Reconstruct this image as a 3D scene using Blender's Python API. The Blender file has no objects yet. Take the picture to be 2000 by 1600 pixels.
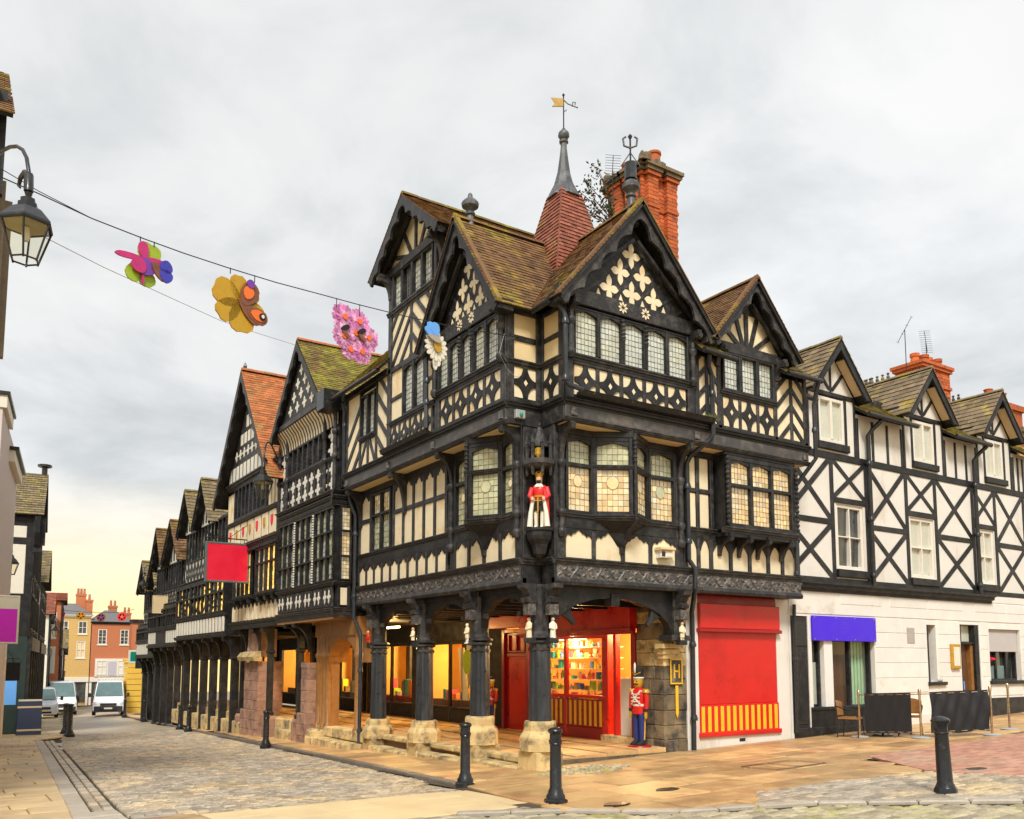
import bpy, math, random
from mathutils import Vector, Matrix
random.seed(7)
R = random.Random(11)
rad = math.radians
sc = bpy.context.scene
col = sc.collection

# ------------------------------------------------------------------ camera, sky, sun, exposure
F, CX, CY, PITCH, HEAD, EYE = 1690., 1000., 1125., math.atan(.1), rad(33.2), Vector((0, 0, 2.1))
cam_d = bpy.data.cameras.new('camera'); cam = bpy.data.objects.new('camera', cam_d); col.objects.link(cam)
sc.camera = cam
cam_d.sensor_width = 36; cam_d.lens = 36 * F / 2000; cam_d.shift_y = (CY - 800) / 2000
cam_d.clip_start = .1; cam_d.clip_end = 2000
cam.location = EYE; cam.rotation_euler = (rad(90) + PITCH, 0, -HEAD)
hd = Vector((math.sin(HEAD), math.cos(HEAD), 0)); rt = Vector((math.cos(HEAD), -math.sin(HEAD), 0)); zz = Vector((0, 0, 1))
fw = hd * math.cos(PITCH) + zz * math.sin(PITCH); upv = -hd * math.sin(PITCH) + zz * math.cos(PITCH)
def ray(x, y): return rt * ((x - CX) / F) - upv * ((y - CY) / F) + fw
def on_plane(px, py, A, B):
    "pixel direction met with the upright plane through plan points A and B"
    r = ray(px, py); n = Vector((B[1] - A[1], A[0] - B[0], 0)); a = Vector((A[0], A[1], 0))
    return EYE + r * ((a - EYE).dot(n) / r.dot(n))
def ground(x, y): return .12 - .032 * (y - 11) + .027 * max(0, min(x, 40) - 7.4) if y < 75 else ground(x, 74.9) - .03 * (y - 74.9)
def on_ground(px, py):
    r = ray(px, py); lo, hi = .1, 400
    for _ in range(50):
        m = (lo + hi) / 2; p = EYE + r * m
        if p.z > ground(p.x, p.y): lo = m
        else: hi = m
    return EYE + r * lo

SUN_EL, SUN_AZ = rad(47), rad(214)      # azimuth clockwise from +y; behind the camera
w = bpy.data.worlds.new('World'); sc.world = w; w.use_nodes = True
nt = w.node_tree; nt.nodes.clear()
def N(t, kind, **kw):
    n = t.nodes.new(kind)
    for k, v in kw.items(): setattr(n, k, v)
    return n
def L(t, a, b): t.links.new(a, b)
tc = N(nt, 'ShaderNodeTexCoord'); sep = N(nt, 'ShaderNodeSeparateXYZ'); L(nt, tc.outputs['Generated'], sep.inputs[0])
def math_n(t, op, a, b=None, clamp=False):
    m = N(t, 'ShaderNodeMath', operation=op); m.use_clamp = clamp
    for i, v in enumerate((a, b)):
        if v is None: continue
        if isinstance(v, (int, float)): m.inputs[i].default_value = v
        else: L(t, v, m.inputs[i])
    return m.outputs[0]
def mixc(t, f, a, b, mode='MIX'):
    m = N(t, 'ShaderNodeMix', data_type='RGBA', blend_type=mode)
    for s, v in ((0, f), (6, a), (7, b)):
        if isinstance(v, (int, float)): m.inputs[s].default_value = v
        elif isinstance(v, tuple): m.inputs[s].default_value = v if len(v) == 4 else v + (1,)
        else: L(t, v, m.inputs[s])
    return m.outputs[2]
def ramp(t, f, stops):
    r = N(t, 'ShaderNodeValToRGB'); L(t, f, r.inputs[0]); e = r.color_ramp.elements
    while len(e) < len(stops): e.new(.5)
    for x, (p, c) in zip(e, stops): x.position = p; x.color = c if len(c) == 4 else tuple(c) + (1,)
    return r.outputs[0]
zc = math_n(nt, 'MAXIMUM', sep.outputs[2], 0.)
zd = math_n(nt, 'ADD', zc, .22)
comb = N(nt, 'ShaderNodeCombineXYZ')
L(nt, math_n(nt, 'DIVIDE', sep.outputs[0], zd), comb.inputs[0]); L(nt, math_n(nt, 'DIVIDE', sep.outputs[1], zd), comb.inputs[1])
comb.inputs[2].default_value = 3.7
n1 = N(nt, 'ShaderNodeTexNoise'); n1.inputs['Scale'].default_value = 2.3; n1.inputs['Detail'].default_value = 7; n1.inputs['Roughness'].default_value = .56; n1.inputs['Distortion'].default_value = .35
L(nt, comb.outputs[0], n1.inputs['Vector'])
n2 = N(nt, 'ShaderNodeTexNoise'); n2.inputs['Scale'].default_value = .42; n2.inputs['Detail'].default_value = 3
L(nt, comb.outputs[0], n2.inputs['Vector'])
cl = ramp(nt, n1.outputs[0], [(.30, (.63, .655, .67)), (.43, (.745, .765, .77)), (.54, (.86, .87, .87)), (.66, (.93, .93, .915))])
big = ramp(nt, n2.outputs[0], [(.35, (.90, .90, .90)), (.65, (1.05, 1.06, 1.07))])
cl = mixc(nt, 1., cl, big, 'MULTIPLY')
hz = math_n(nt, 'SUBTRACT', 1., math_n(nt, 'DIVIDE', zc, .20), True)
hz = math_n(nt, 'POWER', hz, 1.2)
cl = mixc(nt, math_n(nt, 'MULTIPLY', hz, .95), cl, (1.35, 1.0, .36, 1))
sky = N(nt, 'ShaderNodeTexSky', sky_type='NISHITA'); sky.sun_disc = False; sky.sun_elevation = SUN_EL; sky.sun_rotation = SUN_AZ; sky.altitude = 30
skyc = mixc(nt, 1., sky.outputs[0], (.07, .07, .07, 1), 'MULTIPLY')
bgc = mixc(nt, .93, skyc, cl)
bg = N(nt, 'ShaderNodeBackground'); bg.inputs[1].default_value = .49
L(nt, bgc, bg.inputs[0]); out = N(nt, 'ShaderNodeOutputWorld'); L(nt, bg.outputs[0], out.inputs[0])
sd = bpy.data.lights.new('sun', 'SUN'); sd.energy = 1.5; sd.angle = rad(14); sd.color = (1, .965, .90)
sun = bpy.data.objects.new('sun', sd); col.objects.link(sun)
sv = Vector((math.sin(SUN_AZ) * math.cos(SUN_EL), math.cos(SUN_AZ) * math.cos(SUN_EL), math.sin(SUN_EL)))
sun.rotation_euler = sv.to_track_quat('Z', 'Y').to_euler()
vs = sc.view_settings; sc.display_settings.display_device = 'sRGB'
vs.view_transform = 'Standard'; vs.look = 'None'; vs.gamma = 1; vs.exposure = 1.25; vs.use_curve_mapping = False
sc.cycles.max_bounces = 6; sc.cycles.diffuse_bounces = 3; sc.cycles.glossy_bounces = 3; sc.cycles.transmission_bounces = 4
sc.cycles.transparent_max_bounces = 8; sc.cycles.caustics_reflective = False; sc.cycles.caustics_refractive = False
sc.cycles.use_denoising = True; sc.cycles.sample_clamp_indirect = 4

# ------------------------------------------------------------------ materials
MATS = {}
def M(name, c, rough=.6, var=.14, scale=7, bump=.0, bscale=None, rnd=0, isl=0, metal=0, spec=.5, c2=None, s2=1.2, a2=.5, emit=0, alpha=1, det=5, streak=0):
    m = bpy.data.materials.new(name); m.use_nodes = True; t = m.node_tree
    b = t.nodes['Principled BSDF']
    geo = N(t, 'ShaderNodeNewGeometry'); pos = geo.outputs['Position']
    no = N(t, 'ShaderNodeTexNoise'); no.inputs['Scale'].default_value = scale; no.inputs['Detail'].default_value = det; no.inputs['Roughness'].default_value = .62
    L(t, pos, no.inputs['Vector'])
    mr = N(t, 'ShaderNodeMapRange'); mr.inputs[1].default_value = .25; mr.inputs[2].default_value = .75
    mr.inputs[3].default_value = 1 - var; mr.inputs[4].default_value = 1 + var; L(t, no.outputs[0], mr.inputs[0])
    f = mr.outputs[0]
    if rnd or isl:
        src = geo.outputs['Random Per Island'] if isl else N(t, 'ShaderNodeObjectInfo').outputs['Random']
        k = isl or rnd
        q = N(t, 'ShaderNodeMapRange'); q.inputs[3].default_value = 1 - k; q.inputs[4].default_value = 1 + k; L(t, src, q.inputs[0])
        f = math_n(t, 'MULTIPLY', f, q.outputs[0])
    base = tuple(c) + (1,)
    if c2:
        n3 = N(t, 'ShaderNodeTexNoise'); n3.inputs['Scale'].default_value = s2; n3.inputs['Detail'].default_value = 6; n3.inputs['Roughness'].default_value = .65
        v = pos
        if streak:
            mp = N(t, 'ShaderNodeMapping'); mp.inputs['Scale'].default_value = (1, 1, streak); L(t, pos, mp.inputs[0]); v = mp.outputs[0]
        L(t, v, n3.inputs['Vector'])
        rr = N(t, 'ShaderNodeMapRange'); rr.inputs[1].default_value = .62 - a2 * .3; rr.inputs[2].default_value = .78 - a2 * .3; L(t, n3.outputs[0], rr.inputs[0])
        src = rr.outputs[0]
        if rnd or isl:
            src = math_n(t, 'MULTIPLY', src, math_n(t, 'ADD', .55, math_n(t, 'MULTIPLY', q.outputs[0], .45)), True)
        base = mixc(t, src, base, tuple(c2) + (1,))
    hs = N(t, 'ShaderNodeVectorMath', operation='SCALE')
    if isinstance(base, tuple): hs.inputs[0].default_value = base[:3]
    else: L(t, base, hs.inputs[0])
    L(t, f, hs.inputs['Scale']); L(t, hs.outputs[0], b.inputs['Base Color'])
    rv = N(t, 'ShaderNodeMapRange'); rv.inputs[1].default_value = .3; rv.inputs[2].default_value = .7
    rv.inputs[3].default_value = max(.03, rough - .12); rv.inputs[4].default_value = min(1, rough + .12); L(t, no.outputs[0], rv.inputs[0]); L(t, rv.outputs[0], b.inputs['Roughness'])
    b.inputs['Metallic'].default_value = metal; b.inputs['Specular IOR Level'].default_value = spec
    if bump:
        nb = N(t, 'ShaderNodeTexNoise'); nb.inputs['Scale'].default_value = bscale or scale * 3; nb.inputs['Detail'].default_value = 4; L(t, pos, nb.inputs['Vector'])
        bp = N(t, 'ShaderNodeBump'); bp.inputs['Strength'].default_value = bump; bp.inputs['Distance'].default_value = .02
        L(t, nb.outputs[0], bp.inputs['Height']); L(t, bp.outputs[0], b.inputs['Normal'])
    if emit:
        L(t, hs.outputs[0], b.inputs['Emission Color']); b.inputs['Emission Strength'].default_value = emit
    MATS[name] = m
    return m
tim = M('black timber paint', (.0115, .0115, .0125), .5, .45, 9, .25, 26, rnd=.25, c2=(.030, .028, .027), s2=3.5, a2=.6, spec=.35)
fasc = M('worn grey fascia paint', (.060, .056, .052), .5, .35, 5, .3, 20, c2=(.115, .10, .086), s2=2.5, a2=.5)
timg = M('weathered grey black timber', (.026, .025, .0255), .5, .4, 8, .3, 22, rnd=.2, c2=(.062, .056, .051), s2=4, a2=.5, spec=.35)
carve = M('carved oak painted black', (.062, .058, .055), .38, .4, 14, .3, 30, c2=(.19, .165, .145), s2=9, a2=.5)
cream = M('cream lime plaster', (.82, .70, .47), .85, .06, 3, .12, 30, rnd=.06, c2=(.74, .52, .26), s2=1.6, a2=.30)
creamy = M('ochre cream plaster', (.80, .62, .34), .85, .08, 3, .1, 30, rnd=.05)
white = M('white render', (.74, .70, .63), .85, .05, 2.2, .12, 25, c2=(.60, .52, .42), s2=1.1, a2=.22, streak=.35)
whitep = M('off white paint', (.76, .71, .62), .5, .05, 5)
stone_w = M('painted stone blocks', (.78, .745, .68), .8, .06, 2.5, .12, 30, rnd=.03, c2=(.62, .55, .44), s2=1.4, a2=.06)
sand = M('buff sandstone', (.60, .44, .20), .85, .25, 4, .4, 22, rnd=.14, c2=(.16, .125, .08), s2=3.0, a2=.45)
sandr = M('red sandstone', (.36, .205, .135), .85, .25, 4, .4, 22, rnd=.15, c2=(.16, .09, .07), s2=2.5, a2=.4)
dark_st = M('sooty stone', (.20, .15, .085), .85, .4, 4, .5, 20, rnd=.25, c2=(.05, .045, .04), s2=2.2, a2=.5)
tile = M('plain clay tile', (.165, .084, .032), .8, .3, 5, .2, 30, isl=.34, c2=(.27, .195, .022), s2=1.0, a2=.34)
tile_m = M('mossy clay tile', (.16, .10, .03), .85, .3, 5, .3, 30, isl=.3, c2=(.24, .215, .022), s2=1.3, a2=.62)
tile_o = M('orange clay tile', (.42, .135, .040), .75, .25, 5, .2, 30, isl=.25, c2=(.30, .16, .05), s2=1.5, a2=.4)
tile_p = M('red fishscale tile', (.27, .085, .050), .6, .25, 6, .15, 30, isl=.3, c2=(.30, .22, .05), s2=1.2, a2=.25)
slate = M('stone slate', (.20, .145, .085), .8, .3, 5, .35, 24, rnd=.28, isl=0, c2=(.34, .25, .05), s2=2.0, a2=.28)
slate_i = M('stone slate roofing', (.20, .15, .085), .8, .3, 5, .35, 24, isl=.28, c2=(.30, .25, .06), s2=2.0, a2=.45)
brickm = M('orange red brick', (.50, .115, .030), .8, .22, 9, .35, 40, rnd=.28, c2=(.20, .06, .03), s2=4, a2=.3)
brickf = M('far red brick', (.50, .17, .075), .85, .2, 9, .2, 40, rnd=.1)
bricky = M('far yellow brick', (.62, .40, .14), .85, .15, 6, .2, 40)
mortar = M('sooty mortar', (.10, .07, .05), .9, .3, 9)
lead = M('lead sheet', (.065, .07, .076), .45, .3, 6, .15, 20, c2=(.15, .155, .16), s2=3, a2=.4)
iron = M('black cast iron', (.016, .017, .018), .35, .3, 14, .12, 40, rnd=.15, c2=(.05, .04, .03), s2=6, a2=.2)
ironb = M('bollard paint', (.013, .014, .017), .3, .3, 12, .1, 40, c2=(.05, .045, .04), s2=9, a2=.15)
colp = M('blue black column paint', (.022, .026, .032), .35, .3, 6, .15, 20, c2=(.062, .066, .072), s2=5, a2=.35, streak=.15)
steel = M('brushed brass steel', (.55, .43, .27), .28, .15, 10, metal=1)
red = M('red shop paint', (.62, .014, .010), .35, .10, 2.0, c2=(.48, .010, .010), s2=.9, a2=.3)
redd = M('dark red paint', (.33, .008, .012), .35, .15, 2.5)
yel = M('yellow paint', (.85, .50, .02), .45, .08, 4)
flag = M('york flagstone', (.54, .335, .14), .50, .32, 2.2, .3, 30, rnd=.28, c2=(.44, .225, .10), s2=.9, a2=.38)
flagl = M('pale flagstone', (.60, .43, .21), .45, .2, 1.7, .25, 30, rnd=.16, c2=(.40, .27, .15), s2=1.0, a2=.35)
crm_slab = M('smooth buff slab', (.70, .53, .285), .6, .08, 1.5, .12, 40, rnd=.05)
sett = M('granite sett', (.38, .32, .24), .42, .3, 6, .35, 40, rnd=.32, c2=(.52, .39, .22), s2=.8, a2=.5)
sett_i = M('granite setts', (.38, .32, .24), .42, .3, 6, .35, 40, isl=.32, c2=(.52, .39, .22), s2=.8, a2=.5)
sett_m = M('mossy setts', (.40, .34, .22), .55, .3, 6, .35, 40, isl=.32, c2=(.30, .29, .06), s2=1.6, a2=.35)
joint = M('dirty joint', (.045, .036, .026), .9, .4, 9)
joint_b = M('sandy joint', (.075, .052, .03), .9, .4, 6)
kerbm = M('dark granite kerb', (.17, .145, .12), .5, .3, 7, .3, 40, rnd=.2)
kerbl = M('pale granite kerb', (.42, .36, .28), .5, .2, 5, .3, 40, rnd=.12)
pav_b = M('red brick paver', (.47, .235, .155), .7, .2, 8, .2, 40, isl=.22, c2=(.42, .28, .19), s2=1.0, a2=.4)
earth = M('ground', (.30, .235, .16), .8, .25, 3, .3, 20)
glassw = M('pale leaded glass', (.60, .63, .56), .10, .12, 3, isl=.12, spec=.9, c2=(.60, .60, .46), s2=1.1, a2=.5)  # opaque pale base colour stands in for reflected sky and curtains behind
glassg = M('green leaded glass', (.46, .47, .30), .12, .15, 4, isl=.2, spec=.8, c2=(.62, .60, .36), s2=1.5, a2=.5)
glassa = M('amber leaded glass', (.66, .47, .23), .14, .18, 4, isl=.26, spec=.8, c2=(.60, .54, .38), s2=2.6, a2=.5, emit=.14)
glassd = M('dark window glass', (.035, .04, .04), .06, .3, 1.2, spec=1., isl=.2, c2=(.10, .10, .085), s2=.8, a2=.4)
glassy = M('lit yellow window', (.85, .50, .10), .2, .2, 2, isl=.15, emit=.75)
blindm = M('pale window blind', (.55, .56, .46), .25, .08, 2, spec=.8, isl=.1)
leadc = M('lead came', (.22, .22, .19), .4, .2, 20)
leadl = M('bright lead came', (.27, .215, .13), .4, .2, 20)
black = M('matt black fabric', (.012, .012, .014), .75, .2, 5)
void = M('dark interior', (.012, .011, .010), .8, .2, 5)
wood = M('varnished oak', (.30, .135, .035), .4, .25, 6, .2, 20, c2=(.22, .09, .02), s2=5, a2=.4, streak=.2)
woodd = M('dark wood', (.12, .05, .022), .45, .25, 6)
wallw = M('warm interior wall', (.66, .39, .10), .8, .15, 1.2)
skin = M('painted flesh', (.66, .40, .24), .5, .08, 9)
gold = M('gold paint', (.56, .31, .03), .4, .2, 9, metal=.3)
vgold = M('tarnished gilding', (.26, .15, .012), .5, .3, 9, metal=.3)
blue = M('blue paint', (.015, .03, .16), .4, .1, 5)
blue_s = M('blue sign', (.055, .005, .72), .35, .04, 3)
green_s = M('green sign', (.0, .25, .17), .4, .05, 3)
mag_s = M('magenta sign', (.72, .0, .66), .4, .03, 3)
red_s = M('crimson sign', (.78, .012, .045), .4, .03, 3)
cream_s = M('cream sign', (.72, .55, .31), .5, .05, 3)
greenf = M('grey green frame', (.10, .15, .145), .4, .15, 6)
navy = M('navy board', (.03, .045, .10), .45, .08, 3)
silver = M('silver car paint', (.62, .64, .66), .22, .04, 3, metal=.25)
vanw = M('white van paint', (.80, .81, .82), .25, .03, 3)
tyre = M('tyre rubber', (.012, .012, .012), .8, .2, 8)
plastic = M('dark grey plastic', (.03, .031, .033), .5, .15, 8)
lampg = M('lantern glass', (.62, .62, .42), .1, .1, 4, spec=.8)
leafm = M('small leaves', (.055, .085, .028), .6, .3, 8, isl=.35)
mossm = M('bright moss', (.15, .22, .015), .9, .3, 12, isl=.3)
grey = M('grey plastic', (.36, .37, .37), .5, .05, 5)
petal_w = M('white petal', (.76, .72, .60), .6, .05, 6)
petal_p = M('pink petal', (.56, .16, .40), .55, .18, 9, isl=.35, c2=(.74, .42, .62), s2=8, a2=.5)
petal_y = M('yellow petal', (.50, .29, .01), .5, .15, 5, c2=(.40, .18, .01), s2=5, a2=.3)
fuchsia = M('magenta petal', (.50, .02, .16), .5, .2, 7)
purple = M('purple petal', (.16, .04, .34), .5, .2, 7)
lime = M('lime leaf', (.30, .42, .02), .5, .15, 7)
sky_b = M('sky blue wing', (.13, .38, .86), .5, .06, 7)
brownw = M('brown wing', (.20, .07, .03), .5, .3, 12)
orangew = M('orange wing', (.80, .16, .02), .5, .15, 9)
greyc = M('concrete grey', (.38, .35, .31), .8, .1, 4)
def lamp_mat(name, c, s):
    m = bpy.data.materials.new(name); m.use_nodes = True; b = m.node_tree.nodes['Principled BSDF']
    b.inputs['Base Color'].default_value = c + (1,); b.inputs['Emission Color'].default_value = c + (1,); b.inputs['Emission Strength'].default_value = s
    return m
glow = lamp_mat('lit lamp', (1, .72, .30), 6); glowg = lamp_mat('lit lantern', (.95, .95, .45), 3.5)
def clear_mat(name, tint, f):
    m = bpy.data.materials.new(name); m.use_nodes = True; t = m.node_tree; t.nodes.clear()
    tr = N(t, 'ShaderNodeBsdfTransparent'); tr.inputs[0].default_value = tint + (1,)
    gl = N(t, 'ShaderNodeBsdfGlossy'); gl.inputs['Roughness'].default_value = .03
    lw = N(t, 'ShaderNodeLayerWeight'); lw.inputs[0].default_value = .5
    mx = N(t, 'ShaderNodeMixShader'); L(t, math_n(t, 'ADD', .04, math_n(t, 'MULTIPLY', math_n(t, 'POWER', lw.outputs['Facing'], 3.), f * .5), True), mx.inputs[0]); L(t, tr.outputs[0], mx.inputs[1]); L(t, gl.outputs[0], mx.inputs[2])
    o = N(t, 'ShaderNodeOutputMaterial'); L(t, mx.outputs[0], o.inputs[0]); return m
shopglass = clear_mat('shop window glass', (.93, .95, .93), .8)
windscr = M('windscreen', (.10, .17, .17), .06, .2, 2, spec=1.)

# ------------------------------------------------------------------ object helpers
WL = {}
def put(o, parent=None, at=(0, 0, 0)):
    col.objects.link(o); at = Vector(at); WL[o.name] = at
    if parent is not None: o.parent = parent; o.location = at - WL[parent.name]
    else: o.location = at
    return o
def tag(o, label=None, cat=None, group=None, kind=None):
    for k, v in (('label', label), ('category', cat), ('group', group), ('kind', kind)):
        if v: o[k] = v
    return o
def thing(name, at, label, cat, group=None):
    return tag(put(bpy.data.objects.new(name, None), None, at), label, cat, group)
def mk(name, verts, faces, mat, par=None, smooth=False, kind=None, at=None, mats=None, fm=None):
    vs_ = [Vector(v) for v in verts]
    if at is None:
        lo = Vector((min(v.x for v in vs_), min(v.y for v in vs_), min(v.z for v in vs_))); hi = Vector((max(v.x for v in vs_), max(v.y for v in vs_), max(v.z for v in vs_)))
        at = Vector(((lo.x + hi.x) / 2, (lo.y + hi.y) / 2, lo.z))
    at = Vector(at)
    me = bpy.data.meshes.new(name); me.from_pydata([v - at for v in vs_], [], faces)
    for m in (mats or [mat]): me.materials.append(m)
    if fm: me.polygons.foreach_set('material_index', fm)
    if smooth: me.polygons.foreach_set('use_smooth', [True] * len(me.polygons))
    me.update()
    o = put(bpy.data.objects.new(name, me), par, at)
    if kind: o['kind'] = kind
    return o
def dup(src, at, rotz=0, par=None, scale=None, label=None, group=None):
    "copy of a thing with its parts and sub-parts"
    c = src.copy(); put(c, par, at); c.rotation_euler = (0, 0, rotz)
    if scale: c.scale = (scale,) * 3
    if label: c['label'] = label
    if group: c['group'] = group
    def kids(a, b):
        for ch in list(a.children):
            if ch.name in made: continue
            d = ch.copy(); col.objects.link(d); d.parent = b; made.add(d.name); kids(ch, d)
    made = set(); kids(src, c)
    return c
class MB:
    "collects shapes into one mesh"
    def __init__(s): s.v = []; s.f = []
    def add(s, v, f):
        k = len(s.v); s.v += [Vector(x) for x in v]; s.f += [tuple(i + k for i in q) for q in f]; return s
    def box(s, x0, x1, y0, y1, z0, z1):
        return s.add([(x0, y0, z0), (x1, y0, z0), (x1, y1, z0), (x0, y1, z0), (x0, y0, z1), (x1, y0, z1), (x1, y1, z1), (x0, y1, z1)], BOXF)
    def tube(s, pts, r, n=8, caps=True):
        pts = [Vector(p) for p in pts]; rs = r if isinstance(r, (list, tuple)) else [r] * len(pts); k = len(s.v); prev = None
        for i, p in enumerate(pts):
            d = (pts[min(i + 1, len(pts) - 1)] - pts[max(i - 1, 0)]).normalized()
            a = prev if prev and abs(prev.dot(d)) < .95 else Vector((0, 0, 1)) if abs(d.z) < .9 else Vector((1, 0, 0))
            e1 = (a - d * a.dot(d)).normalized(); prev = e1; e2 = d.cross(e1)
            s.v += [p + (e1 * math.cos(2 * math.pi * j / n) + e2 * math.sin(2 * math.pi * j / n)) * rs[i] for j in range(n)]
        for i in range(len(pts) - 1):
            for j in range(n):
                a, b = k + i * n + j, k + i * n + (j + 1) % n; s.f.append((a, b, b + n, a + n))
        if caps: s.f.append(tuple(range(k, k + n))[::-1]); s.f.append(tuple(range(k + (len(pts) - 1) * n, k + len(pts) * n)))
        return s
    def lathe(s, c, prof, n=16, sx=1, sy=1, rot=0):
        "profile of (radius, z) turned about the upright through c"
        k = len(s.v); c = Vector(c)
        for r, z in prof:
            s.v += [c + Vector((math.cos(2 * math.pi * j / n + rot) * r * sx, math.sin(2 * math.pi * j / n + rot) * r * sy, z)) for j in range(n)]
        for i in range(len(prof) - 1):
            for j in range(n):
                a, b = k + i * n + j, k + i * n + (j + 1) % n; s.f.append((a, b, b + n, a + n))
        s.f.append(tuple(range(k, k + n))[::-1]); s.f.append(tuple(range(k + (len(prof) - 1) * n, k + len(prof) * n)))
        return s
    def loft(s, rings, n=12):
        "rings of (x, y, z, rx, ry) in local axes"
        k = len(s.v)
        for x, y, z, rx, ry in rings:
            s.v += [Vector((x + math.cos(2 * math.pi * j / n) * rx, y + math.sin(2 * math.pi * j / n) * ry, z)) for j in range(n)]
        for i in range(len(rings) - 1):
            for j in range(n):
                a, b = k + i * n + j, k + i * n + (j + 1) % n; s.f.append((a, b, b + n, a + n))
        s.f.append(tuple(range(k, k + n))[::-1]); s.f.append(tuple(range(k + (len(rings) - 1) * n, k + len(rings) * n)))
        return s
    def make(s, name, mat, par=None, smooth=False, kind=None, at=None):
        return mk(name, s.v, s.f, mat, par, smooth, kind, at)
BOXF = [(0, 3, 2, 1), (4, 5, 6, 7), (0, 1, 5, 4), (1, 2, 6, 5), (2, 3, 7, 6), (3, 0, 4, 7)]
def smooth_by_angle(o, deg=40):
    me = o.data; me.polygons.foreach_set('use_smooth', [True] * len(me.polygons)); me.set_sharp_from_angle(angle=rad(deg)); return o
class Fr:
    "an upright face: a runs along it, z up, o outwards"
    def __init__(s, O, u, n): s.O = Vector(O).to_3d(); s.u = Vector(u).to_3d().normalized(); s.n = Vector(n).to_3d().normalized()
    def p(s, a, z, o=0): return s.O + s.u * a + s.n * o + zz * z
    def vbox(s, a0, a1, z0, z1, o0, o1, c=.012):
        c = min(c, (a1 - a0) * .3, (z1 - z0) * .3, (o1 - o0) * .8)
        v = [s.p(a, z, o0) for a, z in ((a0, z0), (a1, z0), (a1, z1), (a0, z1))]
        v += [s.p(a, z, o1 - c) for a, z in ((a0, z0), (a1, z0), (a1, z1), (a0, z1))]
        v += [s.p(a, z, o1) for a, z in ((a0 + c, z0 + c), (a1 - c, z0 + c), (a1 - c, z1 - c), (a0 + c, z1 - c))]
        f = [(3, 2, 1, 0), (8, 9, 10, 11)]
        for k in (0, 4):
            for j in range(4): f.append((k + j, k + (j + 1) % 4, k + 4 + (j + 1) % 4, k + 4 + j))
        return v, f
    def box(s, name, a0, a1, z0, z1, o0, o1, mat, par=None, c=.012):
        if a1 < a0: a0, a1 = a1, a0
        v, f = s.vbox(a0, a1, z0, z1, o0, o1, c)
        if mat in (tim, timg) and max(a1 - a0, z1 - z0) > .3 and min(a1 - a0, z1 - z0) < .25:      # hand-cut timbers are never quite straight
            for k in range(4):
                d = s.u * R.uniform(-.007, .007) + zz * R.uniform(-.007, .007)
                for q in (k, k + 4, k + 8): v[q] = v[q] + d
        return mk(name, v, f, mat, par)
    def vpoly(s, pts, o0, o1):
        n = len(pts); v = [s.p(a, z, o0) for a, z in pts] + [s.p(a, z, o1) for a, z in pts]
        return v, [tuple(range(n))[::-1], tuple(range(n, 2 * n))] + [(i, (i + 1) % n, n + (i + 1) % n, n + i) for i in range(n)]
    def poly(s, name, pts, o0, o1, mat, par=None, **k):
        v, f = s.vpoly(pts, o0, o1); return mk(name, v, f, mat, par, **k)
    def beampts(s, p, q, wd):
        d = Vector((q[0] - p[0], q[1] - p[1])).normalized() * wd / 2; e = Vector((-d.y, d.x))
        return [(p[0] - e.x, p[1] - e.y), (q[0] - e.x, q[1] - e.y), (q[0] + e.x, q[1] + e.y), (p[0] + e.x, p[1] + e.y)]
    def beam(s, name, p, q, wd, o0, o1, mat, par=None): return s.poly(name, s.beampts(p, q, wd), o0, o1, mat, par)
    def vprof(s, pts, a0, a1):
        n = len(pts); v = [s.p(a0, z, o) for o, z in pts] + [s.p(a1, z, o) for o, z in pts]
        return v, [tuple(range(n)), tuple(range(n, 2 * n))[::-1]] + [(i, n + i, n + (i + 1) % n, (i + 1) % n) for i in range(n)]
    def prof(s, name, pts, a0, a1, mat, par=None):
        v, f = s.vprof(pts, a0, a1); return mk(name, v, f, mat, par)
    def mould(s, name, a0, a1, z0, z1, o, d, mat, par=None):
        "stepped moulding, deepest at the top"
        h = z1 - z0
        return s.prof(name, [(o - .05, z0), (o + d * .3, z0), (o + d * .35, z0 + h * .3), (o + d * .7, z0 + h * .4), (o + d * .75, z0 + h * .7), (o + d, z0 + h * .78), (o + d, z1), (o - .05, z1)], a0, a1, mat, par)
def pillow(fr, a0, a1, z0, z1, o, nx, nz, tilt=.035):
    "small quarries, each at its own slight tilt"
    v = []; f = []; da = (a1 - a0) / nx; dz = (z1 - z0) / nz
    for i in range(nx):
        for j in range(nz):
            t1, t2 = R.uniform(-tilt, tilt) * da, R.uniform(-tilt, tilt) * dz; k = len(v)
            for a, z, q in ((i, j, -t1 - t2), (i + 1, j, t1 - t2), (i + 1, j + 1, t1 + t2), (i, j + 1, -t1 + t2)):
                v.append(fr.p(a0 + a * da, z0 + z * dz, o + q))
            f.append((k, k + 1, k + 2, k + 3))
    return v, f
def ogee(a0, a1, zt, h, steps=6):
    "outline of a head board with a pointed ogee opening below it"
    w_ = a1 - a0; m = (a0 + a1) / 2; pts = [(a0, zt), (a0, zt - h)]
    for i in range(1, steps): t = i / steps; pts.append((a0 + w_ / 2 * t, zt - h + h * .62 * (math.sin(t * math.pi / 2) ** 1.1 if t < .72 else .90 + (t - .72) * .9)))
    pts.append((m, zt - h * .22))
    for i in range(steps - 1, 0, -1): t = i / steps; pts.append((a1 - w_ / 2 * t, zt - h + h * .62 * (math.sin(t * math.pi / 2) ** 1.1 if t < .72 else .90 + (t - .72) * .9)))
    return pts + [(a1, zt - h), (a1, zt)]
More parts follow.
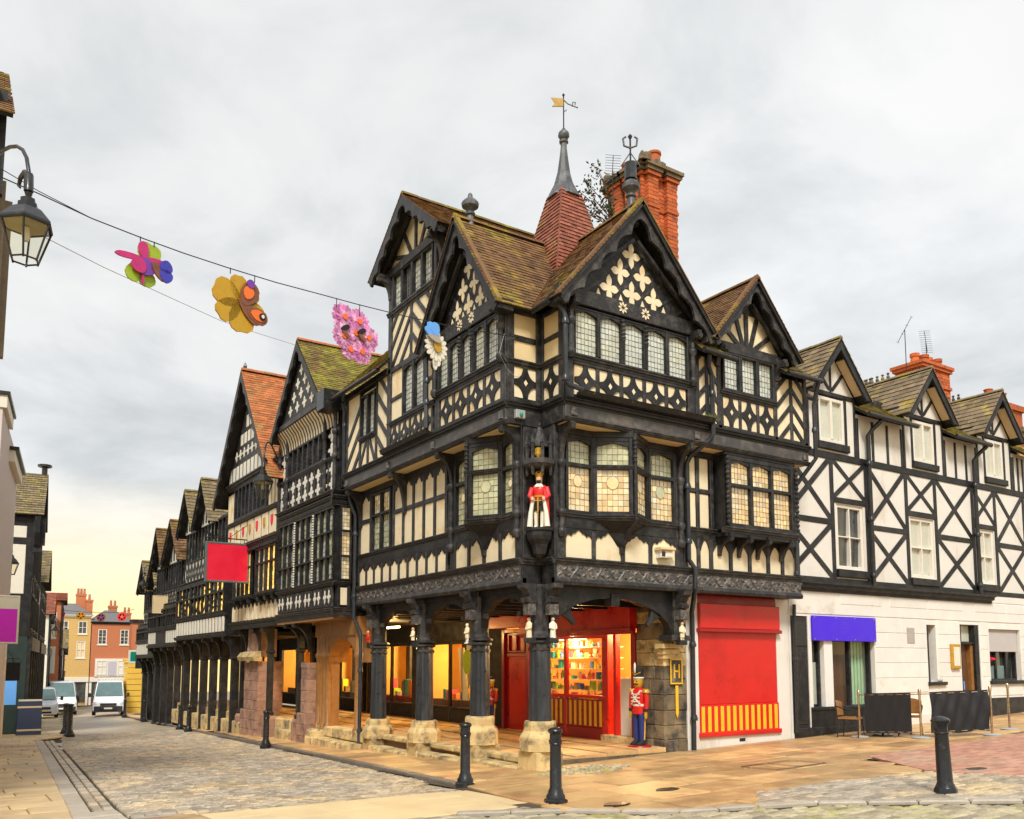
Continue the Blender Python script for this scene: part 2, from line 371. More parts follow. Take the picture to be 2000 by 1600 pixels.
def crown(a0, a1, zt, h):
    "outline of a head board over a shouldered, cusped plaster panel"
    w_ = a1 - a0; X = lambda t: a0 + w_ * t
    prof_ = [(0, 0), (.06, .34), (.16, .40), (.20, .22), (.28, .52), (.38, .58), (.43, .78), (.5, .92), (.57, .78), (.62, .58), (.72, .52), (.80, .22), (.84, .40), (.94, .34), (1, 0)]
    return [(a0, zt)] + [(X(t), zt - h + h * q) for t, q in prof_] + [(a1, zt)]
def window(fr, par, a0, a1, z0, z1, o, n, trans=(), glass=None, qs=(.12, .15), fwid=.06, mw=.05, dep=.07, cusp=False, sill=True, mat=None, leads=True, lw=.008, name='window', glasses=None, bars=None, roundel=False):
    "mullioned window: the frame is one mesh, panes and leading hang below it"
    mat = mat or tim; b = MB()
    def bx(p, q, r_, s_, d=0): b.add(*fr.vbox(p, q, r_, s_, o - .05, o + dep + d, .01))
    bx(a0, a0 + fwid, z0, z1); bx(a1 - fwid, a1, z0, z1); bx(a0 + fwid, a1 - fwid, z1 - fwid, z1, -.004); bx(a0 + fwid, a1 - fwid, z0, z0 + fwid, -.004)
    ia0, ia1, iz0, iz1 = a0 + fwid, a1 - fwid, z0 + fwid, z1 - fwid
    cw = (ia1 - ia0 - mw * (n - 1)) / n; cells = []
    zs = [iz0] + [q for t in trans for q in (t - mw / 2, t + mw / 2)] + [iz1]
    for i in range(n):
        c0 = ia0 + i * (cw + mw)
        if i: bx(c0 - mw, c0, iz0, iz1, .006)
        for j in range(0, len(zs), 2): cells.append((c0, c0 + cw, zs[j], zs[j + 1], j // 2, i))
    for t in trans: bx(ia0, ia1, t - mw / 2, t + mw / 2, .002)
    if cusp:
        for c in cells:
            if c[4] == len(trans): b.add(*fr.vpoly(ogee(c[0], c[1], c[3] + .002, min(.105, (c[3] - c[2]) * .3)), o - .02, o + dep * .7))
    wo = b.make(name, mat, par)
    lb = MB()
    for c in cells:
        nx = max(1, round((c[1] - c[0]) / qs[0])); nz = max(1, round((c[3] - c[2]) / qs[1]))
        g = glasses(c[4], c[5]) if glasses else glass
        v, f = pillow(fr, c[0], c[1], c[2], c[3], o - .03, nx, nz); mk('pane', v, f, g, wo)
        if leads:
            for i in range(1, nx): x = c[0] + (c[1] - c[0]) * i / nx; lb.add(*fr.vbox(x - lw / 2, x + lw / 2, c[2], c[3], o - .034, o - .020, .002))
            for j in range(1, nz): z = c[2] + (c[3] - c[2]) * j / nz; lb.add(*fr.vbox(c[0], c[1], z - lw / 2, z + lw / 2, o - .034, o - .021, .002))
        if roundel and c[4] == 0:
            m_, n_, r_ = (c[0] + c[1]) / 2, c[2] + (c[3] - c[2]) * .70, (c[1] - c[0]) * .19
            fr.poly('roundel', [(m_ + math.cos(i * .3927) * r_, n_ + math.sin(i * .3927) * r_ * 1.1) for i in range(16)], o - .03, o - .019, R.choice([glassa, glassg]), wo)
            lb.tube([fr.p(m_ + math.cos(i * .3927) * r_, n_ + math.sin(i * .3927) * r_ * 1.1, o - .018) for i in range(17)], lw * .7, 4, False)
    if leads and lb.v: lb.make('leading', bars or leadc, wo)
    if sill: fr.mould('sill', a0 - .03, a1 + .03, z0 - .09, z0, o, .11, mat, wo)
    return wo
def poly_interval(pts, t):
    xs = []
    for i in range(len(pts)):
        (x0, y0), (x1, y1) = pts[i], pts[(i + 1) % len(pts)]
        if (y0 - t) * (y1 - t) < 0: xs.append(x0 + (x1 - x0) * (t - y0) / (y1 - y0))
    return (min(xs), max(xs)) if len(xs) > 1 else None
def roof_slope(par, pts, mat, tw=.17, g=.11, th=.022, name='roof_slope', single=False, under=None, thick=.07, wob=.006):
    "a slope given eave start, eave end, then on round; real lapped tiles over a boarded slab"
    P_ = [Vector(p) for p in pts]; e = (P_[1] - P_[0]).normalized(); nn = None
    for q in P_[2:]:
        c = e.cross(q - P_[0])
        if c.length > 1e-4: nn = c.normalized(); break
    if nn.z < 0: nn = -nn
    v_ = nn.cross(e)
    if v_.z < 0: v_ = -v_
    p2 = [((p - P_[0]).dot(e), (p - P_[0]).dot(v_)) for p in P_]
    n = len(P_); slab = mk(name, [p + nn * -.004 for p in P_] + [p - nn * thick for p in P_], [tuple(range(n)), tuple(range(n, 2 * n))[::-1]] + [(i, (i + 1) % n, n + (i + 1) % n, n + i) for i in range(n)], under or tim, par)
    W = lambda s_, t_, h: P_[0] + e * s_ + v_ * t_ + nn * h
    top = max(q[1] for q in p2); k = 0; mb = MB(); t = -.03
    while t < top - .01:
        t1 = min(t + g, top); iv = poly_interval(p2, min(max((t + t1) / 2, .002), top - .002))
        if iv:
            s_ = iv[0] - (k % 2) * tw / 2 - .02
            while s_ < iv[1] + .015:
                a, b_ = max(s_, iv[0] - .02), min(s_ + tw * .965, iv[1] + .02)
                if b_ - a > .02:
                    h = th + R.uniform(-wob, wob); h2 = h + R.uniform(-wob, wob) * .5
                    vv = [W(a, t, h), W(b_, t, h2), W(b_, t1 + .02, .004), W(a, t1 + .02, .004), W(a, t, -.002), W(b_, t, -.002)]
                    ff = [(0, 1, 2, 3), (0, 4, 5, 1), (0, 3, 4), (1, 5, 2)]
                    if single: mk('slate', vv, ff, mat, slab)
                    else: mb.add(vv, ff)
                s_ += tw
        t += g; k += 1
    if not single: mb.make('roof_tiles', mat, slab, kind='stuff')
    return slab
def ridge(par, p, q, mat, n=None, r=.10):
    p, q = Vector(p), Vector(q); Ln = (q - p).length; n = n or max(2, round(Ln / .42)); d = (q - p) / n; sd_ = d.normalized().cross(zz).normalized()
    for i in range(n):
        a = p + d * (i + .02); b_ = p + d * (i + .98); lift = R.uniform(0, .012); v = []
        for x in (a, b_):
            for th in (-100, -60, -20, 20, 60, 100): v.append(x + sd_ * math.sin(rad(th)) * r + zz * (math.cos(rad(th)) * r * .8 - .03 + lift))
        mk('ridge_tile', v, [(j, j + 1, j + 7, j + 6) for j in range(5)] + [(0, 1, 2, 3, 4, 5), (11, 10, 9, 8, 7, 6)], mat, par)
def star_panel(fr, par, a0, a1, z0, z1, o, name='star_board'):
    w_, h = a1 - a0, z1 - z0; rx, rz = .405 * w_, .41 * h; pts = []
    for cx, cz, t0 in ((a0, z0, 0), (a1, z0, 90), (a1, z1, 180), (a0, z1, 270)):
        for i in range(6):
            t = rad(t0 + 90 - i * 18); pts.append((cx + math.cos(t) * rx, cz + math.sin(t) * rz))
    # order round the panel: bottom-left arc, bottom-right ...
    fr.box('plaster_panel', a0, a1, z0, z1, o - .03, o, cream, par, .003)
    m, n_ = (a0 + a1) / 2, (z0 + z1) / 2
    st = fr.poly(name, pts, o - .01, o + .028, tim, par)
    d = .085 * min(w_, h) + .02
    fr.poly('diamond', [(m - d * .75, n_), (m, n_ - d), (m + d * .75, n_), (m, n_ + d)], o + .02, o + .033, cream, st)
def quatre(fr, par, a, z, w_, h, o, mat=None):
    pts = []
    for i in range(40):
        t = 2 * math.pi * i / 40; c = abs(math.cos(2 * t)); r = .27 + .70 * c ** 1.05
        if c > .985: r = 1.08
        pts.append((a + math.cos(t) * r * w_ / 2, z + math.sin(t) * r * h / 2))
    return fr.poly('quatrefoil', pts, o - .02, o + .012, mat or cream, par)
def barge(fr, par, c, half, ze, za, o0, o1, wd=.30, teeth=6, mat=None):
    "pair of cusped bargeboards"
    for sg in (-1, 1):
        e = Vector((sg * half, ze - za)); Ln = e.length; d = e / Ln; nrm = Vector((-d.y, d.x)) * (1 if (-d.y * 0 + d.x * 1) < 0 or True else 1)
        if nrm.y > 0: nrm = -nrm
        pts = [(c, za), (c + e.x, za + e.y)]
        inner = []
        for k in range(teeth * 6 + 1):
            t = k / (teeth * 6); ph = (k % 6) / 6
            dd = wd * (.62 + .38 * (1 - math.sin(ph * math.pi))) if 0 < k < teeth * 6 else wd * .8
            q = Vector((c, za)) + d * (Ln * (.04 + .96 * t)) + nrm * dd
            if (q.x - c) * sg > .015: inner.append((q.x, q.y))
        b0 = Vector((c, za)) + Vector((0, -wd * .8 / max(.2, abs(d.x))))
        pts += inner[::-1] + [(c, b0.y)]
        fr.poly('bargeboard', pts, o0, o1, mat or timg, par)
def herring(fr, par, a0, a1, z0, z1, o, step=.42, wd=.11, up=1, mid=True, wmat=None):
    "chevron timbering either side of a middle post"
    fr.box('plaster_panel', a0, a1, z0, z1, o - .04, o, wmat or cream, par, .003)
    m = (a0 + a1) / 2
    sides = ((a0, m), (m, a1)) if mid else ((a0, a1),)
    if mid: fr.box('stud', m - .05, m + .05, z0, z1, o - .01, o + .034, timg, par)
    for i, (p, q) in enumerate(sides):
        wl = q - p; rise = wl * 1.0 * up; z = z0 - abs(rise)
        while z < z1:
            y0, y1 = (z, z + rise) if i == 0 else (z + rise, z)
            if not mid: y0, y1 = z, z + rise
            pts = [(p, y0), (q, y1), (q, y1 + wd * 1.5), (p, y0 + wd * 1.5)]
            pts = clip(pts, [(a0, z0), (a1, z0), (a1, z1), (a0, z1)])
            if len(pts) > 2: fr.poly('brace', pts, o - .01, o + .028, timg, par)
            z += step
def clip(sub, cp):
    "polygon clipped to a convex, anticlockwise polygon"
    out_ = sub
    for i in range(len(cp)):
        a, b_ = cp[i], cp[(i + 1) % len(cp)]; src = out_; out_ = []
        ins = lambda p: (b_[0] - a[0]) * (p[1] - a[1]) - (b_[1] - a[1]) * (p[0] - a[0]) >= -1e-9
        for j in range(len(src)):
            p, q = src[j - 1], src[j]; ip, iq = ins(p), ins(q)
            if ip != iq:
                d1 = (b_[0] - a[0]) * (p[1] - a[1]) - (b_[1] - a[1]) * (p[0] - a[0]); d2 = (b_[0] - a[0]) * (q[1] - a[1]) - (b_[1] - a[1]) * (q[0] - a[0]); t = d1 / (d1 - d2)
                out_.append((p[0] + (q[0] - p[0]) * t, p[1] + (q[1] - p[1]) * t))
            if iq: out_.append(q)
        if not out_: return []
    return out_
def pipe(par, pts, r=.055, rings=(), mat=None, name='drainpipe'):
    o = MB().tube(pts, r, 10)
    for p in rings: o.lathe(p, [(r * 1.45, -.06), (r * 1.5, 0), (r * 1.2, .03), (r * 1.2, .06)], 10)
    return smooth_by_angle(o.make(name, mat or colp, par))

# ------------------------------------------------------------------ ground, road, pavements
def sheet(name, poly, dz, mat, nx=1, par=None, kind='structure', cell=2.5):
    "flat-lying sheet that follows the ground, cut into cells"
    xs = [p[0] for p in poly]; ys = [p[1] for p in poly]; v = []; f = []; cell = min(cell, .45)
    nx_, ny_ = int((max(xs) - min(xs)) / cell) + 1, int((max(ys) - min(ys)) / cell) + 1; idx = {}
    def vid(i, j):
        if (i, j) not in idx: a, b = min(xs) + i * cell, min(ys) + j * cell; idx[i, j] = len(v); v.append((a, b, ground(a, b) + dz))
        return idx[i, j]
    for i in range(nx_):
        for j in range(ny_):
            if pip(min(xs) + (i + .5) * cell, min(ys) + (j + .5) * cell, poly): f.append((vid(i, j), vid(i + 1, j), vid(i + 1, j + 1), vid(i, j + 1)))
    return mk(name, v, f, mat, par, kind=kind)
def pip(x, y, poly):
    c = False
    for k in range(len(poly)):
        (x0, y0), (x1, y1) = poly[k - 1], poly[k]
        if (y0 > y) != (y1 > y) and x < x0 + (x1 - x0) * (y - y0) / (y1 - y0): c = not c
    return c
gs = []
xs_ = [-60, -20, 0, 4, 7.4, 10, 14, 20, 30, 45, 90, 250]; ys_ = [-60, -10, 0, 5, 10, 20, 30, 40, 55, 75, 75.1, 90, 115, 160, 400]
for y in ys_:
    for x in xs_: gs.append((x, y, ground(x, y) - .14))
n_ = len(xs_)
tag(mk('ground', gs, [(j * n_ + i, j * n_ + i + 1, (j + 1) * n_ + i + 1, (j + 1) * n_ + i) for j in range(len(ys_) - 1) for i in range(n_ - 1)], earth), kind='structure')
def slab_piece(name, pts, dz, mat, par, ch=.012, jit=.005, th=.05):
    "one paving stone: top with a worn arris, standing in its joint"
    h = dz + R.uniform(-jit, jit); n = len(pts); cx = sum(p[0] for p in pts) / n; cy = sum(p[1] for p in pts) / n
    sx, sy = R.uniform(-.003, .003), R.uniform(-.003, .003)
    zt = lambda a, b: ground(a, b) + h + (a - cx) * sx + (b - cy) * sy
    inn = []
    for a, b in pts:
        d = Vector((cx - a, cy - b)); l = max(d.length, 1e-4); k = min(ch * 1.5 / l, .4); inn.append((a + d.x * k, b + d.y * k))
    v = [(a, b, zt(a, b) - th) for a, b in pts] + [(a, b, zt(a, b) - ch) for a, b in pts] + [(a, b, zt(a, b)) for a, b in inn]
    f = [tuple(range(2 * n, 3 * n))]
    for k in (0, n): f += [(k + i, k + (i + 1) % n, k + n + (i + 1) % n, k + n + i) for i in range(n)]
    return (v, f) if name is None else mk(name, v, f, mat, par)
def pave(par, poly, name, mat, rows, ln, dz, along='x', gap=.012, jit=.005, ch=.012, cap=300, stuff_mat=None, seed=1, keep=None, stuff_name=None, hull=None):
    "courses of stones clipped to a convex plot; past cap the farther ones join one stuff mesh"
    rr = random.Random(seed); ps = []
    u0, u1 = (1, 0) if along == 'x' else (0, 1)
    us = [p[1] if along == 'x' else p[0] for p in poly]; vs_ = [p[0] if along == 'x' else p[1] for p in poly]
    u = min(us)
    while u < max(us):
        d = rr.uniform(*rows); q = min(vs_) - rr.uniform(0, ln[1])
        while q < max(vs_):
            l = rr.uniform(*ln)
            r_ = [(q + gap, u + gap), (q + l, u + gap), (q + l, u + d), (q + gap, u + d)]
            if along != 'x': r_ = [(y, x) for x, y in r_][::-1]
            c = clip(r_, hull or poly)
            if hull and len(c) > 2 and not pip(sum(p[0] for p in c) / len(c), sum(p[1] for p in c) / len(c), poly): c = []
            if len(c) > 2:
                ar = abs(sum(c[i - 1][0] * c[i][1] - c[i][0] * c[i - 1][1] for i in range(len(c)))) / 2
                if ar > .12 * d * l and (keep is None or keep(*c[0])): ps.append(c)
            q += l
        u += d
    ps.sort(key=lambda c: c[0][0] ** 2 + c[0][1] ** 2)
    def in_view(c):
        q = Vector((c[0][0], c[0][1], ground(*c[0]))) - EYE; dd = q.dot(fw)
        if dd < .5: return False
        X, Y = CX + F * q.dot(rt) / dd, CY - F * q.dot(upv) / dd
        return -400 < X < 2400 and Y < 2000
    ps = [c for c in ps if in_view(c)]
    for c in ps[:cap]: slab_piece(name, c, dz, mat, par, ch, jit)
    if ps[cap:]:
        mb = MB()
        for c in ps[cap:]: mb.add(*slab_piece(None, c, dz, None, None, ch, jit))
        mb.make(stuff_name or name + '_bed', stuff_mat or mat, par, kind='stuff')
    return len(ps)
# road of granite setts
KR = [(7.35, 12.4), (7.38, 13.1), (7.9, 20.2), (8.42, 30), (8.88, 38.4), (9.2, 43), (10.2, 61), (10.9, 68), (14, 90)]
KL = [(1.8, 14), (3.1, 35.7), (4.37, 38.1), (7.2, 68), (10.2, 95)]
road = sheet('road', [(1.3, 9.6), (7.3, 9.6), (7.5, 12.5), (8.0, 20), (9.0, 39.8), (3.3, 39.8), (1.7, 14.0)], -.10, joint)
pave(road, [(2.26, 12.68), (7.34, 12.68), (7.86, 20.2), (8.38, 30), (3.24, 30), (2.26, 13.7)], 'sett', sett, (.115, .135), (.16, .27), -.055, gap=.016, jit=.007, ch=.018, cap=280, stuff_mat=sett_i, seed=3, stuff_name='sett_paving')
far_road = sheet('far_road', [(2.9, 30), (8.4, 30), (8.9, 38.4), (10.3, 61), (14, 90), (10, 95), (7.2, 68), (4.3, 38.2)], -.062, sett_i, cell=1.2)
pave(far_road, [(3.2, 30), (8.4, 30), (8.95, 40), (4.2, 40)], 'sett', sett, (.13, .15), (.2, .3), -.05, gap=.02, jit=.007, ch=.018, cap=0, stuff_mat=sett_i, seed=5, stuff_name='sett_paving')
# gutter courses and pale kerb on the near side of the road
lk = tag(put(bpy.data.objects.new('kerb', None), None, (2, 20, ground(2, 20))), kind='structure')
for i in range(24):
    y0 = 13.7 + i * .92; x0 = 1.62 + (y0 - 14) * .0599
    slab_piece('kerbstone', [(x0, y0), (x0 + .26, y0), (x0 + .26 + .055, y0 + .9), (x0 + .055, y0 + .9)], -.03, kerbl, lk, .02)
    for k in range(2):
        for j in range(3):
            ya = y0 + j * .31; xa = 1.92 + (ya - 14) * .0599 + k * .155
            slab_piece('gutter_sett', [(xa, ya), (xa + .14, ya), (xa + .158, ya + .295), (xa + .018, ya + .295)], -.045, sett, lk, .02)
for i in range(2): slab_piece('kerbstone', [(1.62 + i * .62, 12.47), (2.22 + i * .62, 12.47), (2.22 + i * .62, 12.68), (1.62 + i * .62, 12.68)], -.04, kerbl, lk, .02)
for i in range(2): slab_piece('kerbstone', [(1.56, 12.7 + i * .5), (2.2, 12.7 + i * .5), (2.2, 13.18 + i * .5), (1.56, 13.18 + i * .5)], -.035, kerbl, lk, .02)
for i in range(36):
    x0 = 3.2 + i * .118; slab_piece('edge_sett', [(x0, 12.46), (x0 + .105, 12.46), (x0 + .105, 12.66), (x0, 12.66)], -.04, sett, lk, .02, .006)
# dark kerb along the far pavement
rk = tag(put(bpy.data.objects.new('kerb', None), None, (7.5, 14, ground(7.5, 14))), kind='structure')
for (xa, ya), (xb, yb) in zip(KR[1:], KR[2:]):
    n = max(1, round((yb - ya) / .95))
    for i in range(n):
        p0 = (xa + (xb - xa) * (i + .01) / n, ya + (yb - ya) * (i + .01) / n); p1 = (xa + (xb - xa) * (i + .985) / n, ya + (yb - ya) * (i + .985) / n)
        slab_piece('kerbstone', [p0, (p0[0] + .15, p0[1]), (p1[0] + .15, p1[1]), p1], .012, kerbm, rk, .018, .004, .2)
# smooth buff crossing strip
cs = sheet('crossing', [(-9, 9.3), (7.15, 9.6), (7.3, 12.5), (1.9, 12.6), (1.6, 14), (-9, 14)], -.075, joint_b)
pave(cs, [(3.15, 10.2), (7.08, 10.2), (7.27, 12.44), (3.05, 12.44)], 'buff_slab', crm_slab, (.74, .76), (.95, 1.05), -.035, gap=.006, jit=.002, ch=.006, along='y', seed=9)
pave(cs, [(-9, 9.0), (3.1, 9.0), (3.0, 12.5), (-9, 12.5)], 'flagstone', flag, (.55, .7), (.7, 1.2), -.03, seed=10)
for i in range(30):
    x0 = 3.1 + i * .135; slab_piece('edge_sett', [(x0, 9.96), (x0 + .12, 9.96), (x0 + .12, 10.17), (x0, 10.17)], -.035, sett, lk, .02, .006)
# near left pavement
pl = sheet('pavement', [(-9, 11.5), (1.2, 11.5), (1.66, 14), (3.05, 37.2), (4.4, 38.6), (5.6, 52), (-9, 52)], -.05, joint_b)
pave(pl, [(-9, 12.5), (1.52, 12.5), (1.62, 14), (2.93, 36), (-9, 36)], 'flagstone', flagl, (.55, .75), (.8, 1.4), -.012, gap=.014, jit=.004, cap=300, seed=12, stuff_name='flagstone_paving')
pave(pl, [(-9, 36), (3.0, 36), (4.3, 38.3), (5.5, 52), (-9, 52)], 'flagstone', flagl, (.6, .8), (.9, 1.4), -.012, gap=.014, cap=0, seed=13, stuff_name='flagstone_paving')
pl2 = sheet('far_pavement', [(4.2, 38.2), (7.1, 68), (10, 95), (6, 95), (2, 52)], -.01, flagl)
# pavement in front of the rows and round the corner
pr_poly = [(7.3, 13.7), (7.2, 12.5), (6.75, 9.3), (7.9, 8.1), (8.9, 7.6), (9.9, 8.0), (11.3, 8.0), (13.2, 7.7), (14.65, 10.2), (26, 10.45), (40, 10.6), (40, 14.4), (9.4, 14.4), (9.4, 13.7)]
pr = sheet('pavement', pr_poly, -.035, joint_b)
pave(pr, pr_poly, 'flagstone', flag, (.6, 1.05), (.75, 1.55), 0, gap=.026, jit=.007, ch=.016, cap=290, seed=21, stuff_name='flagstone_paving', hull=[(6.88, 9.25), (8.8, 7.66), (40, 7.66), (40, 13.88), (7.56, 13.88), (7.37, 12.6)])
pr2 = sheet('row_pavement', [(7.5, 13.4), (9.7, 13.4), (9.8, 40), (10.5, 62), (10.3, 62), (8.95, 38.4), (8.0, 20.2)], -.035, joint_b)
pave(pr2, [(7.55, 13.5), (9.7, 13.5), (9.7, 36), (8.95, 36), (8.05, 20.2)], 'flagstone', flag, (.6, .8), (.7, 1.2), .0, gap=.014, jit=.004, cap=200, seed=22, stuff_name='flagstone_paving')
sheet('row_pavement', [(8.95, 36), (9.9, 36), (10.3, 48), (11.5, 68), (11.0, 68), (10.3, 61), (9.35, 43)], .0, flag)
# setts and kerb at the junction
sr = sheet('sett_apron', [(5.0, 3.5), (13.0, 3.5), (13.2, 5.6), (13.6, 6.6), (13.2, 8.15), (11.2, 8.5), (9.7, 8.55), (8.9, 7.9), (8.1, 8.1), (6.9, 9.15), (5.4, 10), (3, 10)], -.022, joint)
pave(sr, [(9.0, 7.9), (11.5, 5.75), (13.55, 5.75), (13.5, 6.7), (13.15, 8.1), (11.27, 8.49), (9.75, 8.58)], 'sett', sett, (.125, .15), (.17, .30), .018, gap=.018, jit=.006, ch=.02, cap=290, stuff_mat=sett_m, seed=31, stuff_name='sett_paving')
pave(sr, [(5.5, 3.6), (13, 3.6), (11.2, 5.4), (9.45, 7.2), (8.72, 7.6), (7.8, 8.0), (6.75, 9.12), (5.2, 9.97), (3.0, 9.97)], 'sett', sett, (.125, .15), (.17, .30), .004, gap=.018, jit=.006, ch=.02, cap=260, stuff_mat=sett_m, seed=32, stuff_name='sett_paving', hull=[(3, 3.6), (13, 3.6), (13, 10), (3, 10)])
jk = tag(put(bpy.data.objects.new('kerb', None), None, (8.8, 7.7, ground(8.8, 7.7))), kind='structure')
KJ = [(5.6, 9.85), (6.84, 9.22), (7.84, 8.14), (8.79, 7.70), (9.5, 7.34), (11.23, 5.65), (13, 4)]
for (xa, ya), (xb, yb) in zip(KJ, KJ[1:]):
    n = max(1, round(math.hypot(xb - xa, yb - ya) / .6)); d = Vector((xb - xa, yb - ya)).normalized(); e = Vector((-d.y, d.x)) * .16
    for i in range(n):
        p0 = Vector((xa, ya)).lerp(Vector((xb, yb)), (i + .012) / n); p1 = Vector((xa, ya)).lerp(Vector((xb, yb)), (i + .985) / n)
        slab_piece('kerbstone', [tuple(p0), tuple(p1), tuple(p1 + e), tuple(p0 + e)], .028, kerbl, jk, .02, .004, .1)
# red brick paving
rb = sheet('brick_paving', [(13.3, 8.2), (13.45, 6.7), (13.0, 3.4), (34, 3.4), (34, 10.6), (14.65, 10.22)], -.014, joint_b)
pave(rb, [(13.35, 8.25), (13.3, 6.75), (13.2, 3.6), (26, 3.6), (26, 10.42), (14.65, 10.18)], 'paver', pav_b, (.104, .106), (.215, .216), .012, gap=.005, jit=.002, ch=.004, cap=0, seed=41, stuff_mat=pav_b, stuff_name='brick_paver_bed')
# small cobbles round the corner column and a paved-over cover
cb = tag(put(bpy.data.objects.new('cobbles', None), None, (10, 12.8, ground(10, 12.8))), kind='structure')
cpb = MB(); rr = random.Random(5)
for i in range(190):
    a = rr.uniform(0, 6.28); q = math.sqrt(rr.uniform(0, 1)); x, y = 9.95 + math.cos(a) * q * .95, 12.75 + math.sin(a) * q * .55; s_ = rr.uniform(.03, .055)
    cpb.lathe((x, y, ground(x, y) - .01), [(s_, 0), (s_ * .9, .03), (s_ * .45, .042)], 6, 1, .8, a)
cpb.make('cobble_bed', sett_m, cb, kind='stuff')

# ------------------------------------------------------------------ the corner building
def FL(X): return Fr((X, 0, 0), (0, 1, 0), (-1, 0, 0))
def FR(Y): return Fr((0, Y, 0), (1, 0, 0), (0, -1, 0))
L1, R1, L2, R2 = FL(9.36), FR(13.46), FL(8.95), FR(13.05)
CB = thing('corner_building', (12, 17, .1), 'black and cream half-timbered corner building with gables, turret roof and red shop', 'building')
b = MB()
b.box(9.45, 13.4, 13.95, 21.95, 3.62, 6.95); b.box(9.82, 17.0, 13.55, 14.5, 3.62, 6.95); b.box(13.0, 17.0, 13.95, 18, 3.62, 9.2)
b.box(9.08, 17.0, 13.95, 21.95, 6.85, 9.0); b.box(9.85, 16.9, 13.18, 14.5, 6.85, 9.0); b.box(9.2, 13, 16.85, 19.2, 9, 12.0)
b.make('wall_core', tim, CB)
def shaft(fr, par, a, z0, z1, o, r=.075, rings=()):
    c = fr.p(a, 0, o); m = MB().lathe(c, [(r, z0), (r, z1)], 10)
    for z in rings: m.lathe(c, [(r * 1.05, z - .09), (r * 1.5, z - .03), (r * 1.6, z), (r * 1.6, z + .05), (r * 1.1, z + .09)], 10)
    return smooth_by_angle(m.make('shaft', timg, par))
def knee(fr, par, a, z0, z1, d, wd=.12, o=.02, mat=None):
    "curved bracket from a wall out to a jetty, with a scrolled end"
    pts = [(o - .03, z0), (o + .03, z0)]; h = z1 - z0
    for i in range(1, 9):
        t = i / 8 * math.pi / 2; pts.append((o + .03 + (d - .1) * (1 - math.cos(t)), z0 + (h - .16) * math.sin(t) * 1.0))
    pts += [(o + d - .04, z1 - .19), (o + d + .02, z1 - .16), (o + d + .03, z1 - .08), (o + d - .01, z1 - .05), (o + d, z1), (o - .03, z1)]
    return fr.prof('bracket', pts, a - wd / 2, a + wd / 2, mat or timg, par)
def crown_row(fr, par, a0, a1, z0, z1, o, n, st=.09, h=None):
    "row of cusped plaster panels between studs"
    w_ = (a1 - a0) / n; h = h or min(.22, (z1 - z0) * .4)
    for i in range(n):
        p, q = a0 + i * w_ + st / 2, a0 + (i + 1) * w_ - st / 2
        fr.box('plaster_panel', p, q, z0, z1, o - .04, o, cream, par, .003)
        fr.poly('cusped_head', crown(p, q, z1 + .005, h), o - .01, o + .026, tim, par)
    for i in range(n + 1): fr.box('stud', a0 + i * w_ - st / 2, a0 + i * w_ + st / 2, z0, z1, o - .02, o + .036, timg, par)
def carving(fr, par, a0, a1, z0, z1, o):
    "leaf scroll carved in relief along a beam"
    bd = fr.box('carved_frieze', a0, a1, z0, z1, o - .1, o, carve, par)
    m = MB(); n = max(1, round((a1 - a0) / .30)); w_ = (a1 - a0) / n; h = z1 - z0
    def leaf(x, z, ln, wd, ang, up=.03):
        ca, sa = math.cos(ang), math.sin(ang); P2 = lambda u, v: (x + u * ca - v * sa, z + u * sa + v * ca)
        pts = [P2(-ln / 2, 0), P2(-ln * .15, -wd / 2), P2(ln * .2, -wd * .42), P2(ln / 2, 0), P2(ln * .2, wd * .42), P2(-ln * .15, wd / 2)]
        m.add([fr.p(*q, o) for q in pts] + [fr.p(*P2(0, 0), o + up), fr.p(*P2(ln * .25, 0), o + up * .8)], [(0, 1, 6), (1, 2, 7, 6), (2, 3, 7), (3, 4, 7), (4, 5, 6, 7), (5, 0, 6)])
    for i in range(n):
        x = a0 + (i + .5) * w_; z = (z0 + z1) / 2; sg = 1 if i % 2 else -1
        leaf(x, z, w_ * 1.15, h * .22, sg * .85); leaf(x - w_ * .22, z + sg * h * .18, w_ * .55, h * .24, -sg * .5); leaf(x + w_ * .22, z - sg * h * .18, w_ * .55, h * .24, -sg * .5); leaf(x + w_ * .5, z + sg * h * .28, w_ * .3, h * .2, 0)
    m.make('leaf_carving', carve, bd)
    return bd
# carved frieze and mouldings at first-floor level
for fr, a0, a1 in ((FL(9.30), 13.85, 21.95), (FR(13.40), 9.75, 17.0)):
    carving(fr, CB, a0 + .05, a1, 3.72, 4.02, .0)
    fr.mould('moulding', a0, a1, 4.0, 4.13, .0, .09, timg, CB); fr.prof('moulding', [(-.1, 3.60), (.03, 3.60), (.05, 3.66), (.02, 3.73), (-.1, 3.73)], a0, a1, timg, CB)
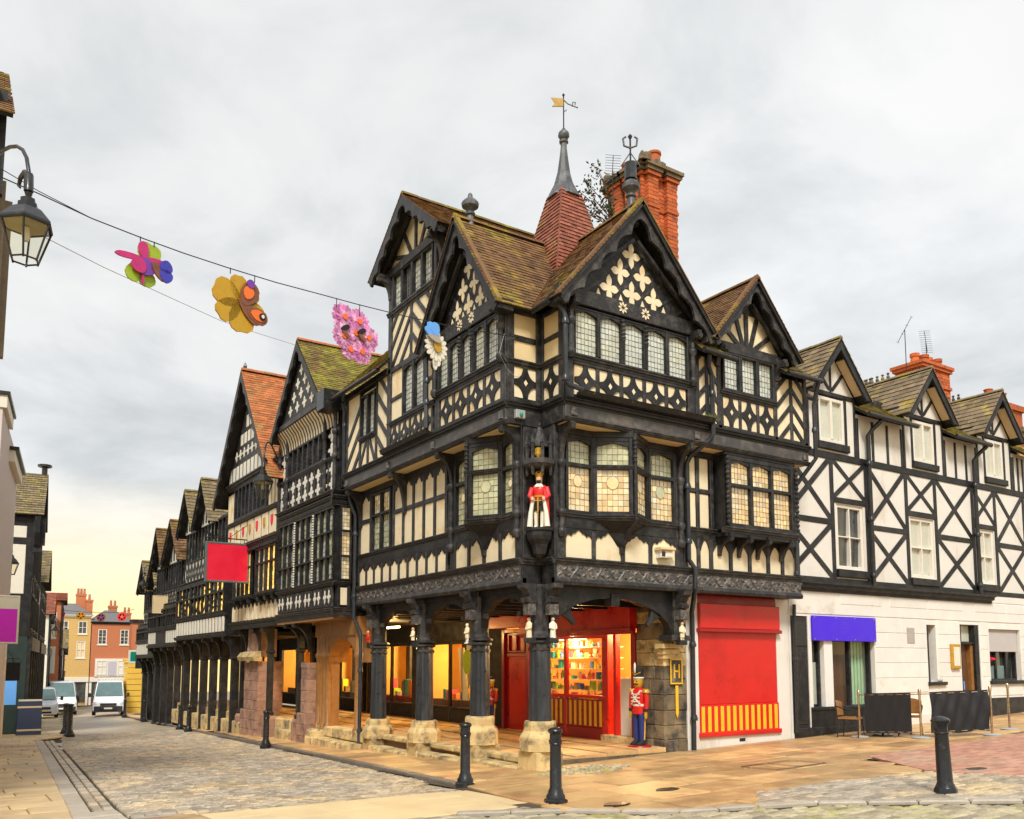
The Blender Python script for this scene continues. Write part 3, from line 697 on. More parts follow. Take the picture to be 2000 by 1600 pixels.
# re-entrant corner faces
NI = (9.75, 13.85)
nf, ng = FR(13.85), FL(9.75)     # the two little faces of the notch
for fr, p, q in ((nf, 9.30, 9.75), (ng, 13.40, 13.85)):
    fr.box('corner_board', p, q, 3.62, 4.1, -.05, .0, tim, CB); fr.mould('moulding', p, q, 4.0, 4.13, .0, .08, timg, CB)
    fr.box('corner_board', p + .03 if fr is nf else p, q, 4.13, 6.78, -.05, .0, timg, CB)
for fr, p, q in ((nf, 8.95, 9.75), (ng, 13.05, 13.85)):
    fr.box('fascia_return', p, q, 6.75, 7.08, -.06, .02, timg, CB); fr.mould('moulding', p - .02, q, 7.06, 7.2, .0, .09, tim, CB)
    fr.box('plaster_panel', p + .12, q, 7.2, 9.1, -.06, -.01, creamy, CB)
    fr.box('post', p, p + .16, 7.2, 9.1, -.05, .03, timg, CB); fr.box('post', q - .12, q, 7.2, 9.1, -.05, .03, timg, CB)
    star_panel(fr, CB, p + .16, q - .12, 7.3, 7.92, .0)
    fr.box('rail', p + .16, q - .12, 8.45, 8.56, -.05, .025, timg, CB); fr.box('rail', p + .16, q - .12, 9.0, 9.1, -.05, .025, timg, CB); fr.box('rail', p + .16, q - .12, 7.2, 7.3, -.05, .025, timg, CB)
    fr.mould('moulding', p, q, 7.92, 8.05, .0, .08, timg, CB)
# first floor of a gabled bay: flanking lights, V-shaped oriel, panels under
def bay_first(fr, c, s0, s1, hw, amb):
    g = lambda r_, i: (glassa if R.random() < amb else glassg) if r_ == 0 else glassg
    fr.box('wall_board', s0, s1, 4.1, 6.8, -.1, -.045, tim, CB)
    crown_row(fr, CB, s0 + .2, s1 - .2, 4.14, 4.72, .0, 4, .1, .2)
    fr.box('rail', s0, s1, 4.72, 4.92, -.05, .03, tim, CB); fr.mould('moulding', s0, s1, 4.90, 5.03, .0, .09, timg, CB)
    fr.box('head_rail', s0, s1, 6.6, 6.8, -.05, .05, tim, CB)
    for p, q in ((s0 + .24, c - hw), (c + hw, s1 - .24)):
        window(fr, CB, p, q, 5.03, 6.6, .0, 1, (6.0,), qs=(.11, .13), glasses=g, cusp=True, sill=False, fwid=.06, mw=.08, bars=leadl, roundel=True)
    for a in (s0 + .12, s1 - .12):
        fr.box('post', a - .1, a + .1, 4.13, 6.8, -.05, .04, timg, CB); shaft(fr, CB, a, 4.55, 6.0, .07, .06, (4.62, 5.0, 5.98)); knee(fr, CB, a, 6.05, 6.78, .40, .11, .05)
    for sg in (-1, 1):                                        # two faces of the oriel
        p0, p1 = fr.p(c + sg * hw, 0, .0), fr.p(c, 0, .42)
        A, B = (p0, p1) if sg < 0 else (p1, p0)
        u = (B - A); ln = u.length; u.normalize(); n = Vector((u.y, -u.x, 0))
        if n.dot(fr.n) < 0: n = -n
        f = Fr(A, u, n)
        window(f, CB, .02, ln - .02, 5.03, 6.62, .0, 1, (6.0,), qs=(.11, .12), glasses=g, cusp=True, sill=False, fwid=.08, mw=.08, dep=.05, name='oriel_window', bars=leadl, roundel=True)
        f.mould('oriel_moulding', -.02, ln + .02, 4.93, 5.04, .0, .09, timg, CB); f.mould('oriel_moulding', -.01, ln + .01, 5.97, 6.05, .04, .05, timg, CB)
        f.box('oriel_head', 0, ln, 6.62, 6.8, -.05, .06, tim, CB)
    m = MB(); t = [fr.p(c - hw, 4.95, 0), fr.p(c, 4.95, .45), fr.p(c + hw, 4.95, 0)]; bt = [fr.p(c - .1, 4.45, 0), fr.p(c, 4.42, .12), fr.p(c + .1, 4.45, 0)]; md = [fr.p(c - .32, 4.72, 0), fr.p(c, 4.70, .2), fr.p(c + .32, 4.72, 0)]
    m.add(t + md + bt, [(0, 1, 4, 3), (1, 2, 5, 4), (3, 4, 7, 6), (4, 5, 8, 7), (0, 2, 1), (6, 7, 8), (0, 3, 6, 8, 5, 2)]); m.make('oriel_corbel', tim, CB)
    fr.prof('corbel_strut', [(.0, 4.3), (.06, 4.3), (.1, 4.5), (.26, 4.72), (.3, 4.8), (.0, 4.8)], c - .05, c + .05, timg, CB)
    m = MB().lathe(fr.p(c, 0, .47), [(.035, 4.95), (.035, 6.7), (.05, 6.75)], 8)
    for i in range(6): m.lathe(fr.p(c, 0, .47), [(.03, 6.1 + i * .09), (.055, 6.13 + i * .09), (.03, 6.17 + i * .09)], 8)
    m.make('oriel_shaft', timg, CB)
# second floor of a gabled bay with its gable
def quat_gable(fr, par, c, half, zb, za, rows, o, wmat=None):
    g = fr.poly('gable_board', [(c - half, zb), (c + half, zb), (c, za)], o - .06, o, wmat or tim, par)
    return g
def bay_second(fr, c, s0, s1, nstar, half, zb, za, qw, qh, dx, dz, nl=5):
    fr.box('post', s0, s0 + .2, 7.2, 9.15, -.1, .04, timg, CB); fr.box('post', s1 - .2, s1, 7.2, 9.15, -.1, .04, timg, CB)
    a0, a1 = s0 + .2, s1 - .2; w_ = (a1 - a0) / nstar
    for i in range(nstar):
        star_panel(fr, CB, a0 + i * w_ + .045, a0 + (i + 1) * w_ - .045, 7.29, 7.89, .0)
        if i: fr.box('stud', a0 + i * w_ - .045, a0 + i * w_ + .045, 7.29, 7.89, -.04, .036, timg, CB)
    fr.box('rail', a0, a1, 7.18, 7.29, -.04, .04, timg, CB); fr.box('rail', a0, a1, 7.89, 7.98, -.04, .04, timg, CB)
    fr.mould('moulding', s0 - .02, s1 + .02, 7.96, 8.08, .02, .10, timg, CB)
    g = lambda r_, i: glassw
    window(fr, CB, a0, a1, 8.07, 9.06, .02, nl, (), glasses=g, qs=(.09, .12), cusp=True, sill=False, fwid=.04, mw=.075, dep=.06)
    for k in (2, 3):
        a = a0 + (a1 - a0) * k / nl; m = MB().lathe(fr.p(a, 0, .10), [(.032, 8.1), (.032, 8.55), (.045, 8.58), (.03, 8.6)], 8)
        for i in range(5): m.lathe(fr.p(a, 0, .10), [(.03, 8.6 + i * .085), (.052, 8.64 + i * .085), (.03, 8.68 + i * .085)], 8)
        smooth_by_angle(m.make('baluster', timg, CB))
    for a in (s0 + .1, s1 - .1): shaft(fr, CB, a, 7.98, 9.1, .09, .06, (8.08, 8.72)); knee(fr, CB, a, 8.78, 9.16, .28, .12, .04)
    fr.box('tie_beam', c - half + .22, c + half - .22, 9.10, 9.42, -.1, .10, timg, CB)
    k = (za - zb) / half; gb = fr.poly('gable_board', [(c - half + .3, 9.36), (c + half - .3, 9.36), (c, za - .3 * k)], -.08, .02, tim, CB)
    for i in range(3):
        for j in range(i + 1):
            quatre(fr, gb, c + (j - i / 2) * dx, za - 1.02 - i * dz, qw, qh, .02)
    for j in range(4):
        x = c + (j - 1.5) * dx * .98; z = za - 1.02 - 2.62 * dz
        fr.poly('inlay', [(x - .085, z), (x + .085, z), (x, z + .2)], .0, .03, cream, gb)
    for j in (-.34, .34):                                     # pale rosettes on the tie beam
        m = MB()
        for q in range(8): t = q * math.pi / 4; m.add(*fr.vpoly([(c + j * dx * 1.5 + math.cos(t + d) * r, 9.27 + math.sin(t + d) * r) for r, d in ((.03, 0), (.085, .3), (.13, 0), (.085, -.3))], .1, .112))
        m.make('rosette', cream, gb)
    for q in range(-6, 7):                                    # lattice battens with pegs
        for sg in (1, -1):
            x = c + (q + .5) * dx
            pts = fr.beampts((x - sg * 2.2, 9.4), (x + sg * 2.2, 9.4 + 4.4 * dz / dx), .07)
            pts = clip(pts, [(c - half + .42, 9.42), (c + half - .42, 9.42), (c, za - .55)])
            if len(pts) > 2: fr.poly('lattice_batten', pts, .0, .026 + .003 * sg, timg, gb)
    barge(fr, CB, c, half, zb, za, .30, .36, .30, 5)
    fr.poly('bargeboard_cap', [(c - half - .03, zb - .02), (c, za + .03), (c + half + .03, zb - .02), (c + half + .03, zb + .05), (c, za + .10), (c - half - .03, zb + .05)], .30, .41, tile, CB)
    for sg in (-1, 1):                                        # arch braces inside the barge
        fr.beam('arch_brace', (c + sg * .05, za - .75), (c + sg * (half - .42), zb + .32), .07, .12, .2, tim, CB)
        fr.box('barge_foot', min(c + sg * (half - .28), c + sg * (half - .02)), max(c + sg * (half - .28), c + sg * (half - .02)), zb - .12, zb + .1, .0, .34, tim, CB)
bay_first(L1, 15.32, 13.90, 16.80, .68, .0); bay_first(R1, 11.47, 9.80, 13.22, .74, .8)
bay_second(L2, 15.32, 13.85, 16.80, 4, 1.72, 9.05, 11.5, .38, .50, .48, .42); bay_second(R2, 11.47, 9.75, 13.22, 5, 2.12, 9.05, 11.5, .46, .54, .60, .42)
# fascia of the jetty, soffits
for fr, a0, a1 in ((L2, 13.85, 21.95), (R2, 9.75, 16.95)):
    fr.box('fascia', a0, a1, 6.80, 7.07, -.1, .03, fasc, CB); fr.mould('fascia_moulding', a0 - .03, a1, 7.05, 7.19, .0, .12, tim, CB); fr.mould('fascia_moulding', a0, a1, 6.74, 6.82, .0, .07, timg, CB)
for q in ((13.95, 16.9), (16.9, 19.3), (19.3, 21.9)): L2.box('soffit', q[0], q[1], 6.74, 6.79, -.5, -.06, creamy, CB)
for q in ((9.85, 13.3), (13.3, 16.9)): R2.box('soffit', q[0], q[1], 6.74, 6.79, -.5, -.06, creamy, CB)
for q in (14.0, 16.85, 19.2, 21.8): L2.box('fascia_boss', q - .07, q + .07, 6.85, 7.02, .02, .07, carve, CB)
for q in (9.95, 13.25, 16.8): R2.box('fascia_boss', q - .07, q + .07, 6.85, 7.02, .02, .07, carve, CB)
# left face, first floor beyond the bay
crown_row(L1, CB, 16.95, 21.9, 4.14, 4.68, .0, 10, .08, .18)
L1.box('rail', 16.8, 21.95, 4.68, 4.90, -.05, .03, tim, CB); L1.mould('moulding', 16.8, 21.95, 4.88, 5.0, .0, .08, timg, CB)
crown_row(L1, CB, 17.0, 19.75, 5.0, 6.6, .0, 5, .10, .26); L1.box('rail', 17.0, 19.75, 5.82, 5.94, -.04, .030, timg, CB)
L1.box('head_rail', 16.8, 21.95, 6.58, 6.8, -.05, .04, tim, CB)
window(L1, CB, 19.85, 21.05, 4.98, 6.55, .0, 2, (5.95,), glasses=lambda r_, i: glassg if r_ == 0 else glassa, qs=(.11, .14), sill=False, mw=.07)
crown_row(L1, CB, 21.15, 21.88, 5.0, 6.6, .0, 1, .1, .26); L1.box('rail', 21.2, 21.85, 5.82, 5.94, -.04, .030, timg, CB)
for a in (19.1, 21.8): knee(L1, CB, a, 5.75, 6.78, .42, .12, .03)
# left face, second floor under the tall gable
for i in range(4): star_panel(L2, CB, 16.95 + i * .56 + .04, 16.95 + (i + 1) * .56 - .04, 7.29, 7.86, .0)
for i in range(5): L2.box('stud', 16.95 + i * .56 - .04, 16.95 + i * .56 + .04, 7.29, 7.86, -.04, .034, timg, CB)
L2.box('rail', 16.8, 19.25, 7.18, 7.29, -.04, .04, timg, CB); L2.mould('moulding', 16.8, 19.25, 7.86, 7.98, .0, .08, timg, CB)
window(L2, CB, 17.25, 18.42, 7.98, 9.25, .0, 2, (), glass=glassw, qs=(.09, .12), cusp=True, sill=False, mw=.09)
for p, q in ((16.8, 17.25), (18.42, 19.25)):
    L2.box('plaster_panel', p, q, 7.98, 9.25, -.04, .0, cream, CB); L2.box('rail', p, q, 8.5, 8.6, -.03, .03, timg, CB)
L2.box('rail', 16.8, 19.25, 9.23, 9.36, -.05, .05, timg, CB)
herring(L2, CB, 16.85, 19.25, 9.36, 10.68, .0, .5, .10)
L2.box('post', 19.1, 19.28, 7.2, 11.9, -.1, .05, timg, CB); L2.box('post', 16.75, 16.88, 9.2, 11.9, -.1, .05, timg, CB)
L2.mould('moulding', 16.75, 19.3, 10.66, 10.80, .0, .10, timg, CB)
window(L2, CB, 16.9, 19.05, 10.80, 11.72, .0, 4, (), glasses=lambda r_, i: timg if i == 2 else glassw, qs=(.1, .13), sill=False, mw=.09)
L2.box('tie_beam', 16.2, 19.5, 11.70, 11.92, -.1, .10, timg, CB)
tg = L2.poly('gable_board', [(16.25, 11.9), (19.45, 11.9), (17.85, 13.05)], -.1, .0, cream, CB)
for q in (-1.15, -.62, 0, .62, 1.15): L2.beam('gable_strut', (17.85 + q * .35, 11.92), (17.85 + q, 13.0 - abs(q) * .72), .10, -.02, .04, timg, tg)
barge(L2, CB, 17.85, 1.85, 11.72, 13.2, .36, .43, .30, 5)
for sg in (-1, 1): L2.beam('arch_brace', (17.85 + sg * .05, 12.75), (17.85 + sg * 1.5, 11.85), .07, .16, .24, tim, CB); knee(L2, CB, 17.85 + sg * 1.34, 11.15, 11.75, .34, .13, .04)
L2.prof('pent_gutter', [(.0, 7.16), (.2, 7.2), (.24, 7.3), (.2, 7.3), (.1, 7.24), (.0, 7.24)], 16.85, 19.3, iron, CB)
# low end of the left face
herring(L2, CB, 19.28, 19.98, 7.2, 9.3, .0, .55, .11, 1, False); herring(L2, CB, 21.05, 21.92, 7.2, 9.3, .0, .6, .12, -1, False)
window(L2, CB, 20.0, 20.95, 7.95, 9.1, .0, 2, (), glass=glassw, qs=(.1, .13), mw=.08)
L2.box('plaster_panel', 19.98, 21.05, 7.2, 7.86, -.04, .0, cream, CB)
for p, q in (((20.05, 7.25), (20.4, 7.85)), ((20.5, 7.25), (20.5, 7.85)), ((20.98, 7.25), (20.6, 7.85))): L2.beam('strut', p, q, .1, -.02, .03, timg, CB)
for a in (19.28, 19.98, 21.0, 21.9): L2.box('stud', a - .05, a + .05, 7.2, 9.3, -.05, .036, timg, CB)
L2.box('wall_plate', 19.25, 22.0, 9.25, 9.42, -.1, .08, timg, CB)
# right face beyond the bay
herring(R2, CB, 13.24, 13.98, 7.2, 8.75, .0, .42, .09); herring(R2, CB, 15.82, 16.95, 7.2, 8.75, .0, .42, .09)
for a in (13.3, 13.98, 15.82, 16.88): R2.box('post', a - .06, a + .06, 7.2, 9.0, -.1, .04, timg, CB)
for i in range(3): star_panel(R2, CB, 14.06 + i * .58 + .03, 14.06 + (i + 1) * .58 - .03, 7.29, 7.95, .0)
for i in range(4): R2.box('stud', 14.06 + i * .58 - .04, 14.06 + i * .58 + .04, 7.29, 7.95, -.04, .034, timg, CB)
R2.box('rail', 13.3, 16.95, 7.18, 7.29, -.04, .04, timg, CB); R2.mould('moulding', 14.0, 15.85, 7.96, 8.08, .0, .10, timg, CB)
window(R2, CB, 14.05, 15.75, 8.08, 8.98, .02, 3, (), glass=glassw, qs=(.10, .12), sill=False, fwid=.06, mw=.10)
R2.box('tie_beam', 13.8, 16.0, 8.97, 9.2, -.1, .10, timg, CB)
rg = R2.poly('gable_board', [(13.75, 9.18), (16.05, 9.18), (14.9, 10.5)], -.1, .0, cream, CB)
for q in (-.75, -.38, 0, .38, .75): R2.beam('gable_strut', (14.9 + q * .3, 9.2), (14.9 + q, 10.45 - abs(q) * 1.15), .11, -.02, .04, timg, rg)
R2.poly('gable_apex_board', [(14.45, 10.0), (15.35, 10.0), (14.9, 10.55)], -.02, .045, timg, rg)
barge(R2, CB, 14.9, 1.42, 9.05, 10.72, .30, .36, .26, 4)
R2.poly('bargeboard_cap', [(13.45, 9.03), (14.9, 10.75), (16.35, 9.03), (16.35, 9.1), (14.9, 10.82), (13.45, 9.1)], .30, .41, tile, CB)
for sg in (-1, 1): R2.beam('arch_brace', (14.9 + sg * .05, 10.2), (14.9 + sg * 1.05, 9.2), .06, .12, .2, tim, CB); knee(R2, CB, 14.9 + sg * .98, 8.6, 9.05, .28, .11, .04)
# right face first floor beyond the bay: slim panels and a square oriel
R1.box('wall_board', 13.2, 17.0, 4.1, 6.8, -.1, -.045, tim, CB)
for p, q in ((13.34, 13.62), (13.72, 14.02)):
    for z0, z1 in ((5.03, 5.80), (5.9, 6.6)): R1.box('plaster_panel', p, q, z0, z1, -.05, .0, cream, CB)
for p, q in ((16.52, 16.9),):
    for z0, z1 in ((5.03, 5.75), (5.85, 6.6)): R1.box('plaster_panel', p, q, z0, z1, -.05, .0, cream, CB)
for i, (p, q) in enumerate(((13.32, 13.62), (13.72, 14.0), (14.1, 14.62), (14.72, 15.24), (15.34, 15.86), (15.96, 16.36), (16.46, 16.86))):
    R1.box('plaster_panel', p, q, 4.14, 4.78, -.04, .0, cream, CB)
    R1.poly('arched_head', [(p, 4.785)] + [(p + (q - p) * t, 4.78 - .26 * abs(2 * t - 1) ** 1.7) for t in [k / 8 for k in range(9)]] + [(q, 4.785)], -.01, .026, tim, CB)
    R1.box('stud', p - .1, p, 4.12, 4.8, -.04, .036, timg, CB)
R1.box('rail', 13.2, 17.0, 4.78, 4.92, -.05, .03, tim, CB); R1.mould('moulding', 13.2, 17.0, 4.90, 5.03, .0, .09, timg, CB); R1.box('head_rail', 13.2, 17.0, 6.6, 6.8, -.05, .05, tim, CB)
for a in (13.67, 14.1): R1.box('stud', a - .05, a + .05, 5.03, 6.6, -.05, .04, timg, CB)
R1.box('rail', 13.3, 14.1, 5.80, 5.9, -.05, .03, timg, CB); R1.box('post', 16.9, 17.0, 4.13, 6.8, -.05, .05, timg, CB)
OR = FR(13.12)
window(OR, CB, 14.22, 16.42, 5.05, 6.66, .0, 3, (6.0,), glass=glassa, qs=(.105, .12), cusp=True, sill=False, fwid=.10, mw=.08, name='oriel_window', bars=leadl)
OR.mould('oriel_moulding', 14.1, 16.54, 4.93, 5.06, .0, .10, timg, CB); OR.box('oriel_head', 14.15, 16.5, 6.66, 6.78, -.3, .05, tim, CB)
b = MB().box(14.2, 14.3, 13.13, 13.46, 5.03, 6.7).box(16.34, 16.44, 13.13, 13.46, 5.03, 6.7).box(14.15, 16.5, 13.1, 13.46, 4.86, 4.95); b.make('oriel_side', tim, CB)
for a in (14.3, 14.92, 15.54, 16.34): knee(R1, CB, a, 4.45, 4.93, .38, .09, .02)
for a in (14.17, 16.47):
    m = MB()
    for i in range(14): m.lathe(OR.p(a, 0, .10), [(.025, 5.1 + i * .11), (.05, 5.15 + i * .11), (.025, 5.2 + i * .11)], 8)
    m.make('oriel_shaft', timg, CB)
# roofs
ov = 8.53; ovr = 12.63
rf = CB
roof_slope(rf, [(9.35, 13.60, 9.05), (ov, 13.60, 9.05), (ov, 15.32, 11.5), (11.47, 15.32, 11.5)], tile)
roof_slope(rf, [(9.35, ovr, 9.05), (9.35, 13.60, 9.05), (11.47, 15.32, 11.5), (11.47, ovr, 11.5)], tile)
roof_slope(rf, [(ov, 17.04, 9.05), (11.47, 17.04, 9.05), (11.47, 15.32, 11.5), (ov, 15.32, 11.5)], tile)
roof_slope(rf, [(13.59, ovr, 9.05), (13.59, 18, 9.05), (11.47, 18, 11.5), (11.47, ovr, 11.5)], tile)
roof_slope(rf, [(ov, 16.0, 11.72), (13.5, 16.0, 11.72), (13.5, 17.85, 13.2), (ov, 17.85, 13.2)], tile)
roof_slope(rf, [(ov, 19.7, 11.72), (13.5, 19.7, 11.72), (13.5, 17.85, 13.2), (ov, 17.85, 13.2)], tile)
roof_slope(rf, [(13.45, ovr, 9.05), (13.45, 17, 9.05), (14.9, 17, 10.72), (14.9, ovr, 10.72)], tile)
roof_slope(rf, [(16.35, ovr, 9.05), (16.35, 17, 9.05), (14.9, 17, 10.72), (14.9, ovr, 10.72)], tile)
roof_slope(rf, [(8.6, 19.2, 9.36), (8.6, 22.1, 9.36), (10.6, 22.1, 11.4), (10.6, 19.2, 11.4)], tile_m)
roof_slope(rf, [(13.15, 12.72, 8.76), (14.0, 12.72, 8.76), (14.0, 13.3, 9.3), (13.15, 13.3, 9.3)], tile_m)
roof_slope(rf, [(15.85, 12.72, 8.76), (17.0, 12.72, 8.76), (17.0, 14.2, 9.9), (15.85, 14.2, 9.9)], tile_m)
ridge(rf, (ov, 15.32, 11.53), (11.0, 15.32, 11.53), tile, r=.09); ridge(rf, (11.47, ovr, 11.53), (11.47, 14.9, 11.53), tile, r=.09)
ridge(rf, (ov, 17.85, 13.23), (13.4, 17.85, 13.23), tile_m, r=.1); ridge(rf, (14.9, ovr, 10.75), (14.9, 15.6, 10.75), tile, r=.09)
b = MB().box(13.0, 17, 15, 21.9, 9, 10.5); b.make('rear_block', timg, CB)
for p, q in (((13.12, 12.62, 8.70), (14.1, 12.62, 8.66)), ((15.85, 12.66, 8.72), (17.05, 12.66, 8.72)), ((8.62, 19.25, 9.32), (8.55, 22.1, 9.30)), ((9.32, 12.95, 8.99), (9.32, 13.5, 8.97))): pipe(CB, [p, q], .06, name='gutter', mat=iron)
# turret spire with lead cap
TC = (11.47, 15.32)
zt0, zt1, hb = 10.1, 12.85, .92
tp = Vector((TC[0], TC[1], 0))
ht = .27
for a, b_ in (((-1, -1), (1, -1)), ((1, -1), (1, 1)), ((1, 1), (-1, 1)), ((-1, 1), (-1, -1))):
    roof_slope(CB, [(TC[0] + a[0] * hb, TC[1] + a[1] * hb, zt0), (TC[0] + b_[0] * hb, TC[1] + b_[1] * hb, zt0), (TC[0] + b_[0] * ht, TC[1] + b_[1] * ht, zt1), (TC[0] + a[0] * ht, TC[1] + a[1] * ht, zt1)], tile_p, .16, .10, .03, name='spire_slope')
m = MB().lathe((TC[0], TC[1], 0), [(.40, zt1 - .08), (.36, zt1 + .02), (.24, zt1 + .26), (.155, zt1 + .58), (.11, zt1 + .9), (.075, zt1 + 1.2), (.075, zt1 + 1.3), (.11, zt1 + 1.32), (.11, zt1 + 1.37), (.08, zt1 + 1.4)], 8, rot=math.pi / 8)
sp = m.make('lead_spire', lead, CB)
m = MB().lathe((TC[0], TC[1], 0), [(.07, zt1 + 1.38), (.135, zt1 + 1.48), (.125, zt1 + 1.56), (.07, zt1 + 1.62), (.03, zt1 + 1.68)], 14); smooth_by_angle(m.make('ball', lead, sp), 60)
vz = zt1 + 1.62
m = MB().tube([(TC[0], TC[1], vz), (TC[0], TC[1], vz + .86)], .016, 6).lathe((TC[0], TC[1], vz + .86), [(.02, 0), (.035, .03), (.01, .07)], 8)
vd = rt                                                        # the vane stands broadside
P3 = lambda u, z: Vector((TC[0], TC[1], vz + z * .84)) + Vector((rt.x, rt.y, 0)) * u
m.tube([P3(0, .92), P3(.1, .8), P3(.34, .68)], .016, 6).tube([P3(.2, .72), P3(.22, .85), P3(.28, .84), P3(.27, .77)], .012, 6).tube([P3(0, .55), P3(.07, .62)], .012, 6)
vane = m.make('weather_vane', iron, sp)
bn = [P3(0, .72), P3(-.27, .72), P3(-.2, .81), P3(-.29, .98), P3(0, .95)]; off = Vector((hd.x, hd.y, 0)) * .012
mk('vane_flag', [p - off for p in bn] + [p + off for p in bn], [(0, 1, 2, 3, 4), (9, 8, 7, 6, 5)] + [(i, (i + 1) % 5, 5 + (i + 1) % 5, 5 + i) for i in range(5)], vgold, vane)
# lead finials on the gable ridges
for x, y, z in ((8.95, 15.32, 11.16), (11.47, 13.0, 11.25)):
    m = MB().lathe((x, y, z), [(.17, -.1), (.15, 0), (.085, .22), (.075, .48), (.11, .5), (.11, .54), (.075, .56), (.10, .62), (.18, .68), (.19, .76), (.12, .84), (.06, .88), (.05, .96), (.015, 1.0)], 12)
    smooth_by_angle(m.make('ridge_finial', lead, CB))
m = MB(); c0 = Vector((11.47, 13.0, 12.38))
m.tube([c0 - zz * .4, c0 + zz * .66], .02, 6).lathe(c0 + zz * .66, [(.03, 0), (.05, .05), (.01, .1)], 8).lathe(c0 - zz * .25, [(.13, 0), (.13, .35), (.1, .38)], 8)
for sg in (-1, 1):
    m.tube([c0 + zz * .45, c0 + Vector((rt.x, rt.y, 0)) * sg * .13 + zz * .5, c0 + Vector((rt.x, rt.y, 0)) * sg * .15 + zz * .66, c0 + Vector((rt.x, rt.y, 0)) * sg * .09 + zz * .7], .022, 6)
    m.tube([c0 + zz * .35, c0 + Vector((rt.x, rt.y, 0)) * sg * .2 + zz * .05], .012, 6)
m.make('iron_finial', iron, CB)
# brick chimney stack
CH = put(bpy.data.objects.new('chimney', None), CB, (14.6, 16.2, 10))
chx, chy = 14.12, 15.6
core = MB(); ribs = []
def stack(x0, x1, y0, y1, z0, z1):
    core.box(x0 + .012, x1 - .012, y0 + .012, y1 - .012, z0, z1); ribs.append((x0, x1, y0, y1, z0, z1))
stack(chx, chx + 1.16, chy, chy + 1.35, 9.4, 14.85)
stack(chx + .12, chx + .46, chy - .13, chy, 9.4, 14.8); stack(chx + .76, chx + 1.1, chy - .13, chy, 9.4, 14.8)
stack(chx - .12, chx, chy + .14, chy + .5, 9.4, 14.8); stack(chx - .12, chx, chy + .7, chy + 1.06, 9.4, 14.8)
core.make('chimney_core', mortar, CH)
nb = 0; bst = MB()
def brick(x0, x1, y0, y1, z0, z1):
    global nb
    j = .004; d = R.uniform(-.004, .004)
    if nb < 298: m = MB().box(x0 + d, x1 + d, y0 + d, y1 + d, z0, z1); m.make('brick', brickm, CH); nb += 1
    else: bst.box(x0 + d, x1 + d, y0 + d, y1 + d, z0, z1)
for x0, x1, y0, y1, z0, z1 in ribs[::-1]:
    z = z1 - .105; k = 0
    while z > 11.6:
        big_ = x1 - x0 > .6
        if big_:
            for i in range(6): brick(x0 + .002 + i * .21 - (k % 2) * .1 if i else x0 + .002, x0 + .2 + i * .21 - (k % 2) * .1, y0, y0 + .06, z, z + .088)
        elif y1 - y0 < .2:
            if k % 2: brick(x0, x1, y0, y1 + .02, z, z + .088)
            else: brick(x0, (x0 + x1) / 2 - .005, y0, y1 + .02, z, z + .088); brick((x0 + x1) / 2 + .005, x1, y0, y1 + .02, z, z + .088)
        else: brick(x0, x1 + .02, y0, y1, z, z + .088)
        z -= .102; k += 1
if bst.v: bst.make('brickwork', brickm, CH, kind='stuff')
for z, e in ((13.55, .03), (14.4, .05), (14.5, .09), (14.6, .14)):
    m = MB()
    for x0, x1, y0, y1, _, _ in ribs: m.box(x0 - e, x1 + e, y0 - e, y1 + e, z, z + .09 + e * .01 * (x1 - x0))
    m.make('brick_band', brickm if z < 14.45 else dark_st, CH)
m = MB()
for i in range(34): a = R.uniform(0, 1); x, y = chx - .2 + R.random() * 1.4, chy - .2 + R.random() * 1.5; m.lathe((x, y, 14.66), [(R.uniform(.08, .16), 0), (R.uniform(.08, .15), R.uniform(.08, .2)), (.03, .24)], 6)
m.make('weathered_cap', dark_st, CH, kind='stuff')
for x, y, h in ((chx + .25, chy + .75, .30), (chx + .72, chy + .3, .55)):
    m = MB().lathe((x, y, 14.8), [(.2, 0), (.17, h * .6), (.16, h - .08), (.19, h - .06), (.19, h), (.13, h), (.13, h - .3)], 16); smooth_by_angle(m.make('chimney_pot', brickm, CH))
def aerial(par, at, ln=1.0, n=10, sp=.22, d=None, up=.3, post=.6):
    d = d or Vector((-.4, .3, .8)); d = d.normalized(); at = Vector(at); m = MB().tube([at - zz * post, at], .014, 5).tube([at - d * ln * .5, at + d * ln * .5], .01, 5)
    s_ = d.cross(hd).normalized()
    for i in range(n): q = at + d * ln * (i / (n - 1) - .5); m.tube([q - s_ * sp, q + s_ * sp], .006, 4)
    return m.make('aerial', iron, par)
aerial(CH, (chx - .35, chy + .7, 14.75), .9, 12, .2, Vector((.15, .1, 1)), post=1.2)
# buddleia growing from the stack
pl_ = thing('buddleia', (13.75, 16.0, 12.9), 'wispy self-sown shrub growing beside the big brick chimney stack', 'shrub')
st = MB(); lf = MB(); rb_ = random.Random(8)
for k in range(7):
    p = Vector((13.75, 16.0, 12.9)); d = Vector((-.35 - .10 * k, .0, 1.0 - .10 * k)).normalized(); pts = [p]
    for i in range(6):
        d = (d + Vector((rb_.uniform(-.2, .1), rb_.uniform(-.2, .2), rb_.uniform(-.1, .2)))).normalized(); p = p + d * rb_.uniform(.20, .32); pts.append(p)
        for q in range(11):
            c = p + Vector((rb_.gauss(0, .09), rb_.gauss(0, .09), rb_.gauss(0, .09))); a = Vector((rb_.gauss(0, 1), rb_.gauss(0, 1), rb_.gauss(0, 1))).normalized(); e = a.cross(Vector((.3, .5, .8))).normalized(); s_ = rb_.uniform(.035, .07)
            lf.add([c - a * s_, c + e * s_ * .4, c + a * s_, c - e * s_ * .4], [(0, 1, 2, 3)])
    st.tube(pts, [.022, .02, .017, .014, .012, .01, .007][:len(pts)], 5)
st.make('stem', woodd, pl_); lf.make('foliage', leafm, pl_)

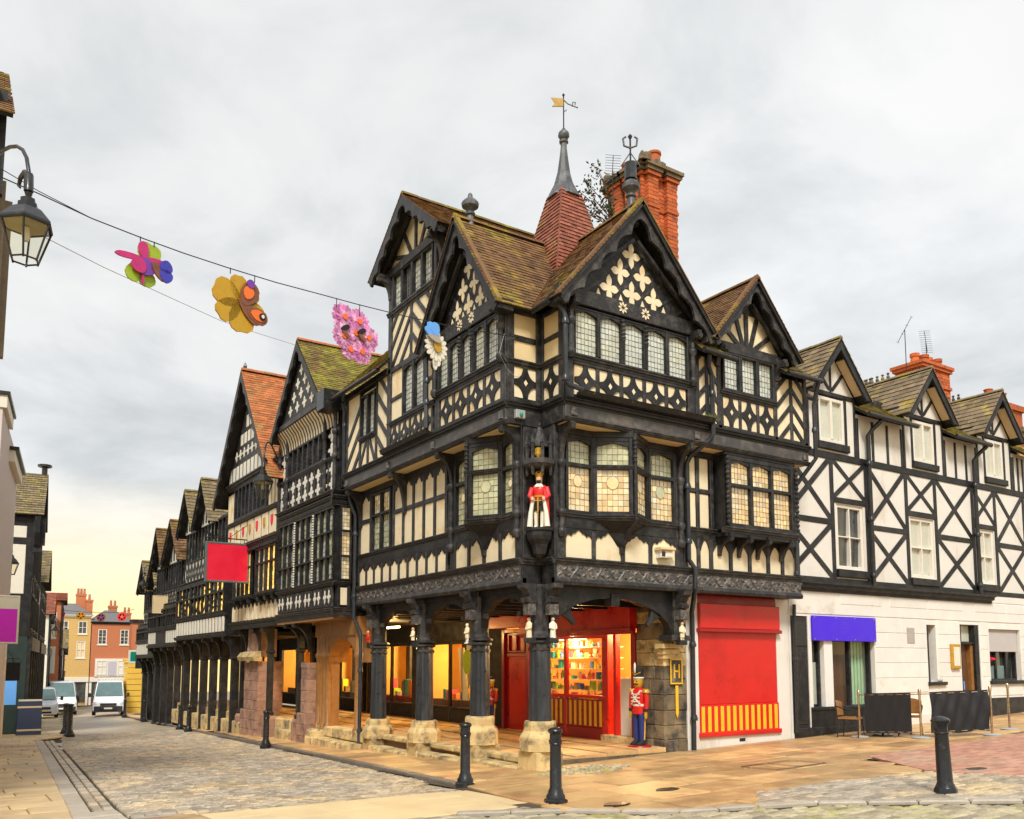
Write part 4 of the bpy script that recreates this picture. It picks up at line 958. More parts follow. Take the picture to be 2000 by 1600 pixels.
# ------------------------------------------------------------------ arcade under the rows
RW = tag(put(bpy.data.objects.new('walkway', None), None, (11, 18, .2)), kind='structure')
fl = MB().box(9.75, 13.05, 13.85, 34, -.5, .20); fl.make('walkway_base', dark_st, RW)
wk = MB()
for i in range(4):
    y = 13.88
    while y < 33.5:
        l = R.uniform(.8, 1.3); x0 = 9.78 + i * .81
        MB().box(x0 + .006, x0 + .80, y + .006, min(y + l, 33.6), .1, .232 + .022 * i + R.uniform(-.003, .003)).make('flagstone', flag, RW); y += l
def block_run(par, x0, x1, y0, y1, z0, z1, mat, ln=(.5, .9), name='stone_block'):
    y = y0
    while y < y1 - .05:
        l = min(R.uniform(*ln), y1 - y); d = R.uniform(-.015, .015)
        v, f = FL(x0 + d).vbox(y + .006, y + l - .006, z0, z1 + R.uniform(-.012, .012), -(x1 - x0), 0, .03)
        mk(name, v, f, mat, par); y += l
# plinth wall steps along the walkway
cols_y = [13.72, 15.95, 18.5, 21.1]
for a, b_ in ((14.05, 15.6), (16.3, 18.15), (18.85, 20.75)):
    block_run(RW, 9.56, 9.82, a, b_, .13, .262, sand, (.7, 1.1), 'step_edge')
    MB().box(9.66, 9.8, a, b_, -.25, .13).make('step_riser', woodd, RW)
    block_run(RW, 9.24, 9.66, a - .1, b_ + .1, ground(9.3, b_) - .1, ground(9.3, a) + .05, sand, (.5, .8), 'step')
block_run(RW, 9.35, 9.8, 21.5, 24.9, -.02, .26, sand, (.5, .8), 'step'); block_run(RW, 9.0, 9.4, 21.6, 24.9, -.4, -.04, sand, (.5, .8), 'step')
block_run(RW, 9.3, 9.8, 26.6, 28.6, -.5, -.05, sand, (.5, .8), 'step'); block_run(RW, 9.55, 9.8, 26.6, 30.2, -.1, .23, sand, (.5, .8), 'step')
block_run(RW, 9.3, 9.8, 32.4, 44, -.75, -.1, sand, (.6, .9), 'step'); block_run(RW, 9.5, 9.8, 32.4, 44, -.2, .2, sand, (.6, .9), 'step')
MB().box(9.9, 13.3, 33.5, 46, -1.6, .15).make('walkway_base', flag, RW)
MB().box(9.50, 13.1, 13.9, 22, 3.50, 3.62).make('arcade_ceiling', tim, CB)
for i in range(9): MB().box(9.6, 13.0, 14.6 + i * .9, 14.75 + i * .9, 3.32, 3.5).make('ceiling_joist', tim, CB)
def column(par, x, y, zb, zp, zc_, cmat=None, r=.205, post=True):
    "stone pedestal, fluted cast shaft, ringed capital and square post"
    m = MB(); c = (x, y, 0); g8 = math.pi / 8
    m.lathe(c, [(.43, zb - .3), (.43, zb + (zp - zb) * .36), (.415, zb + (zp - zb) * .37)], 4, rot=math.pi / 4); m.make('pedestal_block', sand, par)
    m = MB().lathe(c, [(.40, zb + (zp - zb) * .38), (.40, zb + (zp - zb) * .66), (.385, zb + (zp - zb) * .7), (.32, zb + (zp - zb) * .80), (.32, zp - .06), (.30, zp)], 8, rot=g8); m.make('pedestal', sand, par)
    sh = MB(); pr_ = []
    n = 32; k0 = len(sh.v)
    zs = [zp, zp + .05, zc_ - .12, zc_]
    for zq in zs:
        for j in range(n): t = 2 * math.pi * j / n; rr_ = r * (1 + .05 * math.cos(8 * t)) * (.96 if zq > zp + 1 else 1.04); sh.v.append(Vector((x + math.cos(t) * rr_, y + math.sin(t) * rr_, zq)))
    for i in range(len(zs) - 1):
        for j in range(n): a, b_ = i * n + j, i * n + (j + 1) % n; sh.f.append((a, b_, b_ + n, a + n))
    sf = sh.make('column_shaft', cmat or colp, par)
    m = MB()
    for dz, q in ((-.16, 1.12), (-.02, 1.25), (.07, 1.38)): m.lathe((x, y, zc_ + dz), [(r * 1.0, -.03), (r * q, 0), (r * q, .035), (r * 1.0, .06)], 8, rot=g8)
    m.make('capital', timg, par)
    if post: m = MB().lathe(c, [(r * 1.02, zc_ + .1), (r * .92, zc_ + .2), (r * .92, 3.6)], 8, rot=g8); m.make('column_post', timg, par)
for y, zb, zp in zip(cols_y, (ground(9.6, 13.7), .02, -.08, -.16), (.99, .97, .74, .64)):
    column(CB, 9.62, y, zb, zp, 2.5)
def arch(fr, par, a0, a1, zs, zt, o0, o1, wd=.2, mat=None, fill=3.62, lowk=.55):
    "four-centred arch braces in two halves, spandrel filled up to the beam"
    m = (a0 + a1) / 2
    for sg, e in ((-1, a0), (1, a1)):
        pts = []
        for i in range(11): t = i / 10; x = e + (m - e) * (1 - math.cos(t * math.pi / 2)) ** .85; z = zs + (zt - zs) * math.sin(t * math.pi / 2) ** .8; pts.append((x, z))
        fr.poly('arch_brace', pts + [(m, fill), (e, fill)], o0, o1, mat or tim, par)
for p, q in zip(cols_y, cols_y[1:]): arch(L1, CB, p + .16, q - .16, 2.72, 3.42, -.34, -.18)
for p, q in zip(cols_y, cols_y[1:]):
    for e, sg in ((p + .2, 1), (q - .2, -1)): L1.prof('arch_knop', [(-.16, 3.0), (-.08, 3.02), (-.08, 3.1), (-.16, 3.12)], e + sg * .2, e + sg * .32, timg, CB)
arch(R1, CB, 9.78, 12.98, 2.60, 3.40, -.30, -.12)
R1.box('arch_pendant', 11.28, 11.50, 3.24, 3.5, -.32, -.08, tim, CB)
for a, sg in ((10.16, 1), (12.55, -1)): R1.poly('arch_cusp', [(a - sg * .12, 3.06), (a + sg * .1, 2.94), (a + sg * .22, 2.84), (a + sg * .26, 2.9), (a + sg * .16, 3.04), (a + sg * .1, 3.3)], -.25, -.16, tim, CB)
R1.box('column_post', 12.98, 13.26, 2.66, 3.62, -.4, -.06, timg, CB)
R1.box('cap', 12.86, 13.40, 2.56, 2.68, -.42, -.0, timg, CB)
# corner-post consoles above the figures
def console(fr, a, o, z=3.62, s=1.0):
    c = fr.prof('console', [(o, z - .02), (o + .30 * s, z - .02), (o + .30 * s, z - .10), (o + .20 * s, z - .14), (o + .14 * s, z - .26), (o + .22 * s, z - .30), (o + .20 * s, z - .38), (o, z - .4)], a - .11, a + .11, timg, CB)
    fr.box('canopy', a - .10, a + .10, z - .62, z - .40, o, o + .17 * s, carve, CB); fr.box('bracket_base', a - .10, a + .10, z - 1.15, z - 1.05, o, o + .16 * s, timg, CB)
# niche figures on the posts
def figure(at, face, label, cloak, skirt, long=True, h=.42):
    t = thing('carved_figure', at, label, 'statue', 'painted figures on the arcade posts'); a = Vector(at); m = MB(); s = h / .42
    P_ = lambda x, y, z: (x * s, y * s, z * s)
    body = [(0, 0, 0, .055, .05), (0, 0, .05, .06, .055), (0, 0, .2, .05, .045), (0, 0, .25, .055, .045), (0, 0, .32, .066, .048), (0, 0, .345, .03, .03), (0, 0, .36, .022, .022)] if long else [(0, 0, .12, .05, .045), (0, 0, .2, .052, .045), (0, 0, .25, .05, .042), (0, 0, .32, .062, .045), (0, 0, .345, .03, .03), (0, 0, .36, .022, .022)]
    m.loft([(x * s, y * s, z * s, p * s, q * s) for x, y, z, p, q in body])
    for sg in (-1, 1): m.tube([P_(sg * .06, 0, .31), P_(sg * .075, .01, .24), P_(sg * .02, .06, .22)], [.02 * s, .018 * s, .014 * s], 6)
    rot = Matrix.Rotation(math.atan2(face[1], face[0]) - math.pi / 2, 4, 'Z')
    def fin(mb, nm, mat): return smooth_by_angle(mk(nm, [a + rot @ v for v in mb.v], mb.f, mat, t), 70)
    fin(m, 'robe', cloak)
    hdm = MB().loft([(0, 0, .355 * s, .02 * s, .022 * s), (0, .004 * s, .375 * s, .03 * s, .034 * s), (0, .004 * s, .40 * s, .032 * s, .036 * s), (0, 0, .425 * s, .018 * s, .02 * s)], 10); fin(hdm, 'head', skin if skirt is not whitep else cream)
    lg = MB()
    for sg in (-1, 1): lg.tube([P_(sg * .025, 0, 0), P_(sg * .025, 0, .13)], [.018 * s, .024 * s], 7).loft([(sg * .025 * s, .02 * s, 0, .02 * s, .035 * s), (sg * .025 * s, .02 * s, .02 * s, .016 * s, .03 * s)], 8)
    fin(lg, 'legs', skirt)
    return t
for i, (y, c, k, ln_, lab) in enumerate(((15.95, cream, whitep, False, 'cream carved figure in a short tunic above the column nearest the second toy soldier'), (18.5, cream, void, False, 'cream and black carved figure above the arcade column beside the green shop sign'), (21.1, red, void, False, 'small carved figure in red coat above the column by the downpipe'))):
    console(L1, y, -.10); figure((9.30, y, 2.50), (-1, 0), lab, c, k, ln_)
console(FR(13.50), 9.70, .0); console(FL(9.42), 13.66, .0)
figure((9.70, 13.40, 2.50), (0, -1), 'white robed figure on corner column above the striped shop window', petal_w, cream, True, .45)
figure((9.33, 13.66, 2.50), (-1, 0), 'cream robed figure on corner column beside the red door', cream, cream, True, .45)
console(FR(13.52), 13.1, .0); figure((13.1, 13.42, 2.50), (0, -1), 'small painted figure with red belt above the stone pier', cream, cream, False, .45)
# crowned king in the corner niche
kg = thing('king_statue', (9.56, 13.62, 4.68), 'painted king statue in red cloak and gold crown in corner niche', 'statue')
ko = Vector((9.52, 13.58, 4.68)); krot = Matrix.Rotation(rad(135), 4, 'Z')      # faces out of the corner
def kfin(mb, nm, mat): return smooth_by_angle(mk(nm, [ko + krot @ Vector((v.x, v.y, v.z)) for v in mb.v], mb.f, mat, kg), 70)
K = MB()
for sg in (-1, 1): K.tube([(sg * .055, .02, 0), (sg * .06, .02, .12), (sg * .065, .015, .30), (sg * .06, 0, .52)], [.036, .042, .046, .06], 9).loft([(sg * .06, .06, 0, .036, .085), (sg * .06, .05, .05, .03, .06)], 9)
kfin(K, 'stocking', petal_w)
kfin(MB().loft([(0, 0, .34, .15, .10), (0, 0, .44, .14, .10), (0, 0, .56, .11, .085), (0, 0, .60, .12, .09)], 14), 'skirt', void)
kfin(MB().loft([(0, 0, .56, .12, .09), (0, .01, .66, .12, .095), (0, 0, .76, .14, .095), (0, 0, .82, .12, .08), (0, 0, .85, .05, .05), (0, 0, .89, .045, .045)], 14), 'doublet', red)
kfin(MB().loft([(0, .02, .80, .10, .08), (0, .03, .84, .085, .075), (0, .01, .88, .05, .05)], 12), 'fur_collar', petal_w)
for sg in (-1, 1): kfin(MB().tube([(sg * .10, .09, .58), (sg * .15, .10, .3), (sg * .17, .10, .02)], [.03, .045, .06], 8), 'robe_lining', petal_w)
kfin(MB().loft([(0, .01, .60, .126, .098), (0, .01, .635, .126, .10)], 14), 'belt', gold)
kfin(MB().loft([(0, .0, .87, .045, .05), (0, .005, .92, .062, .07), (0, .005, .98, .066, .074), (0, 0, 1.03, .055, .062)], 12), 'head', skin)
kfin(MB().loft([(0, .05, .86, .02, .02), (0, .055, .90, .045, .035), (0, .045, .935, .05, .04)], 9), 'beard', void)
K = MB().lathe((0, 0, 0), [(.066, 1.0), (.075, 1.01), (.08, 1.07), (.07, 1.07), (.066, 1.03)], 12)
for i in range(6): t = i * math.pi / 3; K.lathe((math.cos(t) * .075, math.sin(t) * .075, 1.06), [(.018, 0), (.022, .03), (.005, .06)], 6)
K.tube([(-.07, 0, 1.06), (-.04, 0, 1.12), (0, 0, 1.135), (.04, 0, 1.12), (.07, 0, 1.06)], .012, 6); kfin(K, 'crown', gold)
CLK = MB(); nn = 15; rows_ = [(0.02, .20, .17), (.25, .20, .15), (.5, .19, .13), (.72, .19, .11), (.84, .12, .09)]
for q, (z, rx, ry) in enumerate(rows_):
    for j in range(nn): t = rad(-60 - (60 if q < 4 else 40) + (300 + (0 if q < 4 else -40)) * j / (nn - 1)) ; t = rad(55) - rad(290) * j / (nn - 1); CLK.v.append(Vector((math.cos(t) * rx * (1 + .05 * math.cos(j * 2.1)), math.sin(t) * ry - .02, z)))
for q in range(len(rows_) - 1):
    for j in range(nn - 1): a = q * nn + j; CLK.f.append((a, a + 1, a + nn + 1, a + nn))
kfin(CLK, 'cloak', M('scarlet cloak', (.70, .035, .035), .5, .1, 6))
for sg in (-1, 1): kfin(MB().tube([(sg * .14, 0, .80), (sg * .19, .02, .64), (sg * .12, .13, .56)], [.05, .045, .035], 8), 'arm', M('scarlet sleeve%d' % sg, (.70, .035, .035), .5, .1, 6)); kfin(MB().loft([(sg * .11, .145, .53, .03, .03), (sg * .11, .145, .57, .034, .034), (sg * .11, .14, .60, .02, .02)], 8), 'hand', skin)
kfin(MB().tube([(0, .16, .58), (0, .17, .06)], [.018, .006], 6).tube([(-.07, .16, .52), (.07, .16, .52)], .012, 6), 'sword', gold)
# the niche: canopy above, corbel below
NC = (9.56, 13.62)
m = MB().lathe((*NC, 0), [(.05, 4.11), (.12, 4.18), (.17, 4.36), (.24, 4.46), (.26, 4.54), (.26, 4.61), (.29, 4.63), (.29, 4.68)], 8, rot=math.pi / 8); m.make('niche_corbel', tim, CB)
m = MB().lathe((*NC, 0), [(.22, 5.84), (.28, 5.87), (.34, 5.93), (.34, 6.02), (.28, 6.04)], 8, rot=math.pi / 8)
for j in range(8):
    t = j * math.pi / 4 + math.pi / 8
    if math.cos(t - rad(225)) > -.3: m.lathe((NC[0] + math.cos(t) * .25, NC[1] + math.sin(t) * .25, 0), [(.02, 5.71), (.035, 5.76), (.035, 5.96), (.035, 6.32), (.05, 6.34), (.012, 6.52)], 6)
m.make('niche_canopy', timg, CB)
m = MB().lathe((*NC, 0), [(.22, 6.28), (.22, 6.32), (.12, 6.51), (.05, 6.68), (.03, 6.71), (.045, 6.74), (.01, 6.80)], 8, rot=math.pi / 8); m.make('niche_spirelet', timg, CB)
MB().box(9.60, 9.74, 13.66, 13.84, 4.66, 6.36).make('niche_back', void, CB)
bt = thing('shield_figure', (9.46, 13.52, 6.06), 'small gold shield-bearer in the canopy above the king statue', 'statue')
mk('shield', [Vector((9.46, 13.52, 6.06)) + krot @ v for v in MB().loft([(0, 0, 0, .03, .03), (0, 0, .06, .075, .05), (0, 0, .17, .075, .05), (0, 0, .2, .05, .03)], 10).v], MB().loft([(0, 0, 0, 1, 1)] * 4, 10).f, gold, bt)
mk('bust', [Vector((9.46, 13.52, 6.26)) + krot @ v for v in MB().loft([(0, 0, 0, .04, .03), (0, 0, .06, .03, .03), (0, 0, .11, .025, .028), (0, 0, .13, .03, .03), (0, 0, .16, .02, .02)], 10).v], MB().loft([(0, 0, 0, 1, 1)] * 5, 10).f, navy, bt)
# ---- stone pier by the toy soldier, built of separate blocks
PR = put(bpy.data.objects.new('stone_pier', None), CB, (13.35, 14.2, .2))
MB().box(13.03, 13.68, 13.95, 14.75, .0, 3.6).make('pier_core', mortar, PR)
z = .15; k = 0
while z < 3.55:
    h = R.uniform(.26, .36); h = min(h, 3.58 - z)
    mt = dark_st if z < 1.5 or R.random() < .4 else sand
    fb = FR(13.92); fs = FL(13.0)
    cut = R.uniform(.25, .42)
    for p, q in ((13.0, 13.0 + cut), (13.0 + cut, 13.7)): d = R.uniform(-.01, .012); v, f = fb.vbox(p + .005, q - .005, z, z + h - .008, -.08, d, .015); mk('stone_block', v, f, mt, PR)
    for p, q in ((13.9, 14.25 + R.uniform(-.1, .1)),): d = R.uniform(-.01, .012); v, f = fs.vbox(p, q - .005, z, z + h - .008, -.08, d, .015); mk('stone_block', v, f, mt, PR); v, f = fs.vbox(q, 14.78, z, z + h - .008, -.08, d * .5, .015); mk('stone_block', v, f, mt, PR)
    z += h; k += 1
b = MB()
for q, e in ((2.5, .10), (2.38, .05), (2.28, .02)): b.box(12.95 - e, 13.35 + e, 13.86 - e, 14.0, q - .1, q)
b.make('pier_corbel', sand, PR)
HS = thing('hydrant_sign', (13.32, 13.88, 1.6), 'small yellow-edged hydrant plate with letter H on the stone pier', 'sign')
hf = FR(13.90); hf.box('plate', 13.17, 13.53, 1.63, 2.18, .012, .025, dark_st, HS, .003)
b = MB()
for p, q, r_, s_ in ((13.17, 13.53, 2.15, 2.18), (13.17, 13.53, 1.63, 1.66), (13.17, 13.20, 1.66, 2.15), (13.50, 13.53, 1.66, 2.15), (13.27, 13.31, 1.76, 2.06), (13.41, 13.45, 1.76, 2.06), (13.31, 13.41, 1.89, 1.93)): b.add(*hf.vbox(p, q, r_, s_, .02, .032, .002))
b.make('letter', yel, HS); hf.poly('painted_arrow', [(13.32, 1.6), (13.40, 1.6), (13.40, 1.0), (13.36, .9), (13.32, 1.0)], .014, .022, yel, HS)
# ---- red shop
S = FL(13.0)
def shop_front(fr, par, y0, y1, z0, z1, mat, frame=.09, n=1, sr=.5, fascia=None, glass=None):
    f = MB()
    for a in [y0 + (y1 - y0 - frame) * i / n for i in range(n + 1)]: f.add(*fr.vbox(a, a + frame, z0, z1, -.05, .04))
    f.add(*fr.vbox(y0 + .01, y1 - .01, z1 - frame, z1, -.05, .035)); f.add(*fr.vbox(y0 + .01, y1 - .01, z0 + sr, z0 + sr + frame * .7, -.05, .05))
    w_ = f.make('shop_window', mat, par)
    for i in range(n):
        a = y0 + (y1 - y0 - frame) * i / n; v, q = pillow(fr, a + frame, a + (y1 - y0 - frame) / n, z0 + sr, z1 - frame, 0, 1, 1, .001); mk('pane', v, q, glass or shopglass, w_)
    return w_
def shop_room(par, x0, x1, y0, y1, z0, z1, wall=None):
    b = MB(); v = [(x0, y0, z0), (x1, y0, z0), (x1, y1, z0), (x0, y1, z0), (x0, y0, z1), (x1, y0, z1), (x1, y1, z1), (x0, y1, z1)]
    return mk('shop_room', v, [(0, 1, 2, 3), (4, 7, 6, 5), (0, 4, 5, 1), (1, 5, 6, 2), (2, 6, 7, 3)], wall or wallw, par)
def shop_light(par, x, y, z, e, c=(1, .70, .32), r=.15, fixture=True):
    d = bpy.data.lights.new('shop_lamp', 'POINT'); d.energy = e; d.color = c; d.shadow_soft_size = r
    o = put(bpy.data.objects.new('shop_lamp_light', d), par, (x, y, z - .12))
    if fixture: MB().box(x - .04, x + .04, y - .5, y + .5, z, z + .05).make('shop_lamp', glow, par)
shop_room(CB, 13.12, 16.6, 14.75, 21.0, .25, 3.3, wallw)
S.box('shop_fascia', 14.75, 19.2, 2.86, 3.58, -.1, .22, red, CB); S.mould('shop_cornice', 14.7, 19.2, 2.74, 2.88, .12, .14, redd, CB)
S.box('shop_fascia', 18.6, 20.5, 3.02, 3.55, .22, .36, red, CB)
sw = shop_front(S, CB, 15.85, 18.95, .30, 2.78, red, .11, 2, .95)
S.box('stall_riser', 15.85, 18.95, .28, .56, -.05, .03, redd, CB); pn = S.box('stripe_panel', 15.9, 18.9, .56, 1.22, -.05, .03, redd, CB)
for i in range(15): y = 15.98 + i * .195; S.box('stripe', y, y + .09, .60, 1.19, .02, .036, yel, pn, .002)
S.box('door_jamb', 14.78, 14.92, .3, 2.78, -.15, .05, redd, CB); S.box('door_jamb', 15.72, 15.86, .3, 2.78, -.15, .06, red, CB); S.box('door_jamb', 15.45, 15.55, .42, 2.78, -.1, .04, red, CB)
S.box('door_step', 14.7, 15.85, .2, .44, -.4, .18, sand, CB)
S.box('leaning_board', 15.0, 15.42, .44, 1.75, -.12, -.06, petal_w, CB)
dr = S.box('red_door', 19.0, 20.25, .30, 2.95, -.08, -.02, red, CB)
S.box('door_frame', 18.95, 19.08, .3, 3.0, -.05, .08, redd, dr); S.box('door_frame', 20.15, 20.28, .3, 3.0, -.05, .08, redd, dr); S.box('door_frame', 19.08, 20.15, 2.9, 3.0, -.05, .07, redd, dr)
S.box('door_panel', 19.2, 20.02, .45, 2.2, -.03, .0, red, dr); S.box('door_rail', 19.08, 20.15, 2.25, 2.35, -.03, .02, redd, dr)
window(S, dr, 19.2, 20.02, 2.37, 2.88, -.03, 2, (), glass=glassd, qs=(.2, .25), fwid=.05, mw=.05, sill=False, mat=redd, name='transom_light', bars=redd)
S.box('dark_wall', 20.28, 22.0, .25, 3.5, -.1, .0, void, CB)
# sweets and toys on the shelves behind the red window
cols_ = [M('goods%d' % i, c, .5, .1, 9) for i, c in enumerate(((.75, .55, .03), (.05, .16, .45), (.30, .55, .03), (.75, .22, .03), (.60, .05, .12), (.25, .28, .22), (.75, .62, .40), (.03, .30, .33), (.35, .20, .08)))]
rg_ = random.Random(4)
gp = 'goods on the lit shelves'
tier = ('bottom', 'second', 'third', 'fourth', 'fifth', 'top')
for s_ in range(6):
    z = 1.16 + s_ * .265
    SH = thing('display_shelf', (13.5, 17.3, z), tier[s_] + ' shelf of small coloured goods behind the red shop window, counting upwards', 'shelf')
    MB().box(13.3, 13.62, 15.95, 18.85, z - .018, z).make('shelf_board', cream_s, SH)
    y = 16.0
    while y < 18.75:
        w_, h = rg_.uniform(.06, .15), rg_.uniform(.07, .23); x = 13.31 + rg_.uniform(0, .12); k = rg_.random()
        if k < .4: m = MB().box(x, x + .12, y, y + w_, z, z + h)
        elif k < .75: m = MB().lathe((x + .07, y + w_ / 2, z), [(w_ * .45, 0), (w_ * .48, h * .6), (w_ * .2, h * .78), (w_ * .2, h)], 8)
        else: m = MB().loft([(x + .06, y + w_ / 2, z, w_ * .25, w_ * .25), (x + .06, y + w_ / 2, z + h * .4, w_ * .5, w_ * .5), (x + .06, y + w_ / 2, z + h * .8, w_ * .3, w_ * .3)], 8)
        m.make('packet', rg_.choice(cols_), SH); y += w_ + rg_.uniform(.0, .05)
for s_ in range(6):
    z = .75 + s_ * .33; RK = thing('wall_shelf', (14.5, 15.2, z), 'shelf of jars inside the open shop doorway, tier %s' % ('one', 'two', 'three', 'four', 'five', 'six')[s_], 'shelf')
    MB().box(14.3, 14.6, 14.8, 16.2, z - .02, z).make('shelf_board', wood, RK); y = 14.85
    while y < 16.1: w_ = rg_.uniform(.06, .12); MB().lathe((14.42, y + w_ / 2, z), [(w_ * .45, 0), (w_ * .45, .16), (w_ * .3, .2), (w_ * .3, .24)], 8).make('jar', rg_.choice(cols_), RK); y += w_ + .02
shop_light(CB, 13.2, 17.4, 2.66, 90); shop_light(CB, 14.9, 17.6, 2.9, 160); shop_light(CB, 13.9, 15.2, 2.9, 160)
# toy soldiers
def soldier(at, face, label, s=1.0):
    t = thing('toy_soldier', at, label, 'statue', None); a = Vector(at); rot = Matrix.Rotation(math.atan2(face[1], face[0]) - math.pi / 2, 4, 'Z')
    def fin(mb, nm, mat, par=None): return smooth_by_angle(mk(nm, [a + rot @ (v * s) for v in mb.v], mb.f, mat, par or t), 60)
    fin(MB().lathe((0, 0, 0), [(.26, 0), (.27, .03), (.26, .09), (.24, .1)], 24), 'base', redd)
    for sg in (-1, 1):
        fin(MB().loft([(sg * .085, .06, .10, .06, .13), (sg * .085, .06, .14, .065, .135), (sg * .085, .0, .19, .058, .075), (sg * .085, -.01, .24, .055, .06)], 12), 'boot', void)
        lg = fin(MB().loft([(sg * .085, -.01, .20, .062, .068), (sg * .088, 0, .5, .072, .078), (sg * .085, 0, .78, .085, .092), (sg * .07, 0, .9, .09, .1)], 14), 'trouser_leg', blue)
        fin(MB().tube([(sg * .150, 0, .22), (sg * .163, 0, .5), (sg * .172, 0, .8)], .012, 6), 'trouser_stripe', yel, lg)
    tu = fin(MB().loft([(0, 0, .78, .165, .125), (0, 0, .84, .172, .13), (0, 0, .98, .15, .115), (0, .005, 1.12, .17, .13), (0, .0, 1.26, .19, .13), (0, 0, 1.32, .16, .11), (0, 0, 1.36, .07, .07)], 18), 'tunic', red)
    fin(MB().loft([(0, 0, .955, .155, .12), (0, 0, 1.0, .155, .12)], 18), 'belt', petal_w, tu)
    for zq in (1.06, 1.14, 1.22): fin(MB().tube([(-.12, .115 + (zq - 1.06) * .05, zq), (0, .142, zq - .01), (.12, .115 + (zq - 1.06) * .05, zq)], .014, 6), 'braid', petal_w, tu)
    fin(MB().tube([(-.13, .09, 1.3), (0, .145, 1.13), (.13, .1, .99)], .018, 6).tube([(.13, .09, 1.3), (0, .147, 1.13), (-.13, .1, .99)], .018, 6), 'cross_belt', petal_w, tu)
    for sg in (-1, 1):
        ar = fin(MB().tube([(sg * .2, 0, 1.28), (sg * .225, 0, 1.1), (sg * .22, .01, .95), (sg * .215, .02, .86)], [.058, .058, .052, .048], 12), 'arm', red)
        fin(MB().loft([(sg * .205, 0, 1.25, .085, .085), (sg * .205, 0, 1.30, .085, .085), (sg * .19, 0, 1.335, .05, .05)], 12), 'epaulette', gold, ar)
        fin(MB().tube([(sg * .216, .02, .90), (sg * .215, .02, .84)], .056, 10), 'cuff', void, ar)
        fin(MB().loft([(sg * .215, .025, .68, .022, .03), (sg * .215, .025, .74, .034, .046), (sg * .215, .022, .82, .034, .04), (sg * .215, .02, .85, .03, .034)], 10), 'hand', gold, ar)
    hd_ = fin(MB().loft([(0, 0, 1.34, .06, .06), (0, .01, 1.38, .085, .09), (0, .012, 1.45, .105, .112), (0, .005, 1.53, .108, .115), (0, 0, 1.58, .1, .1)], 16), 'head', gold)
    fin(MB().loft([(0, .115, 1.45, .018, .02), (0, .13, 1.47, .02, .025), (0, .11, 1.51, .01, .02)], 8), 'nose', gold, hd_)
    fin(MB().tube([(-.07, .1, 1.435), (0, .132, 1.44), (.07, .1, 1.435)], .013, 6), 'moustache', void, hd_)
    for sg in (-1, 1): fin(MB().loft([(sg * .042, .108, 1.49, .012, .012), (sg * .042, .112, 1.5, .014, .012), (sg * .042, .108, 1.512, .012, .012)], 8), 'eye', void, hd_)
    sh_ = fin(MB().loft([(0, 0, 1.56, .112, .118), (0, 0, 1.62, .105, .112), (0, 0, 1.78, .125, .13), (0, 0, 1.80, .12, .125)], 18), 'shako', void)
    fin(MB().loft([(0, 0, 1.565, .118, .124), (0, 0, 1.595, .116, .122)], 18), 'hat_band', petal_w, sh_); fin(MB().tube([(-.11, .06, 1.7), (0, .13, 1.64), (.11, .06, 1.7)], .012, 6), 'cord', gold, sh_)
    fin(MB().lathe((0, .12, 1.68), [(.012, 0), (.028, .08), (.022, .2), (.004, .24)], 8), 'plume', petal_w, sh_)
    return t
soldier((12.62, 14.28, .24), (-.97, -.12), 'tall toy soldier statue standing by the stone pier at shop door', .97)
soldier((12.45, 20.05, .30), (-.97, -.15), 'toy soldier statue in the shadow beside the red door', .84)
# ---- white fronted shop with red roller shutter
G = FR(13.90)
b = MB(); b.add(*G.vbox(13.7, 14.06, .15, 3.62, -.4, .0)); b.make('white_pilaster', white, CB); b = MB(); b.add(*G.vbox(16.66, 17.12, .2, 3.62, -.4, .0)); b.make('white_pilaster', white, CB)
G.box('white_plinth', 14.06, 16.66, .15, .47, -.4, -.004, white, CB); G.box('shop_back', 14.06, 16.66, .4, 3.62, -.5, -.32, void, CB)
G.box('shutter_head', 14.06, 16.66, 3.42, 3.62, -.3, -.02, redd, CB); G.box('shutter_box', 14.04, 16.68, 2.86, 3.42, -.3, .10, red, CB); G.box('shutter_lip', 14.0, 16.72, 2.78, 2.86, -.3, .13, redd, CB)
sh = G.box('roller_shutter', 14.08, 16.64, 1.16, 2.8, -.3, -.0, red, CB)
pn = G.box('stripe_panel', 14.06, 16.66, .47, 1.16, -.3, .02, red, CB)
for i in range(13): a = 14.09 + i * .2; G.box('stripe', a, a + .1, .56, 1.12, .01, .028, yel, pn, .002)
G.box('shutter_sill', 14.02, 16.7, .45, .55, -.2, .06, red, CB); G.box('air_vent', 15.3, 15.5, .30, .38, -.02, .006, iron, CB)
# pipes on the corner building
pipe(CB, [(9.52, 12.92, 8.98), (9.60, 12.86, 8.8), (9.62, 12.84, 8.7), (9.62, 12.84, 7.45), (9.68, 12.80, 7.36), (9.95, 12.72, 7.28)], .05, [(9.62, 12.84, 8.62), (9.62, 12.84, 7.5)])
pipe(CB, [(13.38, 12.72, 8.66), (13.42, 12.8, 8.45), (13.62, 12.9, 8.3), (13.62, 12.9, 7.0), (13.6, 12.95, 6.9), (13.32, 13.3, 6.55), (13.28, 13.36, 6.4), (13.28, 13.36, 4.3), (13.4, 13.3, 4.1), (13.4, 13.3, 3.7), (13.75, 13.78, 3.2), (13.78, 13.8, 3.0), (13.78, 13.82, .2)], .055, [(13.62, 12.9, 7.9), (13.28, 13.36, 5.9), (13.28, 13.36, 4.7), (13.78, 13.8, 2.5), (13.78, 13.8, .9)])
pipe(CB, [(16.9, 12.62, 8.7), (16.98, 12.8, 8.4), (17.02, 12.88, 8.2), (17.02, 12.88, 6.9), (16.98, 13.0, 6.75), (16.8, 13.3, 6.3), (16.78, 13.34, 6.1), (16.78, 13.34, 4.2)], .05, [(17.02, 12.88, 7.6), (16.78, 13.34, 5.6), (16.78, 13.34, 4.2)])
